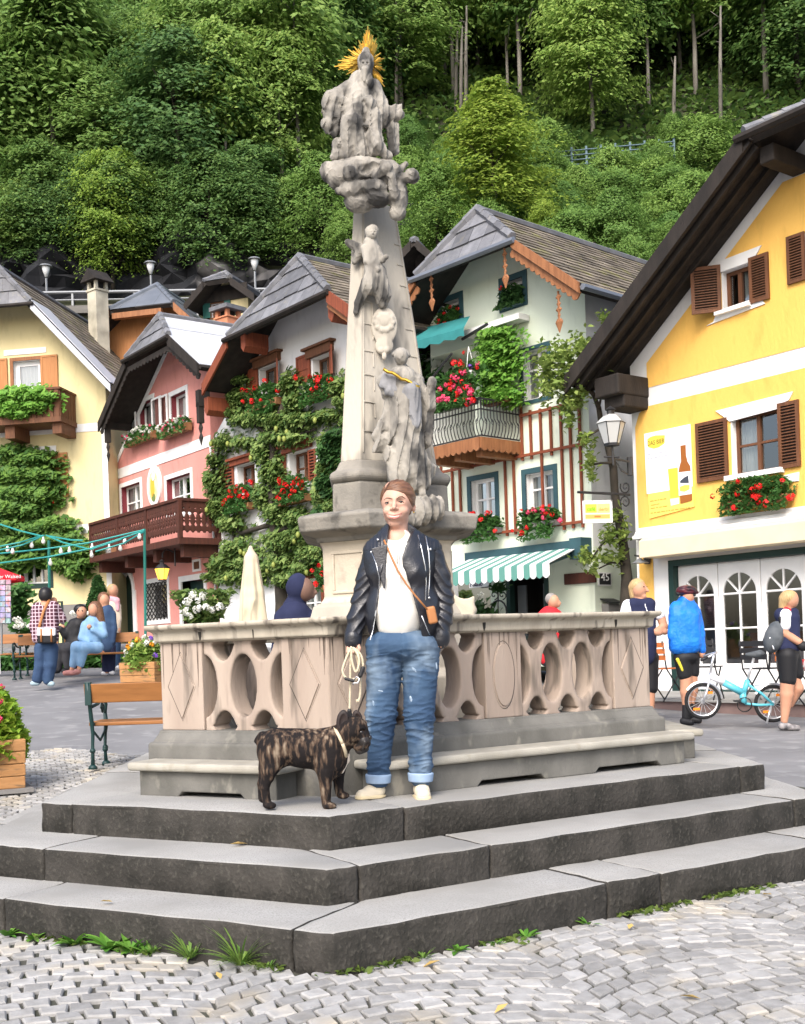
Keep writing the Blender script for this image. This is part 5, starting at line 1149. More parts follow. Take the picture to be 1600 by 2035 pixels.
def htree(key, px, pyb, pyt, label, group=None, wd=1., Y=None):
    p = onhill(px, pyb) if Y is None else pix(px, pyb, Y); h = abs(pyb-pyt)*p[1]/FPX; return tree(key, p, h, label, group, wd=wd)
# trees one can point to
htree('gold', 225, 575, 300, 'yellowing tree overhanging the dark cliff left of the column', wd=1.0, Y=52.5)
htree('spire', 985, 470, 175, 'pale yellow green conical tree right of the column, standing out above the shrubs', wd=1.55, Y=52)
htree('round', 640, 520, 310, 'round olive green tree just left of the carved cloud on the column', wd=1.1, Y=53)
htree('round', 690, 560, 420, 'bright leafy tree beside the column above the white house roof', wd=1., Y=51)
htree('dark', 420, 560, 300, 'dark green tree hanging over the pale rock streaks', wd=1.15, Y=53)
htree('dark', 90, 540, 290, 'dark drooping tree over the black cliff at the far left', wd=1.3, Y=54)
htree('beech', 330, 560, 330, 'olive green tree between the yellowing tree and the pale rock', wd=1., Y=53.5)
htree('dark', 510, 560, 290, 'dark bushy tree above the third lamp on the cliff road', wd=1.2, Y=54)
htree('round', 870, 500, 330, 'bright green tree right of the column above the dark barn', wd=1.1, Y=51)
htree('gold', 1085, 520, 400, 'small yellow tinged tree behind the mint house ridge', wd=1.1, Y=49)
htree('round', 1150, 490, 330, 'leafy green tree below the rock fence', wd=.9, Y=53)
htree('round', 1225, 560, 380, 'light green bushy tree right behind the mint house roof', wd=1., Y=48)
htree('gold', 610, 330, 240, 'small yellow crowned tree left of the statue of the cherub', wd=.8)
htree('spire', 470, 420, 285, 'yellow green pointed tree in the shade left of the column', wd=1., Y=58)
# shrub belt on the right, under the fence
for i in range(95):
    px = 800+random.random()*640; py = 318+random.random()*250
    if px > 1260 and py > 520: continue
    htree('shrub' if random.random() < .7 else 'round', px, py+20, py-random.uniform(50, 100), 'leafy green shrub on the slope between the mint house and the rock fence', 'shrubs on the slope below the rock fence', wd=random.uniform(.8, 1.2))
for i in range(16):
    px = random.uniform(-40, 640); p = pix(px, 505, 53.6); htree('dark' if i % 2 else 'beech', px, 548-random.random()*30, 548-random.uniform(170, 240), 'dark tree rooted on top of the cliff behind the left houses', 'trees along the top of the cliff', wd=1.25, Y=52.8+random.random()*1.5)
# the forest in rows up the slope
Y = 55.5; row = 0
while Y < 86:
    z_ = float(hillz(0, Y)); xl = -.385*Y; xr = .385*Y; dx = 2.3+.012*Y
    x = xl+random.random()*dx
    while x < xr:
        xx = x+random.gauss(0, .6); yy = Y+random.gauss(0, .7); zz = float(hillz(xx, yy)); px, py = proj((xx, yy, zz+5))
        x += dx*random.uniform(.85, 1.25)
        if py < -260 or py > 520: continue
        right = px > 640
        if right and yy < 61.0: continue
        if px > 1250 and py > 360: continue
        if right: key = 'tall' if random.random() < .62 else random.choice(['dark', 'beech', 'dark'])
        else: key = random.choice(['beech', 'beech', 'dark', 'tall', 'beech']) if yy < 72 else random.choice(['beech', 'beech', 'tall', 'gold' if random.random() < .25 else 'beech'])
        h = random.uniform(7.5, 11)*(1.15 if key == 'tall' else 1)
        tree(key, (xx, yy, zz-.3), h, {'beech': 'mid green broadleaf tree in the steep hillside forest', 'tall': 'tall slender tree with a pale bare trunk in the hillside forest', 'dark': 'dark shaded broadleaf tree in the hillside forest', 'gold': 'yellow green broadleaf tree high in the hillside forest'}[key],
             {'beech': 'mid green trees of the hillside forest', 'tall': 'slender pale trunked trees of the hillside forest', 'dark': 'dark trees of the hillside forest', 'gold': 'yellow green trees of the hillside forest'}[key], wd=random.uniform(.95, 1.3))
    Y += 2.6+.02*(Y-57); row += 1
# low growth over the slope
C = []
for _ in range(60000):
    y = 54+random.random()**1.3*32; x = random.uniform(-.42, .42)*y; C.append((x, y, float(hillz(x, y))+.1+.8*random.random()**2))
ug = leaves('undergrowth', C, .30, leafmat('undergrowth_leaves', (.05, .11, .03), (.14, .22, .05), trans=.4), None); ug['kind'] = 'stuff'
C = []
for _ in range(14000):
    y = 46+random.random()*9; x = 3+random.random()*(.40*y-3); C.append((x, y, float(hillz(x, y))+.1+.8*random.random()**2))
ug = leaves('undergrowth', C, .26, lm_mid, None); ug['kind'] = 'stuff'
# pale dead trunks
for px, pb, pt in ((915, 240, 60), (925, 235, 20), (905, 215, 70), (1335, 285, 120), (1428, 280, 20), (483, 150, 40), (500, 160, 50), (787, 230, 70), (1045, 70, -20), (1060, 60, -30)):
    p = onhill(px, pb, 61); h = (pb-pt)*p[1]/FPX; t = thing('bare_trunk', 'pale bare tree trunk standing in the dark forest', 'trunk', p, 'pale bare trunks in the forest'); mb = MB(); mb.tube([(p[0], p[1]-.4, p[2]-1), (p[0]+.1, p[1]-.4, p[2]+h*.5), (p[0]+.25, p[1]-.4, p[2]+h)], [.13, .10, .05], 6)
    for k in range(5): a = p[2]+h*random.uniform(.4, .95); b = random.random()*6.28; mb.tube([(p[0]+.15, p[1]-.4, a), (p[0]+.15+.5*math.cos(b), p[1]-.4+.5*math.sin(b), a+.3)], [.03, .012], 4)
    mb.build('stem', [m_bark], t, smooth=True)
# rock fence on the slope
m_fence = M('blue_grey_rails', (.10, .15, .18), rough=.6, metal=.3)
fn_ = thing('rock_fence', 'blue grey railed rock fence across the slope below the dark forest', 'fence', onhill(1180, 330, 55))
A_, B_ = onhill(1060, 333, 58), onhill(1330, 308, 58); A_ = pix(1050, 338, 57.5); B_ = pix(1340, 312, 57.5)
for i in range(11):
    p = A_+(B_-A_)*i/10; mb = MB(); mb.box(p[0]-.05, p[0]+.05, p[1]-.05, p[1]+.05, p[2]-.8, p[2]+.95); mb.build('post', [m_fence], fn_)
for k in range(5):
    mb = MB(); d = Vector((0, -.06, -.2+k*.24)); mb.tube([A_+d, B_+d], .035, 5); mb.build('rail', [m_fence], fn_)
# road railing and lamps on the cliff road
m_rail2 = M('galvanised_rail', (.22, .23, .24), rough=.5, metal=.4); m_lampw = M('white_lamp_glass', (.75, .76, .76), rough=.3)
rl = thing('road_railing', 'grey metal railing along the road under the cliff', 'railing', pix(350, 580, 44.6)); A_, B_ = pix(20, 583, 44.6), pix(700, 572, 44.6)
mb = MB(); mb.tube([A_, B_], .06, 5); mb.tube([A_-Vector((0, 0, .3)), B_-Vector((0, 0, .3))], .03, 5); mb.build('rail', [m_rail2], rl)
for i in range(12): p = A_+(B_-A_)*i/11; mb = MB(); mb.box(p[0]-.04, p[0]+.04, p[1]-.02, p[1]+.1, p[2]-1.0, p[2]); mb.build('post', [m_rail2], rl)
m_conc = M('board_marked_concrete', (.20, .19, .175), (.12, .115, .105), scale=1.5, rough=.9, bump=.3, stretch=(.3, 1, 2))
rw = thing('retaining_wall', 'grey concrete retaining wall of the cliff road behind the houses', 'wall', pix(350, 640, 44.8)); mb = MB(); p = pix(350, 592, 44.8); mb.box(-24, 2.2, 44.75, 45.1, 3, p[2]); mb.box(-24, 2.2, 44.5, 44.8, p[2]-.55, p[2]-.25); mb.build('wall', [m_conc], rw)
for px, pt, lab in ((93, 526, 'white globe street lamp above the cream house roof'), (301, 520, 'white globe street lamp above the metal roof, middle one on the cliff road'), (508, 512, 'white globe street lamp left of the white house roof')):
    p = pix(px, 585, 45.6); t = thing('street_lamp', lab, 'street lamp', p, 'street lamps on the cliff road'); zt = pix(px, pt, 45.6)[2]
    mb = MB(); mb.tube([p-Vector((0, 0, 1)), (p[0], p[1], zt-.55)], .045, 6); mb.build('pole', [m_rail2], t)
    mb = MB(); mb.lathe([(.05, -.5), (.15, -.2), (.17, -.05)], (p[0], p[1], zt), 12); mb.build('lamp_shade', [m_lampw], t, smooth=True); mb = MB(); mb.lathe([(.27, -.08), (.22, -.02), (.05, .03)], (p[0], p[1], zt), 14); mb.build('lamp_cap', [m_rail2], t)
# ---------- roofs and houses behind ----------
def simple_house(name, label, px, Y, ang, pts, apex, L, wall, tile, hip, vbpx, inset=.6, dh=None, barge=None, wins=(), o=.7, course=(.3, .5), shed=None):
    E = Wall(px, Y, ang); t = thing(name, label, 'house', tuple(E.P(0, 0, 8))); H = []
    hl, hr, el, er = [E.hit(*q, o) for q in pts]; vh = (hl[1]+hr[1])/2; ve = (el[1]+er[1])/2; hl, hr, el, er = (hl[0], vh), (hr[0], vh), (el[0], ve), (er[0], ve)
    for R, fm, tr in wins: window(E, t, E.rect(*R), fm, cols=2, holes=H, trim=tr, rec=.12)
    gable_house(E, t, el, hl, hr, er, o, apex, L, E.hit(px, vbpx)[1], el[0]+inset, er[0]-inset, wall, tile, hip, H, barge=barge, gutter=False, course=course, hcourse=course, bargeh=.2, dh=dh); return E, t
E_, t_ = simple_house('metal_roof_house', 'grey standing seam metal roof with orange timber eaves behind the pink house', 230, 38, 14, ((217, 615), (345, 604), (120, 715), (440, 690)), 547, 2.4, m_lwood, m_metal, m_metal, 760, inset=.5, dh=1.1, barge=m_owood, course=(3, .55))
mb = MB(E_); u0, u1, v0, v1 = E_.rect(222, 320, 617, 628, .72); mb.box(u0, u1, .5, .72, v0, v1); mb.build('eaves_beam', [m_owood], t_)
E_, t_ = simple_house('small_cream_house', 'small cream house with dark hipped gable and green shutters behind the pink roof', 430, 38.5, 20, ((404, 560), (458, 553), (366, 600), (506, 592)), 540, 3,  m_cream, m_slate, m_slate, 740, dh=.7, wins=(((420, 446, 603, 630), m_bwood, (.06, m_bwood)),))
m_gshut = M('green_shutter', (.02, .10, .085), rough=.6)
shutter(E_, t_, E_.rect(405, 419, 602, 633), m_gshut, slats=0); shutter(E_, t_, E_.rect(447, 459, 596, 624), m_gshut, slats=0)
mb = MB(E_); R = E_.rect(385, 485, 568, 598, .1); hl_ = (R[0], R[1], R[2], R[3]); mb.box(R[0]-.1, R[1]+.1, .02, .08, R[2], R[3]); mb.build('gable_boarding', [m_dwood], t_)
EB, bt = simple_house('timber_barn', 'black timber barn gable behind the column beside the mint house', 825, 33, 18, ((816, 482), (828, 479), (772, 525), (868, 512)), 474, 5, m_dwood, m_slate, m_slate, 700, barge=m_dwood)
E_, t_ = simple_house('slate_roof_shed', 'low slate roofed shed behind the mint house ridge, beside the two clipped conifers', 1215, 36, 10, ((1165, 531), (1275, 531), (1135, 555), (1305, 555)), 527, 3, m_dwood, m_slate, m_slate, 640)
E_, t_ = simple_house('pergola_hut', 'small dark roofed timber shelter on the slope behind the mint house', 1140, 47, 15, ((1110, 492), (1180, 490), (1095, 500), (1195, 498)), 489, 3, m_dwood, m_dwood, m_dwood, 560)
E_, t_ = simple_house('low_roof_house', 'dark low roof just left of the column behind the white house', 705, 40, 50, ((690, 545), (712, 538), (660, 560), (740, 540)), 532, 4, m_dwood, m_slate, m_slate, 700)
for px in (1241, 1262):
    p = pix(px, 575, 33.5); t = thing('clipped_conifer', 'small clipped dark conifer behind the mint house, %s of the pair' % ('left one' if px < 1250 else 'right one'), 'shrub', p); C = []
    for _ in range(900): k = random.random(); a = random.random()*6.28; r = .27*(1-k)**.6*random.uniform(.8, 1.05)+.03; C.append((p[0]+r*math.cos(a), p[1]+r*math.sin(a), p[2]+k*.85))
    leaves('foliage', C, .07, m_ivy, t)
# chimneys
def chimney(E, parent, px, pyb, pyt, wpx, Y, mat, cap, label=None, flat=False, holes_=True):
    p = pix(px, pyb, Y); m = Y/FPX; w_ = wpx*m/2; h = (pyb-pyt)*m; a = math.radians(40); ca, sa = math.cos(a), math.sin(a); fr = lambda V: np.stack([p[0]+V[:, 0]*ca+V[:, 1]*sa, p[1]-V[:, 0]*sa+V[:, 1]*ca, p[2]+V[:, 2]], 1)
    mb = MB(fr); mb.box(-w_*.75, w_*.75, -w_*.75, w_*.75, -1.2, h*.62); mb.box(-w_*.85, w_*.85, -w_*.85, w_*.85, h*.62, h*.66)
    for sx in (-1, 1):
        for sy in (-1, 1): mb.box(sx*w_*.75, sx*w_*.45, sy*w_*.75, sy*w_*.45, h*.66, h*.84)
    mb.box(-w_*.4, w_*.4, -w_*.4, w_*.4, h*.66, h*.84, 1)
    if flat: mb.box(-w_*1.1, w_*1.1, -w_*1.1, w_*1.1, h*.84, h*.95, 2)
    else:
        mb.prism([(-w_*1.3, -w_*1.2, h*.82), (w_*1.3, -w_*1.2, h*.82), (0, -w_*1.2, h*1.08)], (0, w_*2.4, 0), 2)
    mb.build('chimney', [mat, m_inner, cap], parent)
chimney(EC, roofC, 196, 640, 545, 38, 37, M('sooty_plaster', (.52, .48, .38), (.3, .28, .22), scale=2), m_dwood)
m_terra = M('terracotta_render', (.55, .22, .12), (.48, .19, .1), scale=3, rough=.85)
chimney(EP, roofP, 455, 680, 608, 48, 35.5, m_terra, m_slate, flat=True)
# ================= plants, lamps, signs and furniture of the square =================
def at(px, py, Y): return pix(px, py, Y)
flower_box(EW, 500, 556, 799, 813, 'window box of red geraniums under the upper left window of the white house', 'red', 9, 1.25, 34, 16, w0=.1, blist=[(481, 775), (507, 770), (527, 757), (553, 775), (482, 798), (500, 797), (518, 795), (490, 776)])
flower_box(EW, 606, 664, 781, 796, 'window box of red geraniums under the upper right window of the white house', 'red', 9, 1.25, 34, 14, w0=.1, blist=[(616, 748), (627, 752), (635, 748), (633, 757), (620, 775), (655, 755), (588, 750), (632, 768)])
flower_box(EW, 455, 500, 1003, 1017, 'window box of red geraniums under the lower left window of the white house', 'red', 14, 1.3, 40, 10, w0=.1, blist=[(456, 975), (472, 965), (480, 972), (487, 978), (498, 958), (455, 988), (447, 995), (444, 1001), (476, 985), (486, 990), (460, 985), (492, 983), (470, 975)])
flower_box(EW, 560, 614, 987, 1001, 'densest window box of red geraniums under the lower right window of the white house', 'red', 18, 1.3, 42, 8, w0=.1)
flower_box(EP, 255, 308, 866, 880, 'basket box of small white flowers under the left upper window of the pink house', ['white', 'white', 'white', 'pink'], 34, .75, 15, 10, w0=.06, leaf=m_geran, n=450)
flower_box(EP, 322, 376, 850, 865, 'basket box of small white flowers under the right upper window of the pink house', ['white', 'white', 'white', 'pink'], 34, .75, 15, 10, w0=.06, n=450)
flower_box(EC, 62, 104, 990, 1000, 'dark window box with two red geranium heads on the cream house', 'red', 3, 1.4, 12, 10, n=300, blist=[(107, 997), (96, 972)])
flower_box(EG, 874, 918, 648, 654, 'red geraniums in the left attic window of the mint house', 'red', 7, 1.0, 36, 4, w0=-.1, n=420, blist=[(894, 610), (909, 613), (883, 623), (874, 635), (884, 643), (873, 645)], box=m_teal)
t = flower_box(EG, 998, 1044, 606, 611, 'leafy green pot plant in the right attic window of the mint house', 'red', 2, .8, 38, 2, w0=-.1, n=520, blist=[(995, 572)], leaf=m_ivy, box=m_teal)
flower_box(EG, 930, 992, 1052, 1062, 'window box with red geraniums under the left middle window of the mint house', 'red', 9, 1.0, 26, 16, w0=.08, blist=[(940, 1020), (935, 1022), (956, 1033), (926, 1043), (968, 1020), (975, 1018), (945, 1037), (984, 1055), (900, 1066), (910, 1064)], box=m_gplin)
flower_box(EG, 1040, 1108, 1037, 1047, 'window box with red and pink geraniums under the right middle window of the mint house', ['red', 'pink'], 14, 1.0, 26, 22, w0=.08, blist=[(1036, 1015), (1050, 1018), (1062, 1014), (1077, 1007), (1078, 1015), (1092, 1005), (1086, 1017), (1080, 1028), (1098, 1022), (1113, 1034), (1018, 1055), (1040, 1058), (1048, 1048), (1036, 1060)], box=m_gplin)
flower_box(EY, 1440, 1572, 990, 1004, 'bushy window box with scattered dark red geraniums on the yellow house', 'red', 12, 1.2, 42, 18, w0=.05, n=1300, blist=[(1416, 986), (1467, 956), (1507, 966), (1494, 975), (1465, 982), (1555, 957), (1571, 987), (1510, 985), (1508, 997), (1524, 1000), (1460, 1010), (1500, 990)], lsize=.06)
# balcony flowers, hanging basket, creeper on the mint house
Eb = Edge(EG.P(0, 1.05, 0)[:2], EG.P(1, 1.05, 0)[:2]); 
def on(E, pts, w): return [E.P(*(lambda h: (h[0], w, h[1]))(E.hit(x, y, w))) for x, y in pts]
flower_box(EG, 868, 945, 800, 812, 'pink and red geraniums climbing along the iron balcony of the mint house', ['red', 'pink', 'pink'], 30, 1.25, 60, 8, w0=1.0, n=1300, box=m_black, blist=[(903, 721), (917, 725), (900, 748), (908, 752), (918, 759), (903, 768), (895, 773), (915, 775), (908, 783), (925, 770), (932, 770), (935, 780), (925, 795), (933, 797), (890, 795), (908, 797), (875, 773), (873, 795), (886, 765), (921, 740), (940, 795), (928, 803), (881, 790), (895, 760)])
flower_box(EG, 968, 1012, 794, 804, 'brown trough at the foot of the green creeper on the iron balcony', 'red', 0, 1, 20, 4, w0=.35, n=350, box=m_bwood, leaf=m_vine, blist=[])
hb = thing('hanging_basket', 'white hanging basket with red and lilac flowers over the iron balcony', 'basket', EG.P(*(lambda h: (h[0], 1.0, h[1]))(EG.hit(933, 742, 1.0)))); p = Vector(hb.location)
mb = MB(); mb.lathe([(.04, -.1), (.11, -.08), (.14, .03), (.12, .03)], p, 12); mb.build('basket', [m_wtrim], hb, smooth=True); mb = MB()
for a in range(3): mb.tube([p+Vector((.12*math.cos(a*2.1), .12*math.sin(a*2.1), .03)), p+Vector((0, 0, .5))], .006, 4)
mb.build('cord', [m_wtrim], hb); leaves('foliage', [p+Vector((random.gauss(0, .12), random.gauss(0, .1), .08+random.gauss(0, .06))) for _ in range(200)], .07, m_geran, hb); blooms(hb, [p+Vector((random.gauss(0, .14), -.1+random.gauss(0, .05), .1+random.gauss(0, .08))) for _ in range(8)], ['red', 'pink', 'violet'])
def climber(name, label, cat, E, blobs, w0, w1, dens, size, mat, stems=(), smat=None, fruit=None):
    C = cloud_leaves(E, blobs, w0, w1, dens, size); t = thing(name, label, cat, tuple(np.array(E.P(*(lambda h: (h[0], .2, h[1]))(E.hit(*blobs[-1][:2]))))))
    nr = np.array([[E.N[0], E.N[1], .35]])
    V, F = leaf_arrays(np.array(C), size, nrm=nr*.9, up=.2); mk('foliage', V, F, mat, t)
    for i, (pts, r) in enumerate(stems):
        mb = MB(E); mb.tube([(lambda h: (h[0], .12, h[1]))(E.hit(x, y, .12)) for x, y in pts], [r*(1-.6*k/len(pts)) for k in range(len(pts))], 6); mb.build('stem', [smat or m_dbark], t, smooth=True)
    if fruit:
        for q in [C[i] for i in np.random.default_rng(2).choice(len(C), fruit, replace=False)]:
            mb = MB(); mb.ball(np.array(q)+np.array([E.N[0]*.15, E.N[1]*.15, -.05]), (.05, .05, .07), 6); mb.build('pear', [m_pearf], t, smooth=True)
    return t
m_pearf = M('pear_skin', (.26, .30, .07), (.22, .26, .06), rough=.5)
climber('creeper', 'light green creeper hanging as a curtain beside the iron balcony of the mint house', 'creeper', EG, [(985, 665, 36, 16), (985, 690, 40, 25), (983, 720, 38, 25), (983, 750, 38, 25), (985, 780, 40, 18), (1010, 790, 18, 18), (985, 700, 30, 50)], .2, .6, .95, .085, m_vine)
climber('potted_plant', 'dark leafy plant on the balcony beside the column', 'plant', EG, [(848, 725, 26, 32), (842, 760, 20, 30), (885, 752, 18, 22)], -.6, .3, .5, .10, m_ivy)
PB = [(475, 755, 16, 14), (468, 790, 24, 22), (462, 820, 22, 20), (480, 835, 30, 18), (510, 830, 40, 22), (545, 835, 45, 25), (570, 765, 18, 35), (580, 800, 22, 28), (585, 835, 45, 22), (575, 870, 40, 22), (620, 830, 40, 14), (655, 825, 35, 14), (672, 770, 16, 30), (678, 800, 14, 25), (690, 840, 14, 20), (440, 880, 25, 22), (425, 915, 15, 25), (480, 880, 28, 16), (520, 900, 25, 35), (540, 870, 30, 20), (535, 940, 25, 35), (420, 960, 22, 35), (425, 1010, 26, 35), (455, 1040, 32, 24), (520, 985, 25, 35), (545, 1020, 30, 30), (590, 1030, 40, 25), (640, 980, 25, 50), (645, 930, 20, 30), (650, 880, 22, 28), (660, 1010, 30, 25), (610, 1060, 45, 35), (560, 1075, 50, 30), (470, 1090, 40, 25), (440, 1120, 35, 25), (490, 1120, 38, 28), (550, 1120, 35, 30), (620, 1100, 40, 28), (460, 1148, 48, 18), (565, 1150, 30, 22), (650, 1090, 25, 30), (510, 1140, 30, 25), (415, 1145, 18, 14), (655, 1120, 20, 22), (600, 1130, 30, 14)]
climber('espalier_pear_tree', 'large espalier pear tree covering the front of the white house', 'tree', EW, [(a, b, c*.86, d*.86) for a, b, c, d in PB], .05, .40, 1.05, .10, m_pear, [([(558, 1280), (560, 1200), (555, 1120), (545, 1040), (540, 950), (545, 860), (570, 790)], .17), ([(548, 1060), (590, 1040), (640, 1000), (650, 930), (650, 880)], .07), ([(545, 1040), (480, 1060), (430, 1010), (425, 930), (445, 870)], .07), ([(545, 880), (600, 850), (630, 825), (690, 830)], .06), ([(545, 870), (500, 840), (470, 800)], .06), ([(585, 870), (600, 862), (628, 852)], .05), ([(465, 1055), (465, 1085)], .05)], None, fruit=32)
climber('wall_creeper', 'dark ivy with light shoots growing up the white house between its shutters and the column', 'creeper', EW, [(645, 960, 14, 30), (650, 900, 18, 30), (640, 1030, 20, 30), (660, 870, 12, 18)], .1, .5, .8, .12, m_ivy)
VB = [(20, 900, 30, 16), (55, 915, 48, 20), (40, 945, 60, 28), (80, 945, 28, 20), (45, 980, 62, 25), (20, 1010, 50, 25), (85, 985, 25, 20), (60, 1015, 28, 16), (15, 1045, 40, 20), (75, 1050, 45, 18), (100, 1045, 35, 18), (110, 1075, 50, 22), (140, 1095, 38, 20), (130, 1120, 40, 14), (150, 1135, 20, 16), (170, 1118, 14, 10), (20, 1085, 40, 25), (20, 1120, 30, 22), (60, 1080, 40, 14), (65, 1108, 30, 14)]
climber('grape_vine', 'spreading grape vine covering the left front of the cream house', 'vine', EC, VB, .06, .7, 1.15, .14, leafmat('grape_leaves', (.06, .15, .035), (.17, .30, .06)), [([(10, 1230), (15, 1150), (25, 1080), (50, 1040), (90, 1050)], .12), ([(15, 1150), (60, 1100), (130, 1095)], .06)])
climber('balcony_vine', 'bright green trailing plants along the brown balcony of the cream house', 'plant', EC, [(10, 790, 20, 20), (40, 785, 30, 18), (75, 785, 28, 18), (30, 808, 40, 16), (70, 808, 36, 14), (98, 790, 18, 12), (20, 822, 25, 10), (45, 824, 20, 10)], .85, 1.3, 1.1, .13, m_vine)
climber('flowering_shrub', 'low shrubs with white flowers along the plinth of the cream house, behind the far bench', 'shrub', EC, [(45, 1245, 25, 14), (75, 1240, 22, 14), (25, 1215, 20, 30), (30, 1180, 14, 22), (100, 1250, 20, 12), (150, 1245, 20, 10)], 2.0, 3.2, .8, .15, m_geran)
sh = thing('grass_strip', 'green planted strip at the foot of the cream house behind the benches', 'planting', at(60, 1296, 23)); C = []
for _ in range(2500): p = at(random.uniform(-20, 240), 1284+random.random()*10, 22.6+random.random()); C.append((p[0], p[1], float(tz(p[0], p[1]))+random.random()*.25))
leaves('foliage', C, .14, m_geran, sh); blooms(sh, [at(random.uniform(25, 105), random.uniform(1228, 1250), 23.0) for _ in range(26)]+[at(random.uniform(140, 185), random.uniform(1215, 1245), 23.0) for _ in range(14)], 'white', 1.1)
p = at(197, 1222, 27.5); t = thing('conical_conifer', 'small dark clipped conifer against the cream house beside the pink doorway', 'shrub', p); C = []
for _ in range(1500): k = random.random(); a = random.random()*6.28; r = .38*(1-k)**.8*random.uniform(.85, 1.05)+.02; C.append((p[0]+r*math.cos(a), p[1]+r*math.sin(a), p[2]-.25+k*1.2))
leaves('foliage', C, .09, m_ivy, t); mb = MB(); mb.tube([(p[0], p[1], p[2]-1.2), (p[0], p[1], p[2])], .05, 6); mb.build('trunk', [m_dbark], t)
p = at(405, 1235, 23.5); t = thing('rose_bush', 'white flowering rose bush in front of the dark side door of the pink house', 'bush', p); C = []
for _ in range(1500): a = random.random()*6.28; b = random.random(); r = .52*math.sqrt(random.random()); C.append((p[0]+r*math.cos(a)*(.4+b), p[1]+r*math.sin(a)*.8, p[2]-.2+b*.85))
leaves('foliage', C, .10, m_pear, t); blooms(t, [at(*q, 22.9) for q in ((371, 1195), (376, 1197), (383, 1180), (392, 1193), (403, 1182), (397, 1208), (410, 1207), (421, 1212), (378, 1225), (437, 1206), (390, 1212), (372, 1215), (402, 1187))], 'white', 1.5)
mb = MB(); mb.tube([p-Vector((0, 0, 1.0)), p+Vector((.05, 0, .3))], .03, 5); mb.build('stem', [m_dbark], t)
# tree trained up between the mint and the yellow house
YT = 19.6; t = thing('trained_tree', 'leafy tree with a dark curved trunk between the mint house and the yellow house', 'tree', at(1246, 1260, YT)); mb = MB()
mb.tube([at(x, y, YT) for x, y in ((1240, 1300), (1244, 1220), (1246, 1150), (1240, 1090), (1230, 1030), (1222, 980), (1219, 930), (1210, 890), (1196, 850), (1190, 810), (1180, 785), (1172, 765))], [.13, .12, .10, .085, .08, .07, .07, .065, .055, .045, .035, .03], 8)
for pts, r in ((((1219, 920), (1195, 920), (1170, 925)), .03), (((1235, 1060), (1205, 1070), (1180, 1105), (1165, 1110)), .035), (((1196, 850), (1165, 870), (1150, 880)), .025), (((1180, 785), (1150, 760), (1110, 740)), .03), (((1190, 810), (1200, 770), (1215, 790)), .025), (((1242, 1120), (1215, 1118), (1190, 1130)), .025), (((1230, 1030), (1215, 1040)), .02)): mb.tube([at(x, y, YT-.1) for x, y in pts], [r, r*.7, r*.5, r*.4][:len(pts)], 5)
mb.build('trunk', [m_dbark], t, smooth=True); C = []
for x, y, rx, ry in ((1160, 690, 28, 28), (1120, 705, 32, 30), (1090, 720, 26, 30), (1145, 730, 35, 30), (1110, 760, 40, 28), (1130, 800, 26, 28), (1085, 770, 16, 24), (1150, 780, 25, 20), (1130, 835, 12, 20), (1195, 715, 18, 20), (1200, 630, 10, 12), (1168, 875, 18, 16), (1172, 915, 14, 24), (1178, 945, 12, 10), (1222, 1025, 16, 22), (1215, 1065, 26, 24), (1238, 1060, 10, 30), (1165, 1110, 22, 16), (1205, 1110, 26, 12), (1235, 1105, 12, 22), (1180, 1135, 10, 10), (1160, 1100, 12, 10)):
    for _ in range(int(rx*ry*.40)): a = random.random()*6.28; r = min(1.6, abs(random.gauss(0, .65))); C.append(at(x+rx*r*math.cos(a), y+ry*r*math.sin(a), YT+random.gauss(0, .25)))
leaves('crown', C, .072, leafmat('pale_tree_leaves', (.13, .21, .04), (.30, .38, .10)), t)
# ---------- lamps, signs ----------
m_frost = M('frosted_lamp_glass', (.46, .47, .46), rough=.25, spec=.5)
def lantern(name, label, px, yt, yb, Y, E, bracket, lit=None):
    a, b = at(px, yt, Y), at(px, yb, Y); h = a[2]-b[2]; t = thing(name, label, 'lantern', (b[0], b[1], b[2])); x, y, z = b
    r0, r1 = h*.20, h*.36; g = MB(); k = 6
    V = [(x+r*math.cos(i*2*math.pi/k), y+r*math.sin(i*2*math.pi/k), z+zz) for r, zz in ((r0, h*.05), (r1, h*.58)) for i in range(k)]; g.add(V, [(i, (i+1) % k, k+(i+1) % k, k+i) for i in range(k)]); g.build('glass', [lit or m_frost], t)
    f = MB()
    for i in range(k): f.tube([V[i], V[k+i]], h*.014, 4); f.tube([V[i], V[(i+1) % k]], h*.014, 4); f.tube([V[k+i], V[k+(i+1) % k]], h*.018, 4)
    f.lathe([(r0*1.0, 0), (r0, .05*h), (r0*.3, .05*h)], (x, y, z), 6); f.build('frame', [m_black], t)
    c = MB(); c.lathe([(r1*1.08, h*.58), (r1*.55, h*.76), (r1*.3, h*.80)], (x, y, z), 6); c.build('lantern_roof', [m_frost if not lit else m_black], t); c = MB(); c.lathe([(r1*.28, h*.80), (r1*.28, h*.9), (r1*.42, h*.92), (r1*.1, h), (.005, h*1.02)], (x, y, z), 8); c.build('finial', [m_black], t); c = MB()
    for pts, r in bracket: c.tube([at(*q) if len(q) == 3 else at(q[0], q[1], Y) for q in pts], r, 5)
    c.build('bracket', [m_black], t); return t
q = EY.P(uL+.08, .05, 2.6); YL = 18.6
lantern('street_lantern', 'six sided street lantern on an iron bracket at the corner of the yellow house', 1216, 808, 886, YL, EY, [(((1217, 886), (1219, 925), (1217, 905)), .018), (((1200, 908), (1232, 908)), .014), (((1218, 912), (1250, 918, 18.9)), .02), (((1225, 918), (1235, 935), (1248, 942, 18.9)), .014), (((1251, 908, 19.0), (1253, 945, 19.0)), .05)])
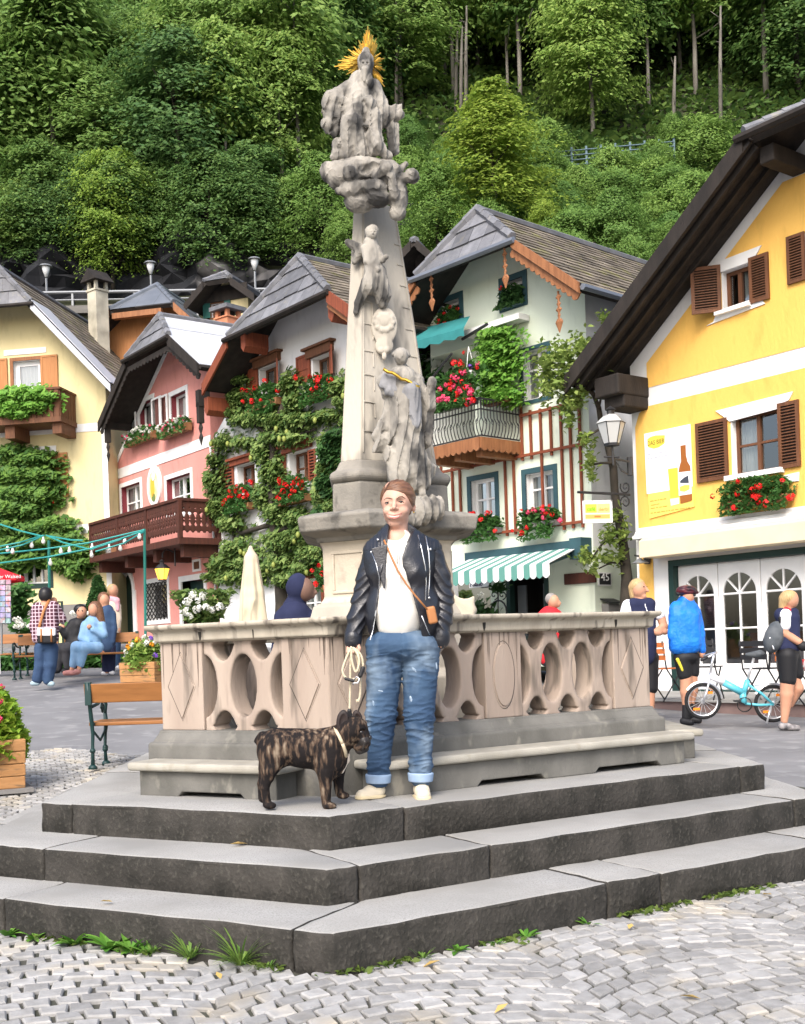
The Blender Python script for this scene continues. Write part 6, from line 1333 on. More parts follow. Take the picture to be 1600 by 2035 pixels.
lantern('lit_lantern', 'small black lantern glowing amber under the brown balcony of the pink house', 323, 1112, 1154, 29.0, EP, [(((323, 1108), (323, 1100), (330, 1090), (347, 1098)), .018), (((347, 1085), (348, 1125)), .02)], lit=glow('amber_glow', (.90, .45, .06), 1.1))
sg = thing('cafe_sign', 'hanging cafe sign with green and orange fields on a scrolled iron bracket', 'sign', at(1188, 1040, 18.7))
YSg = 18.7; ESg = Edge(pix(1160, 1016, YSg)[:2], pix(1216, 1016, YSg+.05)[:2]); r = lambda x, y: ESg.hit(x, y)
mb = MB(ESg); a, b = r(1159, 1040), r(1216, 994); mb.box(a[0], b[0], -.015, .015, a[1], b[1]); bd = mb.build('board', [M('sign_grey', (.62, .62, .64), rough=.5)], sg)
def sq(x0, y0, x1, y1, c, nm):
    a, b = r(x0, y1), r(x1, y0); m2 = MB(ESg); m2.box(a[0], b[0], .015, .019, a[1], b[1]); return m2.build(nm, [M(nm+'_paint', c, rough=.5)], bd)
sq(1162, 1000, 1212, 1033, (.85, .78, .5), 'sign_field'); 
def sq2(x0, y0, x1, y1, c, nm):
    a, b = r(x0, y1), r(x1, y0); m2 = MB(ESg); m2.box(a[0], b[0], .019, .022, a[1], b[1]); return m2.build(nm, [M(nm+'_paint2', c, rough=.5)], bd)
sq2(1163, 1002, 1185, 1019.5, (.46, .72, .06), 'green_field'); sq2(1186.5, 1001, 1211, 1019.5, (.90, .52, .20), 'orange_field'); sq2(1163, 1022, 1211.5, 1031.5, (.88, .35, .10), 'orange_strip')
hgt = (r(1185, 1000)[1]-r(1185, 1010)[1]); c = r(1174, 1012); text('café', hgt*1.1, M('sign_letter_green', (.22, .42, .02)), ESg, c[0], .026, c[1], bd); c = r(1199, 1012); text('derbl', hgt*1.0, M('sign_letter_orange', (.72, .33, .10)), ESg, c[0], .026, c[1], bd); a, b = r(1181, 1028.5), r(1193, 1025); m2 = MB(ESg); m2.box(a[0], b[0], .022, .024, a[1], b[1]); m2.build('small_print', [M('sign_letter_red', (.6, .16, .04))], bd)
mb = MB(); mb.tube([at(1148, 978, YSg), at(1252, 983, 19.0)], .022, 6); mb.tube([at(1160, 980, YSg), at(1159, 996, YSg)], .008, 4); mb.tube([at(1214, 983, YSg), at(1215, 996, YSg)], .008, 4)
for cy, sgn in ((968, 1), (998, -1)): mb.tube([at(1243+(2+10*k/16)*math.cos(k*.62)*.9, cy+sgn*(2+12*k/16)*math.sin(k*.62), 18.98) for k in range(17)], .012, 4)
mb.build('bracket', [m_black], sg)
wl = thing('wall_lamp', 'small black goose neck lamp on the wall beside the arched doors', 'lamp', EY.P(*(lambda h: (h[0], .1, h[1]))(EY.hit(1290, 1108)))); h = EY.hit(1291, 1107); g = EY.hit(1272, 1112, .35); mb = MB(EY); mb.lathe([(.05, -.12), (.07, 0), (.05, .12)], (h[0], .06, h[1]), 8); mb.build('wall_plate', [m_black], wl); mb = MB(EY); mb.tube([(h[0], .1, h[1]), (h[0]-.1, .25, h[1]+.03), (g[0], .35, g[1]+.05), (g[0], .35, g[1])], .016, 5); mb.build('arm', [m_black], wl); mb = MB(EY); mb.lathe([(.15, -.06), (.05, .0), (.02, .02)], (g[0], .35, g[1]), 12); mb.build('lamp_shade', [m_rail2], wl)
# beer poster on the yellow wall
po = thing('beer_poster', 'white and yellow poster of a beer glass and brown bottle on the yellow wall', 'poster', EY.P(*(lambda h: (h[0], .02, h[1]))(EY.hit(1335, 940)))); q = lambda x, y: EY.hit(x, y)
def pp(pts, w0, th, c, nm, rough=.5):
    P = [q(x, y) for x, y in pts]; m2 = MB(EY); m2.prism([(a, w0, b) for a, b in P], (0, th, 0)); return m2.build(nm, [M(nm+'_print', c, rough=rough)], po)
def pq(x, y):   # poster coordinates from the zoomed photograph
    return (1270+x*.0983, 840+y*.0983)
pp([pq(130, 230), pq(1065, 30), pq(1135, 1700), pq(240, 1940)], .01, .02, (.80, .60, .13), 'poster_sheet'); pp([pq(130, 230), pq(1065, 30), pq(1110, 1290), pq(185, 1445)], .03, .003, (.80, .82, .86), 'white_field')
lg = pp([pq(195, 340), pq(260, 290), pq(360, 260), pq(550, 255), pq(545, 420), pq(430, 500), pq(330, 530), pq(215, 500)], .033, .003, (.85, .68, .08), 'logo')
c = q(*pq(372, 400)); text('DAS BIER', .115, M('logo_ink', (.22, .17, .04)), EY, c[0], .038, c[1], po, shear=0, sx=.78)
pp([pq(610, 780), pq(815, 740), pq(810, 905), pq(612, 940)], .033, .003, (.70, .74, .80), 'foam'); pp([pq(612, 940), pq(810, 905), pq(830, 1520), pq(665, 1550)], .033, .003, (.88, .58, .06), 'beer'); pp([pq(660, 1540), pq(835, 1510), pq(840, 1640), pq(675, 1680)], .033, .003, (.62, .64, .68), 'glass_foot')
pp([pq(868, 470), pq(972, 450), pq(980, 660), pq(1010, 790), pq(1065, 880), pq(1075, 980), pq(1105, 1560), pq(1090, 1580), pq(870, 1640), pq(830, 1000), pq(850, 890), pq(880, 780)], .034, .006, (.30, .10, .02), 'bottle'); pp([pq(828, 1010), pq(1075, 980), pq(1100, 1440), pq(840, 1480)], .041, .002, (.82, .83, .84), 'bottle_label'); pp([pq(868, 1180), pq(950, 1110), pq(1030, 1070), pq(1045, 1225), pq(870, 1225)], .044, .001, (.05, .06, .08), 'label_mark'); pp([pq(855, 1300), pq(960, 1260), pq(1060, 1260), pq(1060, 1350), pq(960, 1400), pq(865, 1390)], .044, .001, (.62, .62, .10), 'label_badge')
inkg = M('poster_ink', (.45, .47, .52)); inky = M('poster_ink_ochre', (.42, .32, .06))
wr = random.Random(8)
for x0, y0, x1, y1, hh, mt in ((205, 655, 800, 545, 34, inkg), (205, 735, 630, 655, 34, inkg), (235, 840, 360, 815, 20, inkg), (235, 905, 530, 845, 20, inkg), (235, 960, 380, 935, 20, inkg), (235, 1022, 490, 980, 20, inkg), (280, 1215, 430, 1185, 16, inkg), (240, 1275, 430, 1240, 16, inkg), (315, 1325, 440, 1300, 16, inkg), (250, 1590, 610, 1530, 18, inky), (265, 1670, 440, 1640, 16, inky), (265, 1735, 620, 1680, 16, inky), (265, 1830, 1060, 1715, 20, inky)):
    x = x0; L_ = MB(EY)          # lines of small print too blurred to read in the photograph
    while x < x1-20:
        w_ = min(wr.uniform(30, 110), x1-x); f0, f1 = (x-x0)/(x1-x0), (x+w_-x0)/(x1-x0); ya, yb = y0+(y1-y0)*f0, y0+(y1-y0)*f1
        P = [q(*pq(*c_)) for c_ in ((x, ya-hh/2), (x+w_, yb-hh/2), (x+w_, yb+hh/2), (x, ya+hh/2))]; L_.prism([(a_, .033, b_) for a_, b_ in P], (0, .002, 0)); x += w_+wr.uniform(14, 22)
    L_.build('small_print', [mt], po)
# ---------- parasols, string lights, racks ----------
pz = thing('closed_parasol', 'closed cream parasol standing behind the balustrade', 'parasol', at(505, 1320, 15.5)); m_para = M('cream_parasol_cloth', (.58, .51, .37), (.50, .43, .30), scale=3, rough=.85)
sculpt('canopy', [('c', (498, 1088, 0), (499, 1112, 0), 4, 14), ('c', (499, 1110, 0), (502, 1180, 0), 14, 22, 3), ('c', (502, 1180, 0), (504, 1232, 0), 22, 28, 3), ('-e', (512, 1225, 26), (9, 10, 34), None, 4), ('-e', (490, 1235, 26), (7, 9, 26), None, 4), ('f', lambda P, d: d+2.2*np.sin(np.arctan2(P[1], P[0]-502)*7+P[2]*.02)*np.clip((-P[2]-1100)/60, 0, 1))], 15.5, m_para, pz, k=4, h=1.6)
mb = MB(); mb.tube([at(505, 1400, 15.5), at(500, 1090, 15.5)], .025, 6); mb.build('pole', [m_bwood], pz)
m_poleg = M('green_pole_paint', (.02, .16, .13), rough=.45); m_cable = M('turquoise_cable', (.03, .27, .25), rough=.5); m_bulb = M('clear_bulb', (.75, .75, .7), rough=.15, spec=.6)
sl = thing('string_lights', 'turquoise cables with clear bulbs strung between two green poles by the pink house', 'string lights', at(190, 1330, 21)); YS2 = 21.0
for px, yt, yb in ((97, 1074, 1330), (287, 1051, 1330)): mb = MB(); a, b = at(px, yt, YS2), at(px+3, yb, YS2); mb.tube([a, b], .028, 6); mb.build('pole', [m_poleg], sl)
def cable(pts, nb=0):
    mb = MB(); P = [at(x, y, YS2-(.6 if k else 0)) for k, (x, y) in enumerate(pts)]; mb.tube(P, .015, 5); mb.build('cable', [m_cable], sl)
for pts in (((0, 1042), (40, 1055), (85, 1066)), ((85, 1064), (40, 1078), (0, 1086)), ((88, 1064), (45, 1083), (0, 1093)), ((92, 1064), (125, 1078), (175, 1091)), ((0, 1100), (90, 1091), (175, 1079), (287, 1053)), ((0, 1119), (95, 1107), (180, 1090), (287, 1055)), ((287, 1053), (240, 1072), (180, 1092)), ((287, 1056), (245, 1080), (190, 1096)), ((95, 1065), (140, 1073), (165, 1074))): cable(pts)
for x, y in ((86, 1072), (15, 1088), (25, 1092), (63, 1080), (121, 1092), (138, 1091), (100, 1115), (182, 1099), (183, 1085), (217, 1086), (239, 1086), (248, 1072), (277, 1063)):
    p = at(x, y, YS2-.35); mb = MB(); mb.lathe([(.008, .05), (.018, .03), (.02, .01), (.038, -.03), (.034, -.065), (.012, -.085)], p, 8); mb.build('bulb', [m_bulb], sl, smooth=True)
m_redc = M('red_parasol_cloth', (.70, .02, .03), (.62, .015, .03), scale=2, rough=.7)
rp = thing('red_parasol', 'red parasol with white lettering over the postcard rack at the left edge', 'parasol', at(-5, 1300, 20)); c = at(-8, 1126, 20.0); mb = MB(); k = 8; R_ = 53*20/FPX
mb.add([(c[0], c[1], c[2])]+[(c[0]+R_*math.cos(i*math.pi/4+.3), c[1]+R_*math.sin(i*math.pi/4+.3), c[2]-.19) for i in range(k)]+[(c[0]+R_*1.01*math.cos(i*math.pi/4+.3), c[1]+R_*1.01*math.sin(i*math.pi/4+.3), c[2]-.27) for i in range(k)], [(0, 1+i, 1+(i+1) % k) for i in range(k)]+[(1+i, 9+i, 9+(i+1) % k, 1+(i+1) % k) for i in range(k)]); mb.build('canopy', [m_redc], rp)
Er = Edge(at(0, 1146, 19.5)[:2], at(46, 1146, 19.6)[:2]); h = Er.hit(16, 1146); text('ster Walsed', .085, m_wtrim, Er, h[0], .0, h[1], rp, align='CENTER'); mb = MB(); mb.tube([c, c-Vector((0, 0, 1.9))], .02, 6); mb.build('pole', [m_wtrim], rp)
rk = thing('postcard_rack', 'grey wire rack full of postcards under the red parasol', 'rack', at(8, 1300, 19.6)); pr = random.Random(4)
for cx in (-10, 5, 16):
    for r_ in range(8):
        a, b = at(cx-5, 1152+r_*11, 19.6), at(cx+5, 1161+r_*11, 19.6); mb = MB(); mb.prism([(a[0], a[1], a[2]), (b[0], b[1], a[2]), (b[0], b[1], b[2]), (a[0], a[1], b[2])], (0, .03, 0)); mb.build('postcard', [M('postcard_print', (pr.uniform(.2, .6), pr.uniform(.25, .5), pr.uniform(.35, .7)), (pr.uniform(.1, .5), .2, .2), scale=14)], rk)
mb = MB(); a, b = at(-18, 1150, 19.75), at(21, 1240, 19.75); mb.box(a[0], b[0], a[1], a[1]+.05, b[2], a[2]); mb.tube([at(3, 1235, 19.7), at(3, 1300, 19.7)], .02, 5); mb.build('rack_frame', [m_rail2], rk)
mbd = thing('menu_board', 'green framed menu board standing behind the man with the camera', 'board', at(124, 1300, 20.4)); a, b = at(113, 1195, 20.4), at(127, 1285, 20.4); mb = MB(); mb.box(a[0], b[0], 20.4, 20.45, b[2], a[2]); mb.build('frame', [m_dgreen], mbd); mb = MB(); mb.box(a[0]+.02, b[0]-.03, 20.385, 20.4, b[2]+.05, a[2]-.03); mb.build('menu_sheet', [M('menu_paper', (.7, .72, .5), (.75, .65, .1), scale=2)], mbd)
# ---------- benches ----------
m_slat = M('varnished_slat', (.31, .13, .04), (.24, .10, .03), scale=7, rough=.5, bump=.15, stretch=(.4, 3, 3)); m_castg = M('cast_iron_green', (.012, .04, .038), rough=.45, spec=.4)
def park_bench(label, loc, rz, L=1.9):
    t = thing('park_bench', label, 'bench', (0, 0, 0), 'park benches with green cast iron frames on the square')
    for y, z in ((.02, .44), (.155, .44), (.29, .435)): mb = MB(); mb.box(-L/2, L/2, y, y+.125, z-.035, z); mb.build('seat_slat', [m_slat], t, bevel=.008)
    mb = MB(); mb.prism([(-L/2, .475, .62), (-L/2, .505, .62), (-L/2, .54, .80), (-L/2, .51, .80)], (L, 0, 0)); mb.build('backrest', [m_slat], t, bevel=.008)
    for sx in (-1, 1):
        x = sx*(L/2-.04); mb = MB(); T = lambda P, r: mb.tube([(x, a, b) for a, b in P], r, 6)
        T([(.46, 0), (.45, .18), (.43, .33), (.455, .45), (.50, .62), (.545, .81)], [.022, .017, .018, .022, .02, .018]); T([(.04, 0), (.06, .16), (.04, .30), (.0, .40), (.02, .5)], [.022, .016, .018, .024, .02])
        T([(.0, .40), (.2, .405), (.44, .42)], .02); T([(.02, .5), (-.02, .58), (.02, .65), (.10, .66), (.25, .60), (.46, .58)], .017); T([(.10+.05*(1-k/14)*math.cos(k*.8), .55+.06*(1-k/14)*math.sin(k*.8)) for k in range(13)], .011); T([(.05, .33), (.2, .25), (.43, .36)], .012)
        for yy, zz in ((.46, .012), (.04, .012)): mb.lathe([(.045, -.012), (.04, .012), (.02, .03)], (x, yy, zz), 8)
        for yy, zz in ((.452, .17), (.058, .15), (.05, .17)): mb.lathe([(.02, -.02), (.03, 0), (.02, .02)], (x, yy, zz), 8)
        mb.build('side_frame', [m_castg], t, smooth=True)
        mb = MB(); mb.box(x-.03, x+.05 if sx < 0 else x+.03, .505, .545, .60, .82); mb.build('bracket', [m_castg], t, bevel=.005)
    t.location = loc; t.rotation_euler = (0, 0, rz); return t
p = at(205, 1516, 11.0); d = math.radians(180-2); park_bench('nearest park bench, seen from behind, left of the balustrade', (p[0]+.93, p[1]-.4+.45, float(tz(p[0], p[1]))), d)
def bench_at(px, py, Y, rz, label, sh): p = at(px, py, Y); park_bench(label, (p[0]+sh[0], p[1]+sh[1], float(tz(p[0]+sh[0], p[1]+sh[1]))), rz, 2.2)
bench_at(205, 1345, 20.3, math.radians(4), 'far park bench where the couple sit, in front of the flower planter', (-.55, .1), )
bench_at(40, 1318, 21.0, math.radians(-4), 'empty far park bench at the left edge behind the man with the camera', (-.95, .1))
# ---------- planters ----------
m_plank = M('planter_larch', (.42, .22, .09), (.34, .17, .065), scale=6, rough=.7, bump=.4, stretch=(.6, .6, 3), c3=(.2, .12, .06), s3=10)
def planter(label, p, sx, sy, h, rz, leafn, lh, kinds, nb, mat, bs=1.0):
    t = thing('flower_planter', label, 'planter', (0, 0, 0), 'wooden flower planters on the square'); n = 4
    for i in range(n): mb = MB(); a = h*i/n; mb.box(-sx/2-.004*i, sx/2+.004*i, -sy/2-.004*i, sy/2+.004*i, a+.05, a+h/n+.046); mb.build('plank', [m_plank], t, bevel=.008)
    mb = MB(); mb.box(-sx/2-.06, sx/2+.06, -sy/2-.06, sy/2+.06, .015, .05); mb.build('base', [m_gplin], t); C = []
    for _ in range(leafn): a = random.random()*6.28; r = math.sqrt(random.random()); x, y = r*math.cos(a)*sx*.62, r*math.sin(a)*sy*.62; zz = (1-r*r)**.5 if r < 1 else 0; C.append((x, y, h+lh*zz*random.uniform(.2, 1.05)-(.16*random.random() if r > .85 else 0)))
    leaves('foliage', C, .055, mat, t)
    P = []
    for _ in range(nb): a = random.random()*6.28; r = math.sqrt(random.random()); P.append((r*math.cos(a)*sx*.62, r*math.sin(a)*sy*.62, h+lh*(max(0, 1-r*r))**.5*1.02+.02))
    blooms(t, P, kinds, bs); t.location = p; t.rotation_euler = (0, 0, rz); return t
p = at(-52, 1520, 9.6); planter('wooden planter with bushy bright green plants and pink flowers at the left edge', (p[0], p[1]+.2, float(tz(p[0], p[1]))), .62, .62, .42, .45, 2600, .52, ['pink'], 14, leafmat('bright_bedding_leaves', (.16, .32, .03), (.36, .48, .06)), .6)
p = at(282, 1350, 17.6); planter('wooden planter with orange and violet flowers left of the balustrade', (p[0], p[1]+.3, float(tz(p[0], p[1]))), .62, .5, .42, -.35, 1500, .42, ['orange', 'orange', 'violet', 'white', 'white'], 26, leafmat('bedding_leaves', (.14, .27, .05), (.32, .42, .10)), .8)
# ---------- shop things ----------
mx = thing('mailbox', 'small dark metal mailbox on the side wall of the mint house', 'mailbox', tuple(ESide.P(1, .1, 1) if hasattr(ESide, 'P') else ESide(np.array([[.8, .1, 1.2]]))[0])); mb = MB(ESide); a, b = ESide.hit(1196, 1222), ESide.hit(1217, 1200); mb.box(a[0], b[0], .0, .16, a[1], b[1]); mb.build('body', [m_gplin], mx); mb = MB(ESide); mb.prism([(a[0]-.04, 0, b[1]+.08), (b[0]+.04, 0, b[1]+.08), (b[0]+.04, .22, b[1]), (a[0]-.04, .22, b[1])], (0, 0, .02)); mb.build('lid', [m_black], mx)
fs = thing('iron_flower_stand', 'scrolled black iron flower stand beside the shop door of the mint house', 'stand', EG.P(*(lambda h: (h[0], .3, h[1]))(EG.hit(990, 1215)))); mb = MB(EG)
for cx, cy, r in ((982, 1183, 8), (998, 1183, 8)): mb.tube([(lambda h: (h[0], .3, h[1]))(EG.hit(cx+(1+r*k/14)*math.cos(k*.55), cy+(1+r*k/14)*math.sin(k*.55), .3)) for k in range(15)], .012, 4)
mb.tube([(lambda h: (h[0], .3, h[1]))(EG.hit(991+16*math.cos(k*.42), 1217+24*math.sin(k*.42), .3)) for k in range(16)], .018, 5); mb.tube([(lambda h: (h[0], .3, h[1]))(EG.hit(990, y, .3)) for y in (1170, 1240, 1290)], .015, 5); mb.build('frame', [m_black], fs); leaves('foliage', on(EG, [(random.gauss(991, 9), random.gauss(1168, 4)) for _ in range(160)], .35), .07, m_ivy, fs)
climber('shop_plants', 'dark green pot plants in front of the mint house shop window', 'plant', EG, [(935, 1210, 26, 16), (950, 1230, 30, 18), (915, 1230, 20, 18)], .3, .8, .6, .10, m_ivy)
hp = thing('hanging_geranium', 'hanging pot of red geraniums by the ground floor window of the white house', 'flower pot', EW.P(*(lambda h: (h[0], .4, h[1]))(EW.hit(645, 1165)))); mb = MB(EW); h = EW.hit(652, 1172, .35); mb.lathe([(.08, -.12), (.12, .1), (.1, .1)], (h[0], .35, h[1]), 10); mb.build('pot', [m_terra], hp); leaves('foliage', on(EW, [(random.gauss(645, 9), random.gauss(1150, 10)) for _ in range(320)], .4), .11, m_geran, hp); blooms(hp, on(EW, [(634, 1124), (620, 1134), (627, 1161), (641, 1140)], .55), 'red', 1.4)
# ---------- weeds and fallen leaves ----------
m_weed = leafmat('weed_leaves', (.07, .20, .025), (.20, .38, .06), trans=.3); m_grassb = leafmat('grass_blades', (.08, .18, .03), (.22, .32, .07), trans=.3)
def blade_plant(name, label, p, n, L, wd, mat, lift, group):
    V, F = [], []
    for _ in range(n):
        a = random.random()*6.283; d = np.array([math.cos(a), math.sin(a), 0]); s_ = np.array([-d[1], d[0], 0]); l = L*random.uniform(.5, 1.1); w_ = wd*random.uniform(.6, 1.2); el = lift*random.uniform(.5, 1.2); o = np.array(p)+d*random.random()*.02; i0 = len(V)
        for k in range(6): t = k/5; c = o+d*l*t*math.cos(el*(1-.5*t))+np.array([0, 0, l*(math.sin(el)*t-.55*t*t*math.cos(el))]); c[2] = max(c[2], p[2]+.003); ww = w_*math.sin(math.pi*(.12+.86*t)); V += [c-s_*ww, c+np.array([0, 0, -ww*.25]), c+s_*ww]
        for k in range(5): F += [(i0+3*k, i0+3*k+1, i0+3*k+4, i0+3*k+3), (i0+3*k+1, i0+3*k+2, i0+3*k+5, i0+3*k+4)]
    o = mk(name, V, F, mat, None); prop(o, label, 'weed' if name == 'broadleaf_weed' else 'grass tuft' if name == 'grass_tuft' else 'weed', group); return o
def ground_pt(px, py):
    for Y in np.arange(2.5, 16, .01):
        p = pix(px, py, Y)
        if p[2] <= float(tz(p[0], p[1]))+.002: return (p[0], p[1], float(tz(p[0], p[1])))
    return tuple(p)
def foot(px):
    P_ = hexpts(OUT[0]); best = None
    for e in (0, 1):
        for f in np.linspace(0, 1, 600):
            a = seg_pt(P_, e, f)-inward(e)*.03; x = proj((a[0], a[1], 0))[0]
            if best is None or abs(x-px) < best[0]: best = (abs(x-px), (a[0], a[1], 0.004))
    return best[1]
for px, py, n, L, lab in ((15, 1822, 12, .09, 'small broad leaved weed at the far left foot of the lowest step'), (70, 1838, 10, .08, 'small weed between the far left weed and the big dandelion like weed'), (150, 1858, 14, .10, 'broad leaved weed just left of the tallest weed at the lowest step'), (218, 1872, 24, .15, 'tallest broad leaved weed at the foot of the lowest step'), (262, 1880, 14, .10, 'broad leaved weed just right of the tallest weed'), (290, 1885, 10, .08, 'small weed between the tallest weed and the grass tuft'), (910, 1890, 12, .07, 'small weed at the right foot of the lowest step, nearest to its front corner'), (1045, 1862, 12, .07, 'bright weed against the right side of the lowest step'), (985, 1875, 8, .05, 'tiny weed at the right side of the lowest step between two others'), (1168, 1840, 9, .05, 'little weed near the far right joint of the lowest step')):
    p = foot(px); blade_plant('broadleaf_weed', lab, p, n, L, L*.16, m_weed, 1.0, 'weeds along the lowest step')
for px, py, n, L, lab in ((378, 1893, 60, .12, 'paler grass tuft at the foot of the lowest step'), (478, 1905, 110, .17, 'dense dark grass tuft near the front corner of the lowest step'), (10, 1540, 120, .22, 'rough grass clump under the left planter'), (300, 1885, 25, .06, 'thin grass tuft beside the weeds at the lowest step'), (530, 1922, 20, .05, 'little grass tuft right at the joint by the front corner'), (840, 1905, 25, .05, 'low grass tuft right of the front corner')):
    p = foot(px) if py > 1600 else ground_pt(px, py); blade_plant('grass_tuft', lab, p, n, L, .0035, m_grassb, 1.25, 'grass tufts in the cobbles')
C = []
for k in range(900):
    e = random.choice((0, 1, 1)); f = random.random()
    if math.sin(f*31+e)+math.sin(f*13+1) < .1: continue
    q_ = seg_pt(hexpts(OUT[0]), e, f)-inward(e)*abs(random.gauss(.0, .035)); C.append((q_[0], q_[1], .012))
mo = leaves('moss', C, .022, leafmat('moss_green', (.06, .11, .02), (.14, .19, .04)), None); mo['kind'] = 'stuff'
m_dry = leafmat('dry_leaf', (.55, .33, .10), (.62, .46, .16), trans=.2)
for i, (px, py, zz) in enumerate(((475, 1677, 2), (212, 1792, 1), (435, 1940, 0), (855, 1917, 0), (1253, 1842, 0), (1372, 1982, 0), (996, 2005, 0), (12, 1845, 0), (45, 1852, 0), (1525, 1778, 0), (640, 1790, 1))):
    Yq = None
    for Y in np.arange(3, 12, .005):
        p = pix(px, py, Y)
        if p[2] <= (ZS[zz-1] if zz else 0)+.012: Yq = p; break
    V, F = leaf_arrays(np.array([[Yq[0], Yq[1], Yq[2]+.004]]), .045, up=3); o = mk('fallen_leaf', V, F, m_dry); prop(o, ['dry yellow leaf on the middle step below the dog', 'yellow leaf on the lowest step at the left', 'pale leaf on the cobbles below the grass tuft', 'orange leaf on the cobbles right of the front corner', 'orange leaf by the right part of the lowest step', 'bright yellow leaf on the cobbles at the right', 'yellow leaf at the bottom middle of the cobbles', 'orange leaf beside the left weeds', 'second pale leaf beside the left weeds', 'yellowish leaf at the far right foot of the lowest step', 'small leaf on the lowest step under the riser by the corner'][i], 'leaf', 'fallen leaves')
# ================= people, dog, bicycle =================
def multi(name, blocks, Y, mat, parent):
    "several sculpted regions kept as one body mesh"
    Vs, Fs, n = [], [], 0
    for L, k, h in blocks:
        lo, hi = bounds(L, 4); V, F = nets(lambda P: prims(P, L, k), lo, hi, h); Vs.append(V); Fs.append(F+n); n += len(V)
    return mk(name, pxmap(Y)(np.vstack(Vs)), np.vstack(Fs), mat, parent, smooth=True)
def surf_q(L, k, x, y, q0=80):
    q = np.arange(q0, -40, -.25); P = [np.full_like(q, x), -q, np.full_like(q, -y)]; d = prims(P, L, k); i = np.argmax(d < 0); return float(q[i])
def ptube(name, pts, r, Y, mat, parent, n=6):
    f = pxmap(Y); P = f(np.array([Q(p) for p in pts])); s_ = Y/FPX; mb = MB(); mb.tube([tuple(p) for p in P], [x*s_ for x in r] if isinstance(r, (list, tuple)) else r*s_, n); return mb.build(name, [mat], parent, smooth=True)
m_skin = M('skin', (.56, .335, .25), (.52, .295, .215), scale=9, rough=.5, spec=.35); m_skin2 = M('tanned_skin', (.50, .26, .165), (.44, .22, .14), scale=6, rough=.55)
m_lip = M('lips', (.46, .17, .145), rough=.4); m_teeth = M('teeth', (.75, .70, .64), rough=.3); m_dk = M('dark_eye', (.015, .011, .01), rough=.15, spec=.6); m_brow = M('brow_hair', (.09, .045, .025), rough=.7)
m_hairb = M('brown_hair', (.19, .09, .045), (.085, .038, .02), scale=30, rough=.42, spec=.45, stretch=(1, 1, 4), bump=.3, bscale=160); m_blond = M('blond_hair', (.48, .34, .17), (.36, .24, .11), scale=30, rough=.5, stretch=(3, 3, .6)); m_blackh = M('black_hair', (.014, .013, .014), rough=.4)
m_leather = M('black_leather', (.013, .014, .019), (.02, .021, .027), scale=6, rough=.33, spec=.55, bump=.5, bscale=130); m_shirt = M('cream_blouse', (.72, .70, .65), (.68, .66, .61), scale=3, rough=.85, bump=.15, bscale=90)
m_denim = M('washed_denim', (.026, .055, .11), (.045, .088, .155), scale=7, rough=.85, bump=.35, bscale=260, c3=(.20, .27, .345), s3=5.5, lo3=.48, hi3=.72, stretch=(1, 1, .6)); m_cuff = M('denim_cuff', (.30, .40, .55), (.24, .34, .48), scale=20, rough=.9)
m_canvass = M('cream_shoe_canvas', (.66, .58, .44), (.6, .52, .38), scale=20, rough=.8); m_sole = M('shoe_sole', (.62, .52, .33), rough=.7); m_zip = M('zip_metal', (.62, .63, .65), rough=.25, metal=.9); m_tan = M('tan_leather', (.40, .17, .06), (.34, .14, .05), scale=8, rough=.5)
YW = 5.55
wo = thing('person', 'smiling woman in black leather jacket, white blouse and ripped blue jeans on the top step', 'person', tuple(pix(790, 1585, YW)))
head = [('e', (790, 994, -4), (33, 40, 37)), ('e', (787, 1018, 4), (25.5, 30, 28)), ('e', (785, 1041, 15), (13, 12, 10)), ('e', (771, 1019, 22), (9, 10, 8), None, 6), ('e', (801, 1018, 21), (10, 10, 8), None, 6), ('e', (785, 1000, 28), (9, 8, 14), None, 6), ('c', (784, 1001, 33), (783.5, 1013.5, 39), 3, 4.4, 4), ('e', (778.5, 1015.5, 35), (3.3, 3.6, 2.8), None, 2.5), ('e', (788.5, 1015.5, 35), (3.3, 3.6, 2.8), None, 2.5),
        ('-e', (771.5, 1001, 37), (8.5, 6, 4.6), None, 4), ('-e', (797, 1000, 36), (8.5, 6, 4.6), None, 4), ('e', (784, 1029, 27), (15, 10, 9), None, 4),
        ('c', (791, 1035, -6), (789, 1080, -8), 20, 22, 8), ('e', (787, 1082, 0), (34, 26, 14), None, 8), ('e', (822, 1008, -4), (4.5, 8, 9), None, 2), ('-e', (824, 1006, 1), (2.5, 4, 5), None, 2)]
core = [('c', (790, 1075, -8), (792, 1250, -4), 30, 40), ('c', (752, 1097, -6), (835, 1094, -6), 10, 10), ('c', (745, 1100, -4), (719, 1191, -8), 11, 10), ('c', (719, 1191, -8), (703, 1272, 8), 10, 8.5), ('c', (858, 1098, -4), (882, 1187, -8), 11, 10), ('c', (882, 1187, -8), (875, 1270, 6), 10, 8.5), ('c', (770, 1290, 0), (757, 1420, 4), 28, 22), ('c', (757, 1420, 4), (753, 1566, 0), 22, 9), ('c', (832, 1290, 0), (832, 1420, 4), 28, 22), ('c', (832, 1420, 4), (836, 1562, 0), 22, 9)]
hL = [('e', (703, 1283, 10), (11, 8, 12)), ('c', (703, 1268, 8), (703, 1280, 9), 8.5, 9)]
for i, (l_, q_) in enumerate(((11, 16), (13, 17), (12, 16), (9, 14))):
    x = 692.5+i*5.6; hL += [('c', (x, 1287, q_), (x-.5, 1287+l_*.75, q_+4), 3.5, 3.2, 1.5), ('c', (x-.5, 1287+l_*.75, q_+4), (x+1, 1287+l_, q_-5), 3.1, 2.6, 1)]
hL += [('c', (711, 1278, 14), (715, 1289, 20), 4, 3.6, 2), ('c', (715, 1289, 20), (712, 1300, 22), 3.5, 2.8, 1)]
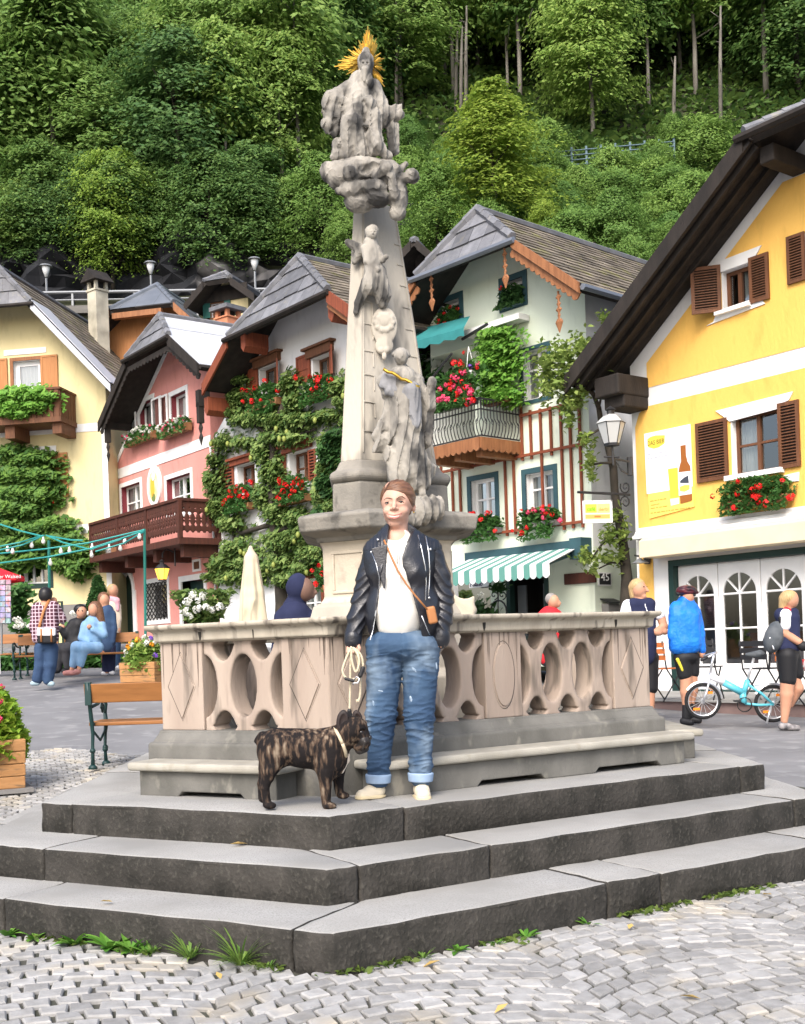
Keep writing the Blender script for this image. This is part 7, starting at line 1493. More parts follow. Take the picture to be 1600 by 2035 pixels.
hR = [('e', (873, 1273, 8), (13, 8, 11)), ('c', (875, 1262, 6), (874, 1272, 7), 9, 9.5)]
for i, l_ in enumerate((9, 11, 11, 8)):
    x = 864+i*6.0; hR += [('c', (x, 1276, 13), (x-.3, 1276+l_*.7, 17), 3.5, 3.2, 1.4), ('c', (x-.3, 1276+l_*.7, 17), (x+.5, 1276+l_, 10), 3.1, 2.6, 1)]
hR += [('c', (863, 1270, 12), (858, 1279, 17), 3.8, 3.4, 2), ('c', (858, 1279, 17), (860, 1287, 17), 3.3, 2.6, 1)]
body = multi('body', [(head, 3.5, .95), (core, 6, 3.0), (hL, 2.5, .9), (hR, 2.5, .9)], YW, m_skin, wo)
for x, y in ((771.5, 1003.5), (797, 1002.5)):
    q = surf_q(head, 3.5, x, y); sculpt('eye', [('e', (x, y, q-3.2), (5.4, 4.0, 1.9))], YW, M('eye_white', (.6, .55, .52), rough=.25), body, k=1, h=.7); sculpt('iris', [('e', (x, y-.3, q-.2), (2.5, 1.7, 1.75))], YW, m_dk, body, k=1, h=.5)
    ptube('lash', [(x-6.2, y+.2, q-.6), (x-3, y-1.8, q+.9), (x, y-2.2, q+1.3), (x+3.4, y-1.7, q+.8), (x+6.2, y+.4, q-.8)], 1.0, YW, m_dk, body)
    b = [(x-8 if x < 784 else x-9, y-7 if x < 784 else y-6), (x-3, y-10.5), (x+3, y-11 if x > 784 else y-9.5), (x+9, y-7)]; ptube('brow', [(u, v, surf_q(head, 3.5, u, v)+.3) for u, v in b], [.4, .9, 1.0, .5] if x > 784 else [.4, .8, 1.0, .7], YW, m_brow, body)
mth = [(769, 1025.5), (775, 1028.5), (784, 1030), (793, 1028), (799.5, 1024.5)]; sq_ = lambda p, d=0: (p[0], p[1], surf_q(head, 3.5, *p)+d)
ptube('teeth', [sq_((u, v+1.2), -.3) for u, v in mth[1:4]], 1.25, YW, m_teeth, body); ptube('upper_lip', [sq_((u, v-1.8), .2) for u, v in mth], [.5, 1.0, 1.1, 1.0, .5], YW, m_lip, body); ptube('lower_lip', [sq_((769.5, 1026)), sq_((776, 1032.6), .3), sq_((784, 1034.6), .5), sq_((792, 1032.2), .3), sq_((799, 1025))], [.4, 1.3, 1.6, 1.3, .4], YW, m_lip, body)
for sx, c in ((-1, [(766, 1013), (763, 1020), (764, 1028)]), (1, [(800, 1012), (804.5, 1018), (804, 1026)])): pass
def hairf(P, d):
    x, q, y = P[0], -P[1], -P[2]
    hl_ = np.interp(x, [750, 757, 763, 768, 776, 790, 803, 812, 818, 826], [1015, 1000, 984, 977, 977, 980, 985, 995, 1008, 1012])
    cut = np.minimum(hl_-y, 30)      # keep above the hairline in front
    keep = np.where(q > -2, -cut, -np.minimum(cut+14+(-2-q)*2.2, 30)); keep = np.minimum(keep, np.where(q < -20, -5, 99))
    return smax(d+.5*np.sin(np.arctan2(x-766, y-975)*26)*np.clip((x-760)/10, 0, 1), keep, 2)
sculpt('hair', [('e', (791, 990, -6), (35.5, 42, 38)), ('c', (800, 985, -34), (806, 1010, -44), 14, 12), ('f', hairf)], YW, m_hairb, wo, k=6, h=.9)
ptube('hair_part', [(765.5, 976, surf_q(head, 3.5, 766, 976)+3.5), (768, 968, 27), (773, 961, 16)], 1.3, YW, m_skin, wo)
sculpt('earring', [('e', (822.5, 1018.5, 1), (1.6, 1.6, 1.6))], YW, m_gold, wo, k=1, h=.5)
def rid(P, sx, sy, sq, ph=0): return np.abs(np.sin(P[0]*sx-P[2]*sy+P[1]*sq+ph+.9*np.sin(-P[2]*.05+P[0]*.06)))
shirtL = [('e', (789, 1130, 2), (52, 43, 74)), ('e', (772, 1142, 30), (20, 20, 22)), ('e', (808, 1141, 30), (20, 20, 22)), ('e', (793, 1208, 6), (52, 47, 74)), ('c', (787, 1078, 0), (788, 1110, 4), 30, 44), ('-b', (792, 1312, 0), (130, 130, 50), 4, None, 2), ('-e', (785, 1062, 18), (20, 34, 17), None, 4), ('f', lambda P, d: d+1.3*rid(P, .10, .022, .02)*np.clip((-P[2]-1120)/80, 0, 1)+.5*wob(P, .12, 3))]
sculpt('blouse', shirtL, YW, m_shirt, wo, k=14, h=1.7)
ptube('blouse_tie', [(793, 1098, 53), (792, 1125, 52), (794, 1150, 55), (795, 1178, 58), (792, 1186, 58)], 1.2, YW, m_shirt, wo); ptube('placket', [(786, 1082, 46), (789, 1100, 50), (790, 1122, 51)], 1.6, YW, m_shirt, wo)
yL = [1050, 1080, 1100, 1130, 1160, 1200, 1240, 1290]; xL = [774, 770, 766, 762, 757, 753, 744, 735]; yR = [1050, 1070, 1090, 1112, 1130, 1150, 1180, 1220, 1290]; xR = [824, 816, 806, 799, 800, 808, 818, 829, 842]
def jopen(P, d):
    x, q, y = P[0], -P[1], -P[2]; o = np.minimum(np.minimum(x-np.interp(y, yL, xL), np.interp(y, yR, xR)-x), q+2)
    d = smax(d, o, 2.5); d = np.maximum(d, (y-np.interp(x, [690, 740, 760, 840, 885], [1290, 1279, 1275, 1272, 1279])))
    fr = np.clip((y-1095)/40, 0, 1)
    d = d+fr*(1.2*rid(P, .06, .05, .05)+.7*wob(P, .13, 4)) - (1-fr)*.9*np.abs(np.sin(x*.42))*(np.abs(x-795) > 36)*(y < 1096)
    return d
jk = [('e', (795, 1122, -2), (74, 54, 78)), ('e', (766, 1142, 30), (25, 24, 25)), ('e', (822, 1141, 30), (25, 24, 25)), ('e', (801, 1218, 0), (77, 56, 90)), ('c', (743, 1094, -4), (859, 1090, -4), 19, 20), ('c', (790, 1066, -12), (790, 1085, -8), 34, 44), ('f', jopen)]
jb = sculpt('jacket', jk, YW, m_leather, wo, k=14, h=1.6)
def sleeve(pts, rs, ph):
    L = [('c', pts[i], pts[i+1], rs[i], rs[i+1]) for i in range(len(pts)-1)]
    def f(P, d):
        y = -P[2]; el = np.exp(-((y-1195)/52)**2)+.65*np.clip((y-1215)/50, 0, 1)
        return d+(.5+2.6*el)*(rid(P, .16*ph, .16, .10, ph)-.55)+.6*wob(P, .16, 8)
    return L+[('f', f)]
sculpt('sleeve', sleeve([(743, 1100, -4), (729, 1150, -8), (719, 1192, -8), (709, 1232, 0), (702, 1266, 8)], [21, 21, 20, 18.5, 16.5], 1), YW, m_leather, wo, k=6, h=1.5)
sculpt('sleeve', sleeve([(860, 1098, -4), (874, 1145, -8), (882, 1188, -8), (880, 1230, 0), (875, 1262, 7)], [21, 21.5, 20.5, 19, 17.5], -1), YW, m_leather, wo, k=6, h=1.5)
for c_, r_ in (((702, 1271, 9), 17.5), ((876, 1268, 8), 18.5)): sculpt('sleeve_cuff', [('c', (c_[0], c_[1]-5, c_[2]), (c_[0]-.5, c_[1]+3, c_[2]), r_, r_)], YW, m_leather, wo, k=1, h=1.4)
def lapf(P, d):
    x, y = P[0], -P[2]; q = -P[1]; lb = np.interp(y, [1093, 1110, 1130, 1150, 1172], [738, 744, 751, 757, 763]); return np.maximum(np.maximum(lb-x, x-np.interp(y, [1085, 1110, 1172], [771, 769, 766])), np.maximum(np.maximum(1094+(x-738)*-.25-y, y-1172), np.abs(q-(44+.1*(x-750)+.06*(y-1094)))-3))
sculpt('lapel', [('b', (752, 1132, 47), (18, 12, 44), 3), ('f', lapf)], YW, m_leather, wo, k=3, h=1.2)
sculpt('collar', [('c', (765, 1060, 2), (758, 1084, 26), 7, 8), ('c', (768, 1054, -14), (765, 1062, 4), 7, 7), ('c', (822, 1054, -10), (824, 1064, 12), 7, 8), ('c', (824, 1064, 12), (814, 1082, 30), 8, 6)], YW, m_leather, wo, k=3, h=1.3)
js = lambda x, y: (x, y, surf_q(jk, 14, x, y, 90)+1.8)
for pts in ([(741, 1101), (750, 1122), (756.5, 1150), (755.5, 1185), (749, 1220), (743, 1255), (740, 1272)], [(829, 1066), (836, 1095), (843, 1130), (845, 1160), (843, 1195)], [(844, 1068), (850, 1100), (852, 1135), (851, 1165), (849, 1186)], [(836, 1225), (846, 1250), (852, 1262)]):
    z_ = [js(x+(-1.5 if x < 770 else 1.5), y) for x, y in pts]; z_ = [(x, y, max(q, 20)+(3 if x < 770 and y < 1150 else 0)) for x, y, q in z_]; ptube('zip', z_, 1.25, YW, m_zip, wo)
for x, y in ((752, 1076), (747, 1093), (739, 1100), (855, 1094), (852, 1190)): q = js(x, y); sculpt('snap', [('e', (x, y, q[2]+2), (2.6, 1.8, 2.6))], YW, m_zip, wo, k=1, h=.7)
jl = [('e', (801, 1282, 0), (75, 52, 36)), ('c', (766, 1300, 0), (758, 1420, 4), 37.5, 30), ('c', (758, 1420, 4), (753, 1520, 0), 29.5, 22), ('c', (753, 1520, 0), (752, 1546, 0), 22, 20.5), ('c', (836, 1300, 0), (833, 1420, 4), 37.5, 30), ('c', (833, 1420, 4), (836, 1520, 0), 29.5, 22), ('c', (836, 1520, 0), (836, 1543, 0), 22, 20.5), ('-b', (800, 1232, 0), (130, 130, 20), 3, None, 1)]
def jfold(P, d):
    y = -P[2]; kn = np.exp(-((y-1435)/40)**2)+.9*np.clip((y-1480)/50, 0, 1)+.6*np.exp(-((y-1320)/34)**2)
    v = wob([P[0]*.55, P[1]*.6, P[2]*1.5], .115, 17); v2 = wob([P[0]*.4+P[2]*.25, P[1]*.5, P[2]*1.7-P[0]*.3], .2, 19)
    return d+(.6+3.6*kn)*(1.3*np.sqrt(np.abs(v))-.8)+(.4+1.5*kn)*(1.2*np.sqrt(np.abs(v2))-.7)+1.2*np.exp(-((P[0]-799)/1.6)**2)*(y < 1335)
sculpt('jeans', jl+[('f', jfold)], YW, m_denim, wo, k=7, h=1.7)
m_rip = M('frayed_rip', (.30, .37, .45), (.17, .24, .33), scale=90, rough=.95)
for x, y, r0, r1, rot in ((826, 1332, 10, 3.4, -40), (818, 1390, 3.2, 9, 20), (744, 1400, 2.6, 10, 12), (758, 1372, 7, 2, -10), (866, 1322, 3, 9, 10)):
    q = surf_q(jl, 7, x, y); sculpt('rip', [('e', (x, y, q-1.6), (r0, 2.6, r1), rot)], YW, m_rip, wo, k=1, h=.9)
for cx, cy in ((752, 1548), (836, 1545)): sculpt('jeans_cuff', [('c', (cx, cy-7, 0), (cx, cy+6, 0), 26, 24.5), ('-c', (cx, cy+10, 0), (cx, cy+40, 0), 18, 18, 2), ('-b', (cx, cy+30, 0), (40, 40, 22), 2, None, 2), ('-b', (cx, cy-34, 0), (40, 40, 24), 2, None, 2)], YW, m_cuff, wo, k=1, h=1.4)
for L in ([('e', (751, 1571, -4), (15, 16, 14)), ('c', (747, 1575, 4), (720, 1579, 22), 14, 12.5), ('e', (736, 1569, 10), (13, 12, 10))], [('e', (837, 1568, -6), (16, 16, 14)), ('c', (838, 1573, 6), (841, 1577, 30), 15, 14.5), ('e', (839, 1568, 14), (14, 13, 11))]):
    sculpt('shoe', L+[('-b', (790, 1600, 0), (120, 120, 16), 1, None, 1)], YW, m_canvass, wo, k=6, h=1.2); sculpt('sole', [(a[0], (a[1][0], 1582, a[1][2]), (a[2][0]+1.5, a[2][1]+1.5, 4)) if a[0] == 'e' else ('c', (a[1][0], 1583, a[1][2]), (a[2][0], 1583, a[2][2]), a[3]+1, a[4]+1.5) for a in L[:2]]+[('-b', (790, 1600, 0), (120, 120, 15), 1, None, 1), ('-b', (790, 1560, 0), (120, 120, 18), 1, None, 1)], YW, m_sole, wo, k=4, h=1.1)
bgb = thing('crossbody_bag', 'small tan leather crossbody bag worn by the woman, tucked under her left arm', 'bag', tuple(pix(856, 1235, YW-.1)))
ptube('strap', [(764, 1077, 40), (777, 1108, 52), (792, 1140, 55), (808, 1165, 60), (826, 1188, 62), (848, 1213, 60)], 1.9, YW, m_tan, bgb); sculpt('pouch', [('b', (857, 1224, 54), (9, 7, 17), 4, 12)], YW, m_tan, bgb, k=2, h=1.2)
# ---- the dog
YD = 5.30
m_brin = bpy.data.materials.new('brindle_coat'); m_brin.use_nodes = True; t_ = m_brin.node_tree; N, L_ = t_.nodes, t_.links; tc = N.new('ShaderNodeTexCoord'); mp = N.new('ShaderNodeMapping'); mp.inputs['Scale'].default_value = (55, 55, 12); mp.inputs['Rotation'].default_value = (0, .25, 0); n1 = N.new('ShaderNodeTexNoise'); n1.inputs['Scale'].default_value = 1.0; n1.inputs['Detail'].default_value = 6; n2 = N.new('ShaderNodeTexNoise'); n2.inputs['Scale'].default_value = 7; L_.new(tc.outputs['Object'], mp.inputs[0]); L_.new(mp.outputs[0], n1.inputs[0]); L_.new(tc.outputs['Object'], n2.inputs[0])
ad = N.new('ShaderNodeMath'); ad.operation = 'MULTIPLY_ADD'; ad.inputs[1].default_value = .55; L_.new(n2.outputs[0], ad.inputs[0]); L_.new(n1.outputs[0], ad.inputs[2]); cr = N.new('ShaderNodeValToRGB'); cr.color_ramp.elements[0].position = .74; cr.color_ramp.elements[0].color = (.013, .011, .011, 1); cr.color_ramp.elements[1].position = 1.0; cr.color_ramp.elements[1].color = (.21, .165, .12, 1); e_ = cr.color_ramp.elements.new(.86); e_.color = (.075, .05, .035, 1); L_.new(ad.outputs[0], cr.inputs[0]); L_.new(cr.outputs[0], N['Principled BSDF'].inputs['Base Color']); N['Principled BSDF'].inputs['Roughness'].default_value = .85; N['Principled BSDF'].inputs['Specular IOR Level'].default_value = .12
bm_ = N.new('ShaderNodeBump'); bm_.inputs['Strength'].default_value = .5; bm_.inputs['Distance'].default_value = .004; L_.new(n1.outputs[0], bm_.inputs['Height']); L_.new(bm_.outputs[0], N['Principled BSDF'].inputs['Normal'])
dog = thing('dog', 'brindle French bulldog standing on the top step beside the woman', 'dog', tuple(pix(600, 1604, YD)))
DL = [('e', (546, 1492, 0), (36, 36, 40)), ('c', (552, 1483, 0), (640, 1486, 2), 36, 38), ('e', (610, 1495, 0), (45, 36, 36)), ('e', (655, 1502, 4), (38, 38, 47)), ('c', (655, 1480, 4), (692, 1458, 10), 34, 27), ('e', (704, 1448, 14), (28, 28, 26), None, 8), ('e', (723, 1466, 18), (14, 17, 18), None, 6), ('e', (716, 1484, 18), (13, 13, 8), None, 5), ('e', (728, 1476, 28), (8, 8, 9), None, 4), ('e', (729, 1476, 8), (8, 8, 9), None, 4), ('e', (712, 1436, 26), (10, 8, 8), None, 5), ('e', (716, 1438, 6), (9, 8, 8), None, 5),
      ('-e', (722, 1450, 34), (7, 6, 3), None, 3), ('c', (520, 1462, 0), (510, 1472, 0), 8, 5),
      ('e', (541, 1512, 20), (23, 17, 36), -8), ('c', (538, 1530, 22), (528, 1562, 22), 15, 9), ('c', (528, 1562, 22), (533, 1592, 22), 9, 8.5, 4), ('e', (539, 1597, 27), (13, 10, 7.5), None, 4), ('e', (534, 1512, -20), (22, 16, 36), -8), ('c', (528, 1530, -22), (518, 1560, -22), 15, 9), ('c', (518, 1560, -22), (519, 1586, -22), 9, 8.5, 4), ('e', (524, 1591, -18), (12, 10, 7.5), None, 4),
      ('e', (650, 1515, 24), (22, 17, 34)), ('c', (648, 1535, 26), (650, 1590, 27), 14, 9.5), ('e', (657, 1597, 33), (14, 12, 7.5), None, 4), ('e', (668, 1515, -22), (20, 16, 34)), ('c', (670, 1535, -22), (673, 1576, -22), 13, 9), ('e', (681, 1583, -18), (13, 11, 7.5), None, 4),
      ('-e', (590, 1545, 0), (40, 60, 17), None, 12), ('f', lambda P, d: d+.35*wob(P, .5, 2)+.5*wob(P, .18, 6))]
for i in (-1, 0, 1): DL += [('-c', (668+1, 1599+i*0, 36+i*6), (676, 1601, 38+i*6), 1, 1.2, 1)]
ear = lambda c, q, rot, r: [('e', (c[0], c[1], q), (r, 6, r*1.85), rot), ('-e', (c[0]+1.5, c[1]+1, q+6), (r*.62, 5, r*1.3), rot, 2)]
db = sculpt('body', DL, YD, m_brin, dog, k=9, h=1.5)
m_earb = M('black_ear', (.014, .012, .012), (.03, .02, .018), scale=20, rough=.6)
sculpt('ear', ear((682, 1431), 26, -8, 12), YD, m_earb, dog, k=2, h=1.1); sculpt('ear', ear((711, 1429), 0, 14, 10), YD, m_earb, dog, k=2, h=1.1)
sculpt('nose', [('e', (735, 1464, 20), (5, 8, 5.5)), ('e', (736, 1463, 26), (3, 3, 3))], YD, m_dk, dog, k=2, h=.9)
for x, y, q in ((719, 1453, 33), (728, 1453, 8)): sculpt('eye', [('e', (x, y, q), (4.4, 3.6, 4.2))], YD, m_dk, dog, k=1, h=.8)
sculpt('muzzle_mask', [('e', (724, 1470, 19), (13.5, 18, 15)), ('c', (716, 1488, 18), (726, 1486, 18), 10, 8), ('c', (727, 1472, 36), (722, 1486, 34), 2.4, 2, 2)], YD, M('black_mask', (.017, .015, .015), (.04, .034, .03), scale=30, rough=.45), dog, k=4, h=1.1)
sculpt('chest_patch', [('c', (690, 1510, 8), (680, 1532, 12), 5, 4), ('c', (690, 1510, 8), (692, 1500, 8), 5, 4)], YD, M('white_fur', (.58, .50, .42), rough=.8), dog, k=4, h=1.2)
m_coll = M('beige_strap', (.55, .46, .32), (.48, .40, .27), scale=30, rough=.7)
hs = thing('dog_collar', 'beige webbing collar round the neck of the dog', 'collar', tuple(pix(680, 1470, YD)))
V = []; 
for k in range(25): a = k*math.pi/12; V.append((676+20*math.cos(a)*.55+7*math.sin(a)*0-8*math.sin(a)*-.0, 1473+33*math.sin(a)+10*math.cos(a)*.9, 8+38*math.cos(a+.0)))
P = pxmap(YD)(np.array([Q((674+9*math.cos(k*math.pi/14)+12*math.sin(k*math.pi/14), 1474+29*math.sin(k*math.pi/14), 6+38*math.cos(k*math.pi/14))) for k in range(29)])); mb = MB()
mb.tube([tuple(p) for p in P], .0085, 6); mb.build('strap', [m_coll], hs, smooth=True)
ls = thing('dog_leash', 'coiled cream rope leash hanging from the woman\'s hand to the dog', 'leash', tuple(pix(700, 1350, YW-.1)))
YL_ = YW-.06; m_rope = M('cream_rope', (.60, .52, .38), (.50, .43, .30), scale=90, rough=.8, bump=.5, bscale=300)
for pts in ([(700, 1285, 20), (690, 1306, 22), (682, 1332, 22), (688, 1346, 22), (700, 1350, 22), (706, 1348, 22)], [(702, 1287, 22), (712, 1300, 26), (715, 1318, 26), (708, 1335, 24), (700, 1310, 24), (700, 1290, 24)], [(704, 1288, 20), (718, 1302, 20), (722, 1325, 20), (716, 1342, 20), (708, 1352, 20)], [(697, 1288, 14), (697, 1330, 12), (696, 1380, 10), (695, 1412, 8)], [(706, 1290, 12), (716, 1340, 12), (716, 1380, 10), (712, 1394, 9), (709, 1390, 8)]):
    P = [np.array(p, float) for p in pts]; S_ = []
    for i in range(len(P)-1):
        a, b, c, d = P[max(i-1, 0)], P[i], P[i+1], P[min(i+2, len(P)-1)]
        for t in np.linspace(0, 1, 6, endpoint=False): S_.append(tuple(.5*(2*b+(c-a)*t+(2*a-5*b+4*c-d)*t*t+(3*b-a-3*c+d)*t**3)))
    ptube('rope', S_+[tuple(P[-1])], 2.5, YL_, m_rope, ls)
sculpt('rubber_end', [('c', (722, 1328, 24), (717, 1342, 24), 4.5, 4.5), ('c', (688, 1348, 24), (702, 1352, 24), 3, 3.5), ('c', (695, 1412, 10), (697, 1436, 2), 4.5, 5)], YL_, m_black, ls, k=1, h=1); ptube('carabiner', [(704, 1352, 26), (710, 1344, 27), (716, 1348, 27), (712, 1357, 27), (705, 1356, 26), (702, 1360, 26)], 1.6, YL_, m_zip, ls)
# ---- people further away
def person(label, Y, foot, skin, parts, face=None, h=2.2, sk=None, k=3):
    skin = [('c', a[1], a[2], a[3]*.66, a[4]*.66)+tuple(a[5:]) if a[0] == 'c' and max(a[3], a[4]) >= 13 and a[1][1] < 1330 and abs(a[2][1]-a[1][1]) > 30 and a[1][1] < foot[1]-90 else a for a in skin]
    t = thing('person', label, 'person', tuple(pix(foot[0], foot[1], Y))); b = sculpt('body', skin, Y, sk or m_skin2, t, k=k, h=h*.8)
    for i, f in enumerate(face or []): sculpt('eye', [('e', f, (1.5, 1.3, 1.3))], Y, m_dk, b, k=1, h=.6)
    for nm, mat, L in parts: sculpt(nm, L, Y, mat, t, k=k, h=h)
    return t
def cl(*p): return [('c', p[i], p[i+1], p[-1][i], p[-1][i+1]) for i in range(len(p)-2)]
fold2 = lambda a=.8, s_=.2, sd=1: ('f', lambda P, d: d+a*wob(P, s_, sd))
m_jeans2 = M('dark_jeans', (.025, .05, .11), (.035, .07, .14), scale=6, rough=.85, bump=.3); m_charc = M('charcoal_cloth', (.03, .03, .035), (.045, .045, .05), scale=6, rough=.9); m_navy = M('navy_cloth', (.014, .018, .05), (.02, .025, .065), scale=5, rough=.9, bump=.3); m_blk = M('black_lycra', (.012, .012, .014), rough=.6); m_blueJ = M('bright_blue_shell', (.01, .14, .58), (.012, .18, .66), scale=5, rough=.5, bump=.8, bscale=18); m_whitec = M('white_jersey', (.75, .75, .78), rough=.8); m_redshirt = M('red_shirt', (.6, .02, .03), rough=.8); m_ltden = M('light_denim', (.16, .30, .48), (.22, .36, .54), scale=8, rough=.9); m_pinkc = M('pink_scarf', (.72, .38, .42), (.62, .3, .36), scale=20, rough=.9); m_creamw = M('cream_knit', (.70, .58, .46), rough=.9); m_shoeg = M('grey_shoe', (.30, .40, .45), rough=.8); m_greyb = M('grey_backpack', (.06, .07, .08), (.10, .11, .12), scale=9, rough=.8)
def plaid():
    m = bpy.data.materials.new('plaid_shirt'); m.use_nodes = True; t = m.node_tree; N, L = t.nodes, t.links; tc = N.new('ShaderNodeTexCoord'); sx = N.new('ShaderNodeSeparateXYZ'); L.new(tc.outputs['Object'], sx.inputs[0]); b = N['Principled BSDF']; b.inputs['Roughness'].default_value = .9; o = []
    for ax in (0, 2):
        a = N.new('ShaderNodeMath'); a.operation = 'MULTIPLY'; a.inputs[1].default_value = 17; L.new(sx.outputs[ax], a.inputs[0]); f = N.new('ShaderNodeMath'); f.operation = 'FRACT'; L.new(a.outputs[0], f.inputs[0]); c = N.new('ShaderNodeMath'); c.operation = 'LESS_THAN'; c.inputs[1].default_value = .22; L.new(f.outputs[0], c.inputs[0]); o.append(c)
    mx = N.new('ShaderNodeMath'); mx.operation = 'MAXIMUM'; L.new(o[0].outputs[0], mx.inputs[0]); L.new(o[1].outputs[0], mx.inputs[1]); x = N.new('ShaderNodeMix'); x.data_type = 'RGBA'; x.inputs[6].default_value = (.07, .02, .035, 1); x.inputs[7].default_value = (.55, .42, .48, 1); L.new(mx.outputs[0], x.inputs[0]); L.new(x.outputs[2], b.inputs['Base Color']); return m
person('man in a plaid shirt and jeans seen from behind, raising a camera', 18.5, (86, 1362), [('e', (91, 1184, 0), (12, 13, 15)), ('c', (90, 1195, -3), (88, 1205, -3), 7, 8), ('c', (90, 1205, 0), (92, 1280, 0), 18, 16)]+cl((110, 1208, -4), (122, 1230, -10), (104, 1196, -14), (6, 5, 5))+[('e', (103, 1192, -14), (6, 6, 6))]+cl((83, 1290, 0), (78, 1345, 0), (11, 8))+cl((101, 1290, 0), (98, 1345, 0), (11, 8)),
       [('hair', m_blackh, [('e', (91, 1180, 1), (13.5, 14, 14)), ('e', (91, 1186, 4), (12.5, 11, 10))]), ('shirt', plaid(), [('c', (76, 1208, 0), (106, 1206, 0), 12, 12), ('b', (91, 1240, 0), (25, 14, 38), 10)]+cl((109, 1208, -2), (120, 1230, -8), (109, 1204, -13), (10, 9, 7))+cl((72, 1210, 0), (69, 1245, 4), (74, 1272, 8), (10, 9, 7))+[fold2()]), ('jeans', m_jeans2, [('e', (92, 1284, 0), (23, 16, 14))]+cl((82, 1290, 0), (80, 1320, 0), (74, 1350, 0), (14, 12, 10))+cl((102, 1290, 0), (100, 1320, 0), (96, 1352, 0), (14, 12, 10))+[fold2(1.2)]), ('shoe', m_shoeg, [('c', (74, 1357, 0), (66, 1358, 3), 6, 5), ('c', (98, 1358, 0), (106, 1359, 6), 6, 5)])])
mg = thing('messenger_bag', 'white, black and tan messenger bag hanging from the man in the plaid shirt', 'bag', tuple(pix(101, 1275, 18.3))); sculpt('bag_body', [('b', (101, 1264, 24), (18, 6, 15), 3)], 18.5, m_blk, mg, k=1, h=1.8); sculpt('flap', [('b', (101, 1256, 27), (18, 5, 8), 2)], 18.5, m_whitec, mg, k=1, h=1.6); ptube('strap', [(100, 1192, 6), (92, 1215, 17), (86, 1240, 20), (84, 1256, 22)], 3, 18.5, m_tan, mg)
for x in (92, 112): ptube('buckle_strap', [(x, 1250, 33), (x, 1276, 31)], 2, 18.5, m_tan, mg)
person('seated older man in dark clothes at the left end of the far bench', 19.8, (130, 1335), [('e', (164, 1217, 6), (10, 11, 13)), ('c', (160, 1228, 2), (156, 1238, 0), 7, 8), ('c', (156, 1238, 0), (150, 1280, 0), 14, 14), ('e', (128, 1246, 14), (6, 5, 5))],
       [('hair', m_blackh, [('e', (160, 1211, 2), (13, 12, 11))]), ('jacket', m_blk, [('c', (158, 1242, 0), (148, 1282, 0), 17, 19)]+cl((146, 1240, 4), (134, 1262, 8), (126, 1250, 14), (10, 9, 7))+cl((168, 1244, 4), (166, 1266, 8), (156, 1276, 14), (10, 9, 7))+[fold2()]), ('trousers', m_charc, cl((150, 1286, 4), (126, 1290, 24), (122, 1328, 22), (13, 11, 8))+cl((160, 1286, 4), (142, 1290, 26), (142, 1326, 24), (13, 11, 8))+[fold2()]), ('shoe', m_blk, [('c', (122, 1332, 22), (113, 1334, 28), 6, 5), ('c', (142, 1330, 24), (136, 1333, 32), 6, 5)])], face=[(161, 1214, 16.5), (168, 1214, 16)])
person('seated woman in a light denim jacket with long brown hair on the far bench', 19.6, (150, 1338), [('e', (188, 1212, 8), (10, 11, 13)), ('c', (187, 1222, 2), (186, 1234, 0), 7, 8), ('c', (186, 1236, 0), (184, 1280, 0), 13, 14), ('e', (183, 1246, 20), (5, 5, 5)), ('e', (182, 1278, 18), (6, 5, 4))]+cl((152, 1322, 24), (149, 1334, 26), (5, 4))+cl((168, 1318, 26), (164, 1332, 28), (5, 4)),
       [('hair', m_hairb, [('e', (190, 1207, 2), (13, 13, 13)), ('c', (197, 1212, 4), (203, 1245, 2), 9, 8), ('c', (184, 1208, -2), (186, 1238, -4), 9, 10)]), ('jacket', m_ltden, [('c', (186, 1240, 0), (184, 1275, 0), 18, 18)]+cl((171, 1242, 4), (166, 1268, 10), (182, 1276, 18), (9, 8, 6))+cl((203, 1242, 4), (208, 1262, 8), (190, 1252, 18), (9, 8, 6))+[fold2()]), ('jeans', m_ltden, cl((186, 1286, 4), (160, 1286, 28), (152, 1322, 24), (13, 11, 7))+cl((194, 1286, 4), (174, 1288, 30), (168, 1320, 26), (13, 11, 7))+[fold2()]), ('shoe', M('rose_shoe', (.40, .18, .16), rough=.7), [('c', (149, 1336, 26), (138, 1337, 30), 6, 5), ('c', (163, 1334, 28), (153, 1337, 34), 6, 5)])])
person('standing woman with long brown hair and a dark blue coat behind the far bench', 20.8, (212, 1335), [('e', (208, 1192, 2), (10, 11, 13)), ('c', (208, 1202, 0), (208, 1290, 0), 9, 12)]+cl((208, 1290, 0), (210, 1335, 0), (9, 6)), [('hair', m_hairb, [('e', (206, 1188, -1), (12, 12, 12)), ('c', (204, 1195, -4), (205, 1238, -4), 11, 10)]), ('coat', m_jeans2, [('c', (212, 1216, 0), (214, 1285, 0), 15, 15)]+cl((224, 1220, 2), (228, 1250, 4), (226, 1275, 6), (7, 6, 5))+[fold2()]), ('trousers', m_navy, cl((210, 1285, 0), (210, 1332, 0), (10, 7))+cl((220, 1285, 0), (222, 1330, 0), (10, 7))), ('shoe', m_whitec, [('c', (210, 1338, 0), (206, 1338, 5), 5, 4), ('c', (222, 1336, 0), (226, 1337, 5), 5, 4)])])
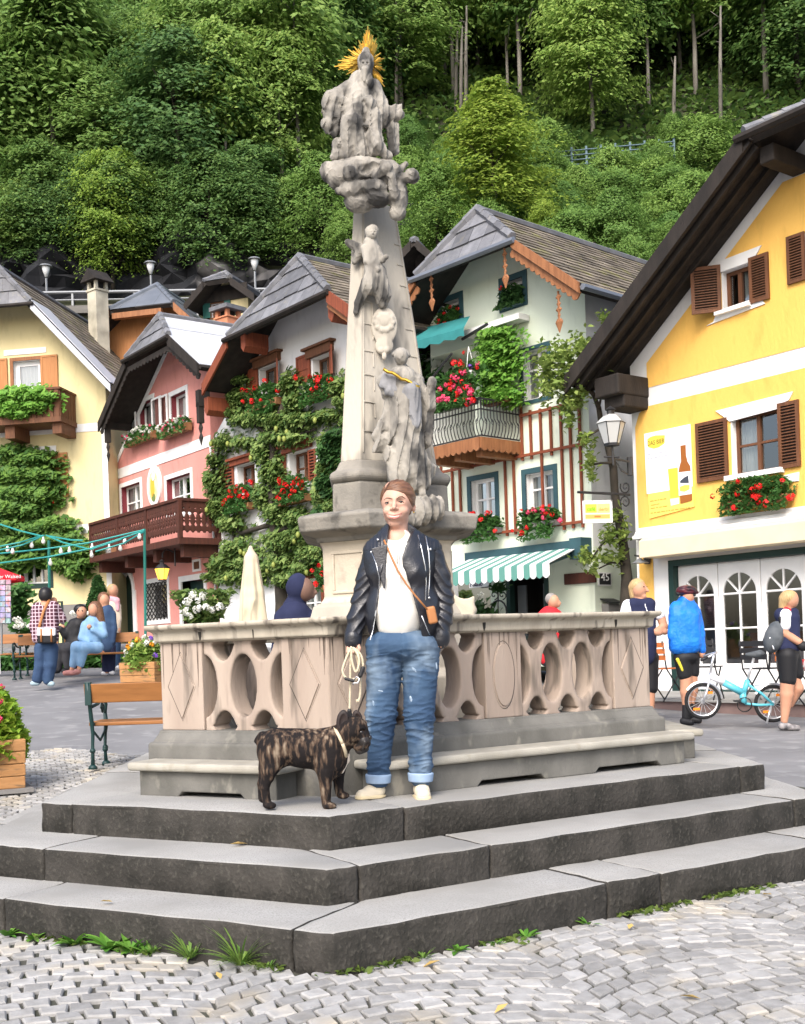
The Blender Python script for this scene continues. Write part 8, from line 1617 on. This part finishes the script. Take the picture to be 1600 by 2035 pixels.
person('blond woman in a cream top with a pink scarf beside the pink doorway', 21.6, (226, 1325), [('e', (226, 1174, 2), (9.5, 11, 12)), ('c', (226, 1184, 0), (226, 1194, 0), 6, 7), ('c', (226, 1196, 0), (226, 1260, 0), 11, 11), ('c', (234, 1225, 4), (236, 1252, 4), 4, 4), ('e', (236, 1254, 4), (5, 4, 6))]+cl((224, 1270, 0), (224, 1320, 0), (8, 5)), [('hair', m_blond, [('e', (223, 1171, -2), (11, 12, 11)), ('c', (217, 1178, -6), (216, 1192, -6), 6, 5)]), ('sweater', m_creamw, [('c', (226, 1202, 0), (226, 1256, 0), 13, 14)]+cl((236, 1205, 2), (237, 1230, 3), (236, 1246, 4), (6, 5, 4))+[fold2()]), ('scarf', m_pinkc, [('c', (222, 1192, 4), (232, 1194, 6), 8, 7), ('c', (234, 1194, 6), (236, 1212, 9), 6, 4)]), ('trousers', m_jeans2, cl((222, 1256, 0), (221, 1322, 0), (10, 7))+cl((231, 1256, 0), (232, 1322, 0), (10, 7))), ('shoe', m_whitec, [('c', (221, 1325, 0), (224, 1326, 5), 5, 4), ('c', (232, 1325, 0), (236, 1326, 5), 5, 4)])])
person('person in a navy hooded top just left of the column behind the balustrade', 13.0, (585, 1440), [('e', (606, 1172, 4), (19, 20, 24)), ('e', (620, 1182, 4), (7, 6, 8)), ('c', (622, 1168, 4), (628, 1178, 4), 3, 4, 2), ('c', (596, 1190, 0), (588, 1330, 0), 16, 22)]+cl((578, 1330, 0), (578, 1430, 0), (14, 9))+cl((598, 1330, 0), (600, 1430, 0), (14, 9)), [('hood', m_navy, [('e', (592, 1168, 0), (24, 26, 29)), ('c', (590, 1190, -2), (586, 1205, -4), 20, 24), ('-e', (626, 1176, 6), (16, 15, 21), None, 3), fold2(1.4, .12)]), ('hooded_top', m_navy, [('c', (572, 1225, 0), (604, 1226, 0), 22, 20), ('c', (586, 1225, 0), (588, 1320, 0), 34, 34), ('c', (560, 1228, 4), (552, 1290, 8), 16, 12), ('c', (612, 1228, 4), (622, 1285, 12), 15, 11), fold2(1.6, .1)]), ('trousers', m_jeans2, cl((576, 1320, 0), (576, 1425, 0), (20, 13))+cl((600, 1320, 0), (602, 1425, 0), (20, 13))), ('shoe', m_blk, [('c', (578, 1434, 0), (592, 1437, 6), 9, 7), ('c', (602, 1434, 0), (618, 1437, 6), 9, 7)])], sk=M('shaded_skin', (.16, .09, .065), rough=.6), face=[(621, 1170, 10)])
person('person in a red shirt seated behind the balustrade by the shop door', 16.0, (1096, 1420), [('e', (1100, 1196, 4), (11, 12, 14)), ('e', (1108, 1202, 6), (5, 6, 5)), ('c', (1108, 1194, 8), (1112, 1199, 9), 2, 2.6, 2), ('c', (1097, 1208, 0), (1095, 1220, 0), 8, 9), ('c', (1094, 1225, 0), (1094, 1310, 0), 18, 16)]+cl((1090, 1310, 0), (1104, 1330, 20), (1104, 1415, 20), (12, 10, 7)), [('hair', M('grey_hair', (.28, .26, .24), (.2, .18, .17), scale=20, rough=.7), [('e', (1095, 1190, -1), (11.5, 12, 12))]), ('shirt', m_redshirt, [('c', (1080, 1226, 0), (1106, 1226, 0), 13, 13), ('c', (1093, 1228, 0), (1093, 1305, 0), 24, 22), fold2()]), ('trousers', m_charc, cl((1088, 1310, 0), (1104, 1318, 22), (1104, 1412, 22), (16, 13, 9)))])
person('broad man in a navy and white cycling jersey behind the balustrade corner', 14.4, (1278, 1432), [('e', (1270, 1172, 4), (14, 15, 18)), ('c', (1281, 1168, 12), (1285, 1175, 13), 2.2, 3, 2), ('e', (1277, 1186, 10), (6, 6, 5)), ('c', (1270, 1186, 0), (1270, 1198, 0), 11, 12), ('c', (1272, 1200, 0), (1276, 1320, 0), 24, 24)]+cl((1312, 1222, 2), (1318, 1246, 6), (1300, 1256, 18), (9, 8, 7))+[('e', (1305, 1258, 18), (9, 7, 6)), ('e', (1318, 1256, 14), (7, 6, 6))]+cl((1264, 1330, 0), (1266, 1420, 0), (14, 8))+cl((1290, 1330, 0), (1292, 1420, 0), (14, 8)), [('hair', m_blond, [('e', (1267, 1164, -2), (16, 17, 15)), ('c', (1258, 1168, -2), (1260, 1184, -3), 9, 8), ('-b', (1284, 1180, 10), (14, 26, 20), 2, None, 2)]), ('jersey', m_navy, [('b', (1274, 1232, 0), (28, 20, 44), 14), ('c', (1256, 1204, 0), (1292, 1204, 0), 12, 12), ('c', (1274, 1260, 2), (1276, 1300, 2), 30, 28), fold2()]), ('sleeve', m_whitec, cl((1250, 1206, 0), (1244, 1226, 6), (1256, 1242, 14), (15, 14, 10))+[fold2()]), ('sleeve', m_whitec, cl((1300, 1208, 0), (1310, 1222, 2), (13, 12))), ('zip', m_whitec, [('c', (1277, 1200, 20), (1283, 1222, 24), 1.6, 1.6)]), ('shorts', m_blk, [('e', (1277, 1306, 0), (32, 24, 18))]+cl((1264, 1310, 0), (1266, 1366, 0), (18, 15))+cl((1291, 1310, 0), (1293, 1366, 0), (18, 15))), ('shoe', m_blk, [('c', (1266, 1426, 0), (1272, 1429, 14), 8, 7), ('c', (1292, 1426, 0), (1300, 1429, 14), 8, 7)])], face=[(1276, 1167, 17.5), (1283, 1167, 11)])
person('cyclist in a bright blue rain jacket and black shorts beside the bicycle', 14.1, (1370, 1438), [('e', (1366, 1186, 2), (13, 14, 17)), ('c', (1364, 1196, 0), (1362, 1206, 0), 10, 11), ('c', (1360, 1210, 0), (1362, 1310, 0), 20, 22), ('e', (1394, 1300, 6), (6, 6, 8))]+cl((1362, 1330, 4), (1363, 1375, 4), (1364, 1412, 4), (12.5, 11.5, 7))+cl((1375, 1330, -4), (1377, 1372, -4), (1372, 1408, -4), (12, 11, 7)), [('jacket', m_blueJ, [('c', (1348, 1212, 0), (1372, 1210, 0), 18, 17), ('b', (1360, 1255, 0), (29, 24, 46), 16), ('e', (1362, 1278, 2), (32, 26, 22)), ('c', (1364, 1196, -2), (1362, 1206, -2), 17, 18), ('c', (1343, 1218, 6), (1336, 1262, 10), 14, 11), ('c', (1336, 1262, 10), (1344, 1285, 14), 10, 8), ('c', (1380, 1218, 0), (1390, 1262, 2), 14, 11), ('c', (1390, 1262, 2), (1394, 1292, 6), 10, 8), ('f', lambda P, d: d+1.5*wob([P[0], P[1], P[2]*.5], .13, 4)+.5*wob(P, .3, 5))]), ('shorts', m_blk, [('e', (1364, 1306, 0), (26, 22, 16))]+cl((1356, 1310, 4), (1360, 1340, 4), (17, 14.5))+cl((1375, 1310, -4), (1377, 1336, -4), (16, 14))), ('shorts_print', M('yellow_print', (.65, .55, .05), rough=.7), [('c', (1342, 1310, 18), (1353, 1332, 16), 3.5, 3)]), ('sock', m_blk, cl((1364, 1402, 4), (1363, 1426, 4), (9, 8.5))+cl((1372, 1400, -4), (1375, 1424, -4), (9, 8.5))), ('shoe', m_blk, [('c', (1358, 1433, 4), (1370, 1435, 14), 8, 6.5), ('c', (1374, 1430, -4), (1388, 1432, 4), 8, 6.5)])])
hm = thing('bicycle_helmet', 'dark red and black bicycle helmet worn by the cyclist in the blue jacket', 'helmet', tuple(pix(1362, 1178, 14.1))); sculpt('shell', [('e', (1364, 1174, 2), (21, 18, 11)), ('c', (1376, 1176, 8), (1384, 1178, 8), 5, 3), ('-b', (1364, 1193, 0), (40, 40, 10), 2, None, 2), ('-c', (1352, 1168, 16), (1380, 1171, 16), 2.6, 2.2, 1), ('-c', (1350, 1173, 20), (1380, 1177, 18), 2.4, 2, 1)], 14.1, M('helmet_paint', (.10, .012, .02), (.02, .02, .025), scale=14, rough=.3), hm, k=3, h=1.5); sculpt('rim', [('c', (1346, 1180, 6), (1378, 1183, 10), 4, 3)], 14.1, m_blk, hm, k=1, h=1.5)
person('cyclist with blond bobbed hair, navy and white jersey and black shorts at the right edge', 13.3, (1562, 1452), [('e', (1572, 1192, 2), (14, 15, 18)), ('c', (1568, 1208, 0), (1566, 1216, 0), 9, 10), ('c', (1564, 1220, 0), (1566, 1310, 0), 20, 20)]+cl((1558, 1240, 12), (1554, 1258, 12), (1580, 1276, 24), (10, 9, 7))+cl((1562, 1350, 8), (1561, 1380, 8), (1556, 1432, 8), (14, 13, 7))+cl((1578, 1345, -8), (1586, 1368, -4), (1574, 1400, -12), (14, 12, 8)), [('hair', m_blond, [('e', (1568, 1188, -1), (18, 18, 16)), ('c', (1560, 1192, 0), (1557, 1206, -2), 12, 9)]), ('jersey', m_navy, [('c', (1553, 1222, 0), (1574, 1220, 0), 14, 14), ('b', (1566, 1258, 0), (22, 20, 42), 14), fold2()]), ('sleeve', m_whitec, cl((1558, 1222, 10), (1556, 1244, 13), (12, 11.5))), ('collar', m_redshirt, [('c', (1560, 1212, 8), (1566, 1214, 8), 6, 5)]), ('shorts', m_blk, [('e', (1566, 1300, 0), (23, 21, 18))]+cl((1562, 1304, 8), (1563, 1350, 8), (20, 16.5))+cl((1576, 1304, -6), (1584, 1338, -6), (18, 15.5))), ('glove', m_blk, [('e', (1588, 1284, 26), (12, 9, 10))]), ('shoe', M('cycling_shoe', (.04, .04, .045), (.3, .28, .28), scale=18, rough=.5), [('c', (1552, 1442, 8), (1580, 1446, 14), 8.5, 6)])])
bp = thing('backpack', 'grey backpack on the back of the blond cyclist', 'backpack', tuple(pix(1535, 1290, 13.3))); sculpt('pack', [('e', (1537, 1266, 6), (19, 20, 32), -14), ('e', (1530, 1278, 8), (13, 16, 18)), fold2(1, .2)], 13.3, m_greyb, bp, k=5, h=1.9); sculpt('reflective_patch', [('c', (1524, 1268, 20), (1530, 1290, 24), 2.5, 2)], 13.3, m_zip, bp, k=1, h=1.2); sculpt('strap', [('c', (1545, 1228, 14), (1552, 1262, 16), 3, 3), ('c', (1528, 1292, 8), (1527, 1330, 6), 3, 2)], 13.3, m_blk, bp, k=1, h=1.4)
# ---- bicycle
YB = 13.6; m_tire = M('tyre_rubber', (.016, .016, .017), rough=.8); m_tealp = M('turquoise_frame_paint', (.10, .45, .55), rough=.35, spec=.5); m_silver = M('silver_alloy', (.62, .63, .65), rough=.3, metal=.7); m_refl = M('orange_reflector', (.75, .22, .02), rough=.3)
bk = thing('bicycle', 'turquoise and white folding bicycle parked before the arched doors', 'bicycle', tuple(pix(1465, 1430, YB)))
def px3(p): return tuple(pxmap(YB)(np.array([Q(p)]))[0])
for cx, cy, r in ((1397, 1393, 33), (1536, 1398, 34)):
    s_ = YB/FPX; c = Vector(px3((cx, cy))); mb = MB(); n = 28; R = r*s_
    mb.tube([c+Vector((R*math.cos(k*2*math.pi/n), .12*R*math.sin(k*.0), R*math.sin(k*2*math.pi/n))) for k in range(n+1)], .024, 6, close=False); wt = mb.build('wheel', [m_tire], bk, smooth=True)
    mb = MB(); mb.tube([c+Vector((R*.9*math.cos(k*2*math.pi/n), 0, R*.9*math.sin(k*2*math.pi/n))) for k in range(n+1)], .011, 5, close=False)
    for k in range(14): a = k*2*math.pi/14; mb.tube([c, c+Vector((R*.9*math.cos(a), 0, R*.9*math.sin(a)))], .0028, 4)
    mb.lathe([(.02, -.03), (.025, 0), (.02, .03)], c, 8); mb.build('rim', [m_silver], wt)
    mb = MB(); mb.tube([c+Vector((R*1.13*math.cos(a), 0, R*1.13*math.sin(a))) for a in np.linspace(.1 if cx < 1450 else .3, 2.5 if cx < 1450 else 2.6, 14)], .02, 5); mb.build('mudguard', [m_silver], bk)
    for a in (.9, 4.0): mb = MB(); e = c+Vector((R*.62*math.cos(a), -.012, R*.62*math.sin(a))); mb.box(e[0]-.04, e[0]+.04, e[1]-.008, e[1]+.008, e[2]-.015, e[2]+.015); mb.build('reflector', [m_refl], wt)
def bt(name, pts, r, mat): return ptube(name, pts, r, YB, mat, bk, 8)
bt('fork', [(1412, 1338, 0), (1410, 1352, 0), (1402, 1378, 6), (1396, 1393, 6)], 2.6, m_silver); bt('frame', [(1412, 1343, 0), (1440, 1357, 0)], 6.5, m_whitec); bt('frame', [(1438, 1356, 0), (1478, 1378, 0)], 7, m_tealp); bt('frame', [(1478, 1378, 0), (1486, 1352, 0)], 5.5, m_tealp); bt('frame', [(1476, 1376, 0), (1478, 1398, 0)], 7, m_tealp); bt('chainstay', [(1478, 1398, 0), (1508, 1401, 5), (1536, 1400, 5)], 2.6, m_tealp); bt('seatstay', [(1486, 1360, 0), (1512, 1378, 5), (1536, 1400, 5)], 2.6, m_tealp)
bt('seatpost', [(1485, 1355, 0), (1498, 1308, 0)], 2.6, m_silver); bt('stem', [(1412, 1340, 0), (1415, 1318, 0), (1420, 1298, 0)], 2.6, m_silver); bt('handlebar', [(1402, 1304, -16), (1420, 1298, -8), (1424, 1296, 4), (1420, 1298, 14), (1400, 1306, 24)], 1.9, m_silver); bt('grip', [(1400, 1306, 24), (1386, 1312, 26)], 2.8, m_black)
sculpt('saddle', [('c', (1484, 1301, 0), (1510, 1300, 0), 3.4, 8.5), ('e', (1512, 1300, 0), (9, 13, 5)), ('-b', (1500, 1315, 0), (40, 40, 9), 1, None, 1)], YB, m_greyb, bk, k=4, h=1.2); bt('rack', [(1500, 1362, 0), (1545, 1362, 0), (1550, 1368, 0), (1537, 1398, 0)], 1.5, m_silver); bt('kickstand', [(1530, 1402, 8), (1519, 1436, 16)], 2.0, m_silver)
mb = MB(); c = Vector(px3((1478, 1400, 6))); mb.tube([c+Vector((.085*math.cos(k*.35), 0, .085*math.sin(k*.35))) for k in range(19)], .008, 4); mb.tube([c, c+Vector((-.10, -.03, .05))], .012, 5); mb.box(c[0]-.14, c[0]-.07, c[1]-.1, c[1]-.02, c[2]+.04, c[2]+.06); mb.build('crank', [m_black], bk)
rh = thing('bicycle_helmet', 'red and white bicycle helmet hanging at the right edge beside the blond cyclist', 'helmet', tuple(pix(1592, 1325, 13.5))); sculpt('shell', [('e', (1594, 1322, 4), (16, 12, 12)), ('-c', (1584, 1318, 16), (1606, 1316, 16), 2.6, 2.4, 1)], 13.5, M('helmet_red', (.5, .02, .03), (.6, .55, .55), scale=9, lo=.5, hi=.55, rough=.3), rh, k=2, h=1.4)
# ---- café furniture on the terrace
def folding_chair(label, px, py, Y, rz, tone, name='folding_chair'):
    t = thing(name, label, 'chair', (0, 0, 0), 'folding cafe chairs by the arched doors'); mb = MB()
    for x in (-.2, .2): mb.tube([(x, -.22, 0), (x, .18, .46), (x*.95, .24, .85)], .011, 5); mb.tube([(x*.9, .24, 0), (x*.9, -.18, .45)], .011, 5)
    mb.build('frame', [m_black], t, smooth=True)
    for i in range(4): mb = MB(); mb.box(-.21, .21, -.2+i*.1, -.12+i*.1, .45, .465); mb.build('seat_slat', [tone], t)
    for i in range(3): mb = MB(); mb.box(-.21, .21, .20+i*.012, .215+i*.012, .58+i*.09, .65+i*.09); mb.build('back_slat', [tone], t)
    p = pix(px, py, Y); t.location = p; t.rotation_euler = (0, 0, rz)
m_oslat = M('orange_chair_slat', (.50, .15, .04), (.42, .12, .035), scale=8, rough=.5)
zt_ = vt_
def terr_y(px):  # depth at which the terrace top is met
    for Y in np.arange(12, 20, .05):
        pass
folding_chair('orange slatted folding chair behind the balustrade corner, left of the blue jacket', 1322, 1392, 16.2, 2.2, m_oslat); folding_chair('orange slatted folding chair at the right edge in front of the arched doors', 1592, 1402, 14.6, .6, m_oslat); folding_chair('dark folding chair between the blue jacket and the bicycle, by the doors', 1402, 1390, 15.9, 2.6, m_black); folding_chair('dark folding chair behind the bicycle saddle', 1520, 1396, 15.2, 2.2, m_black)
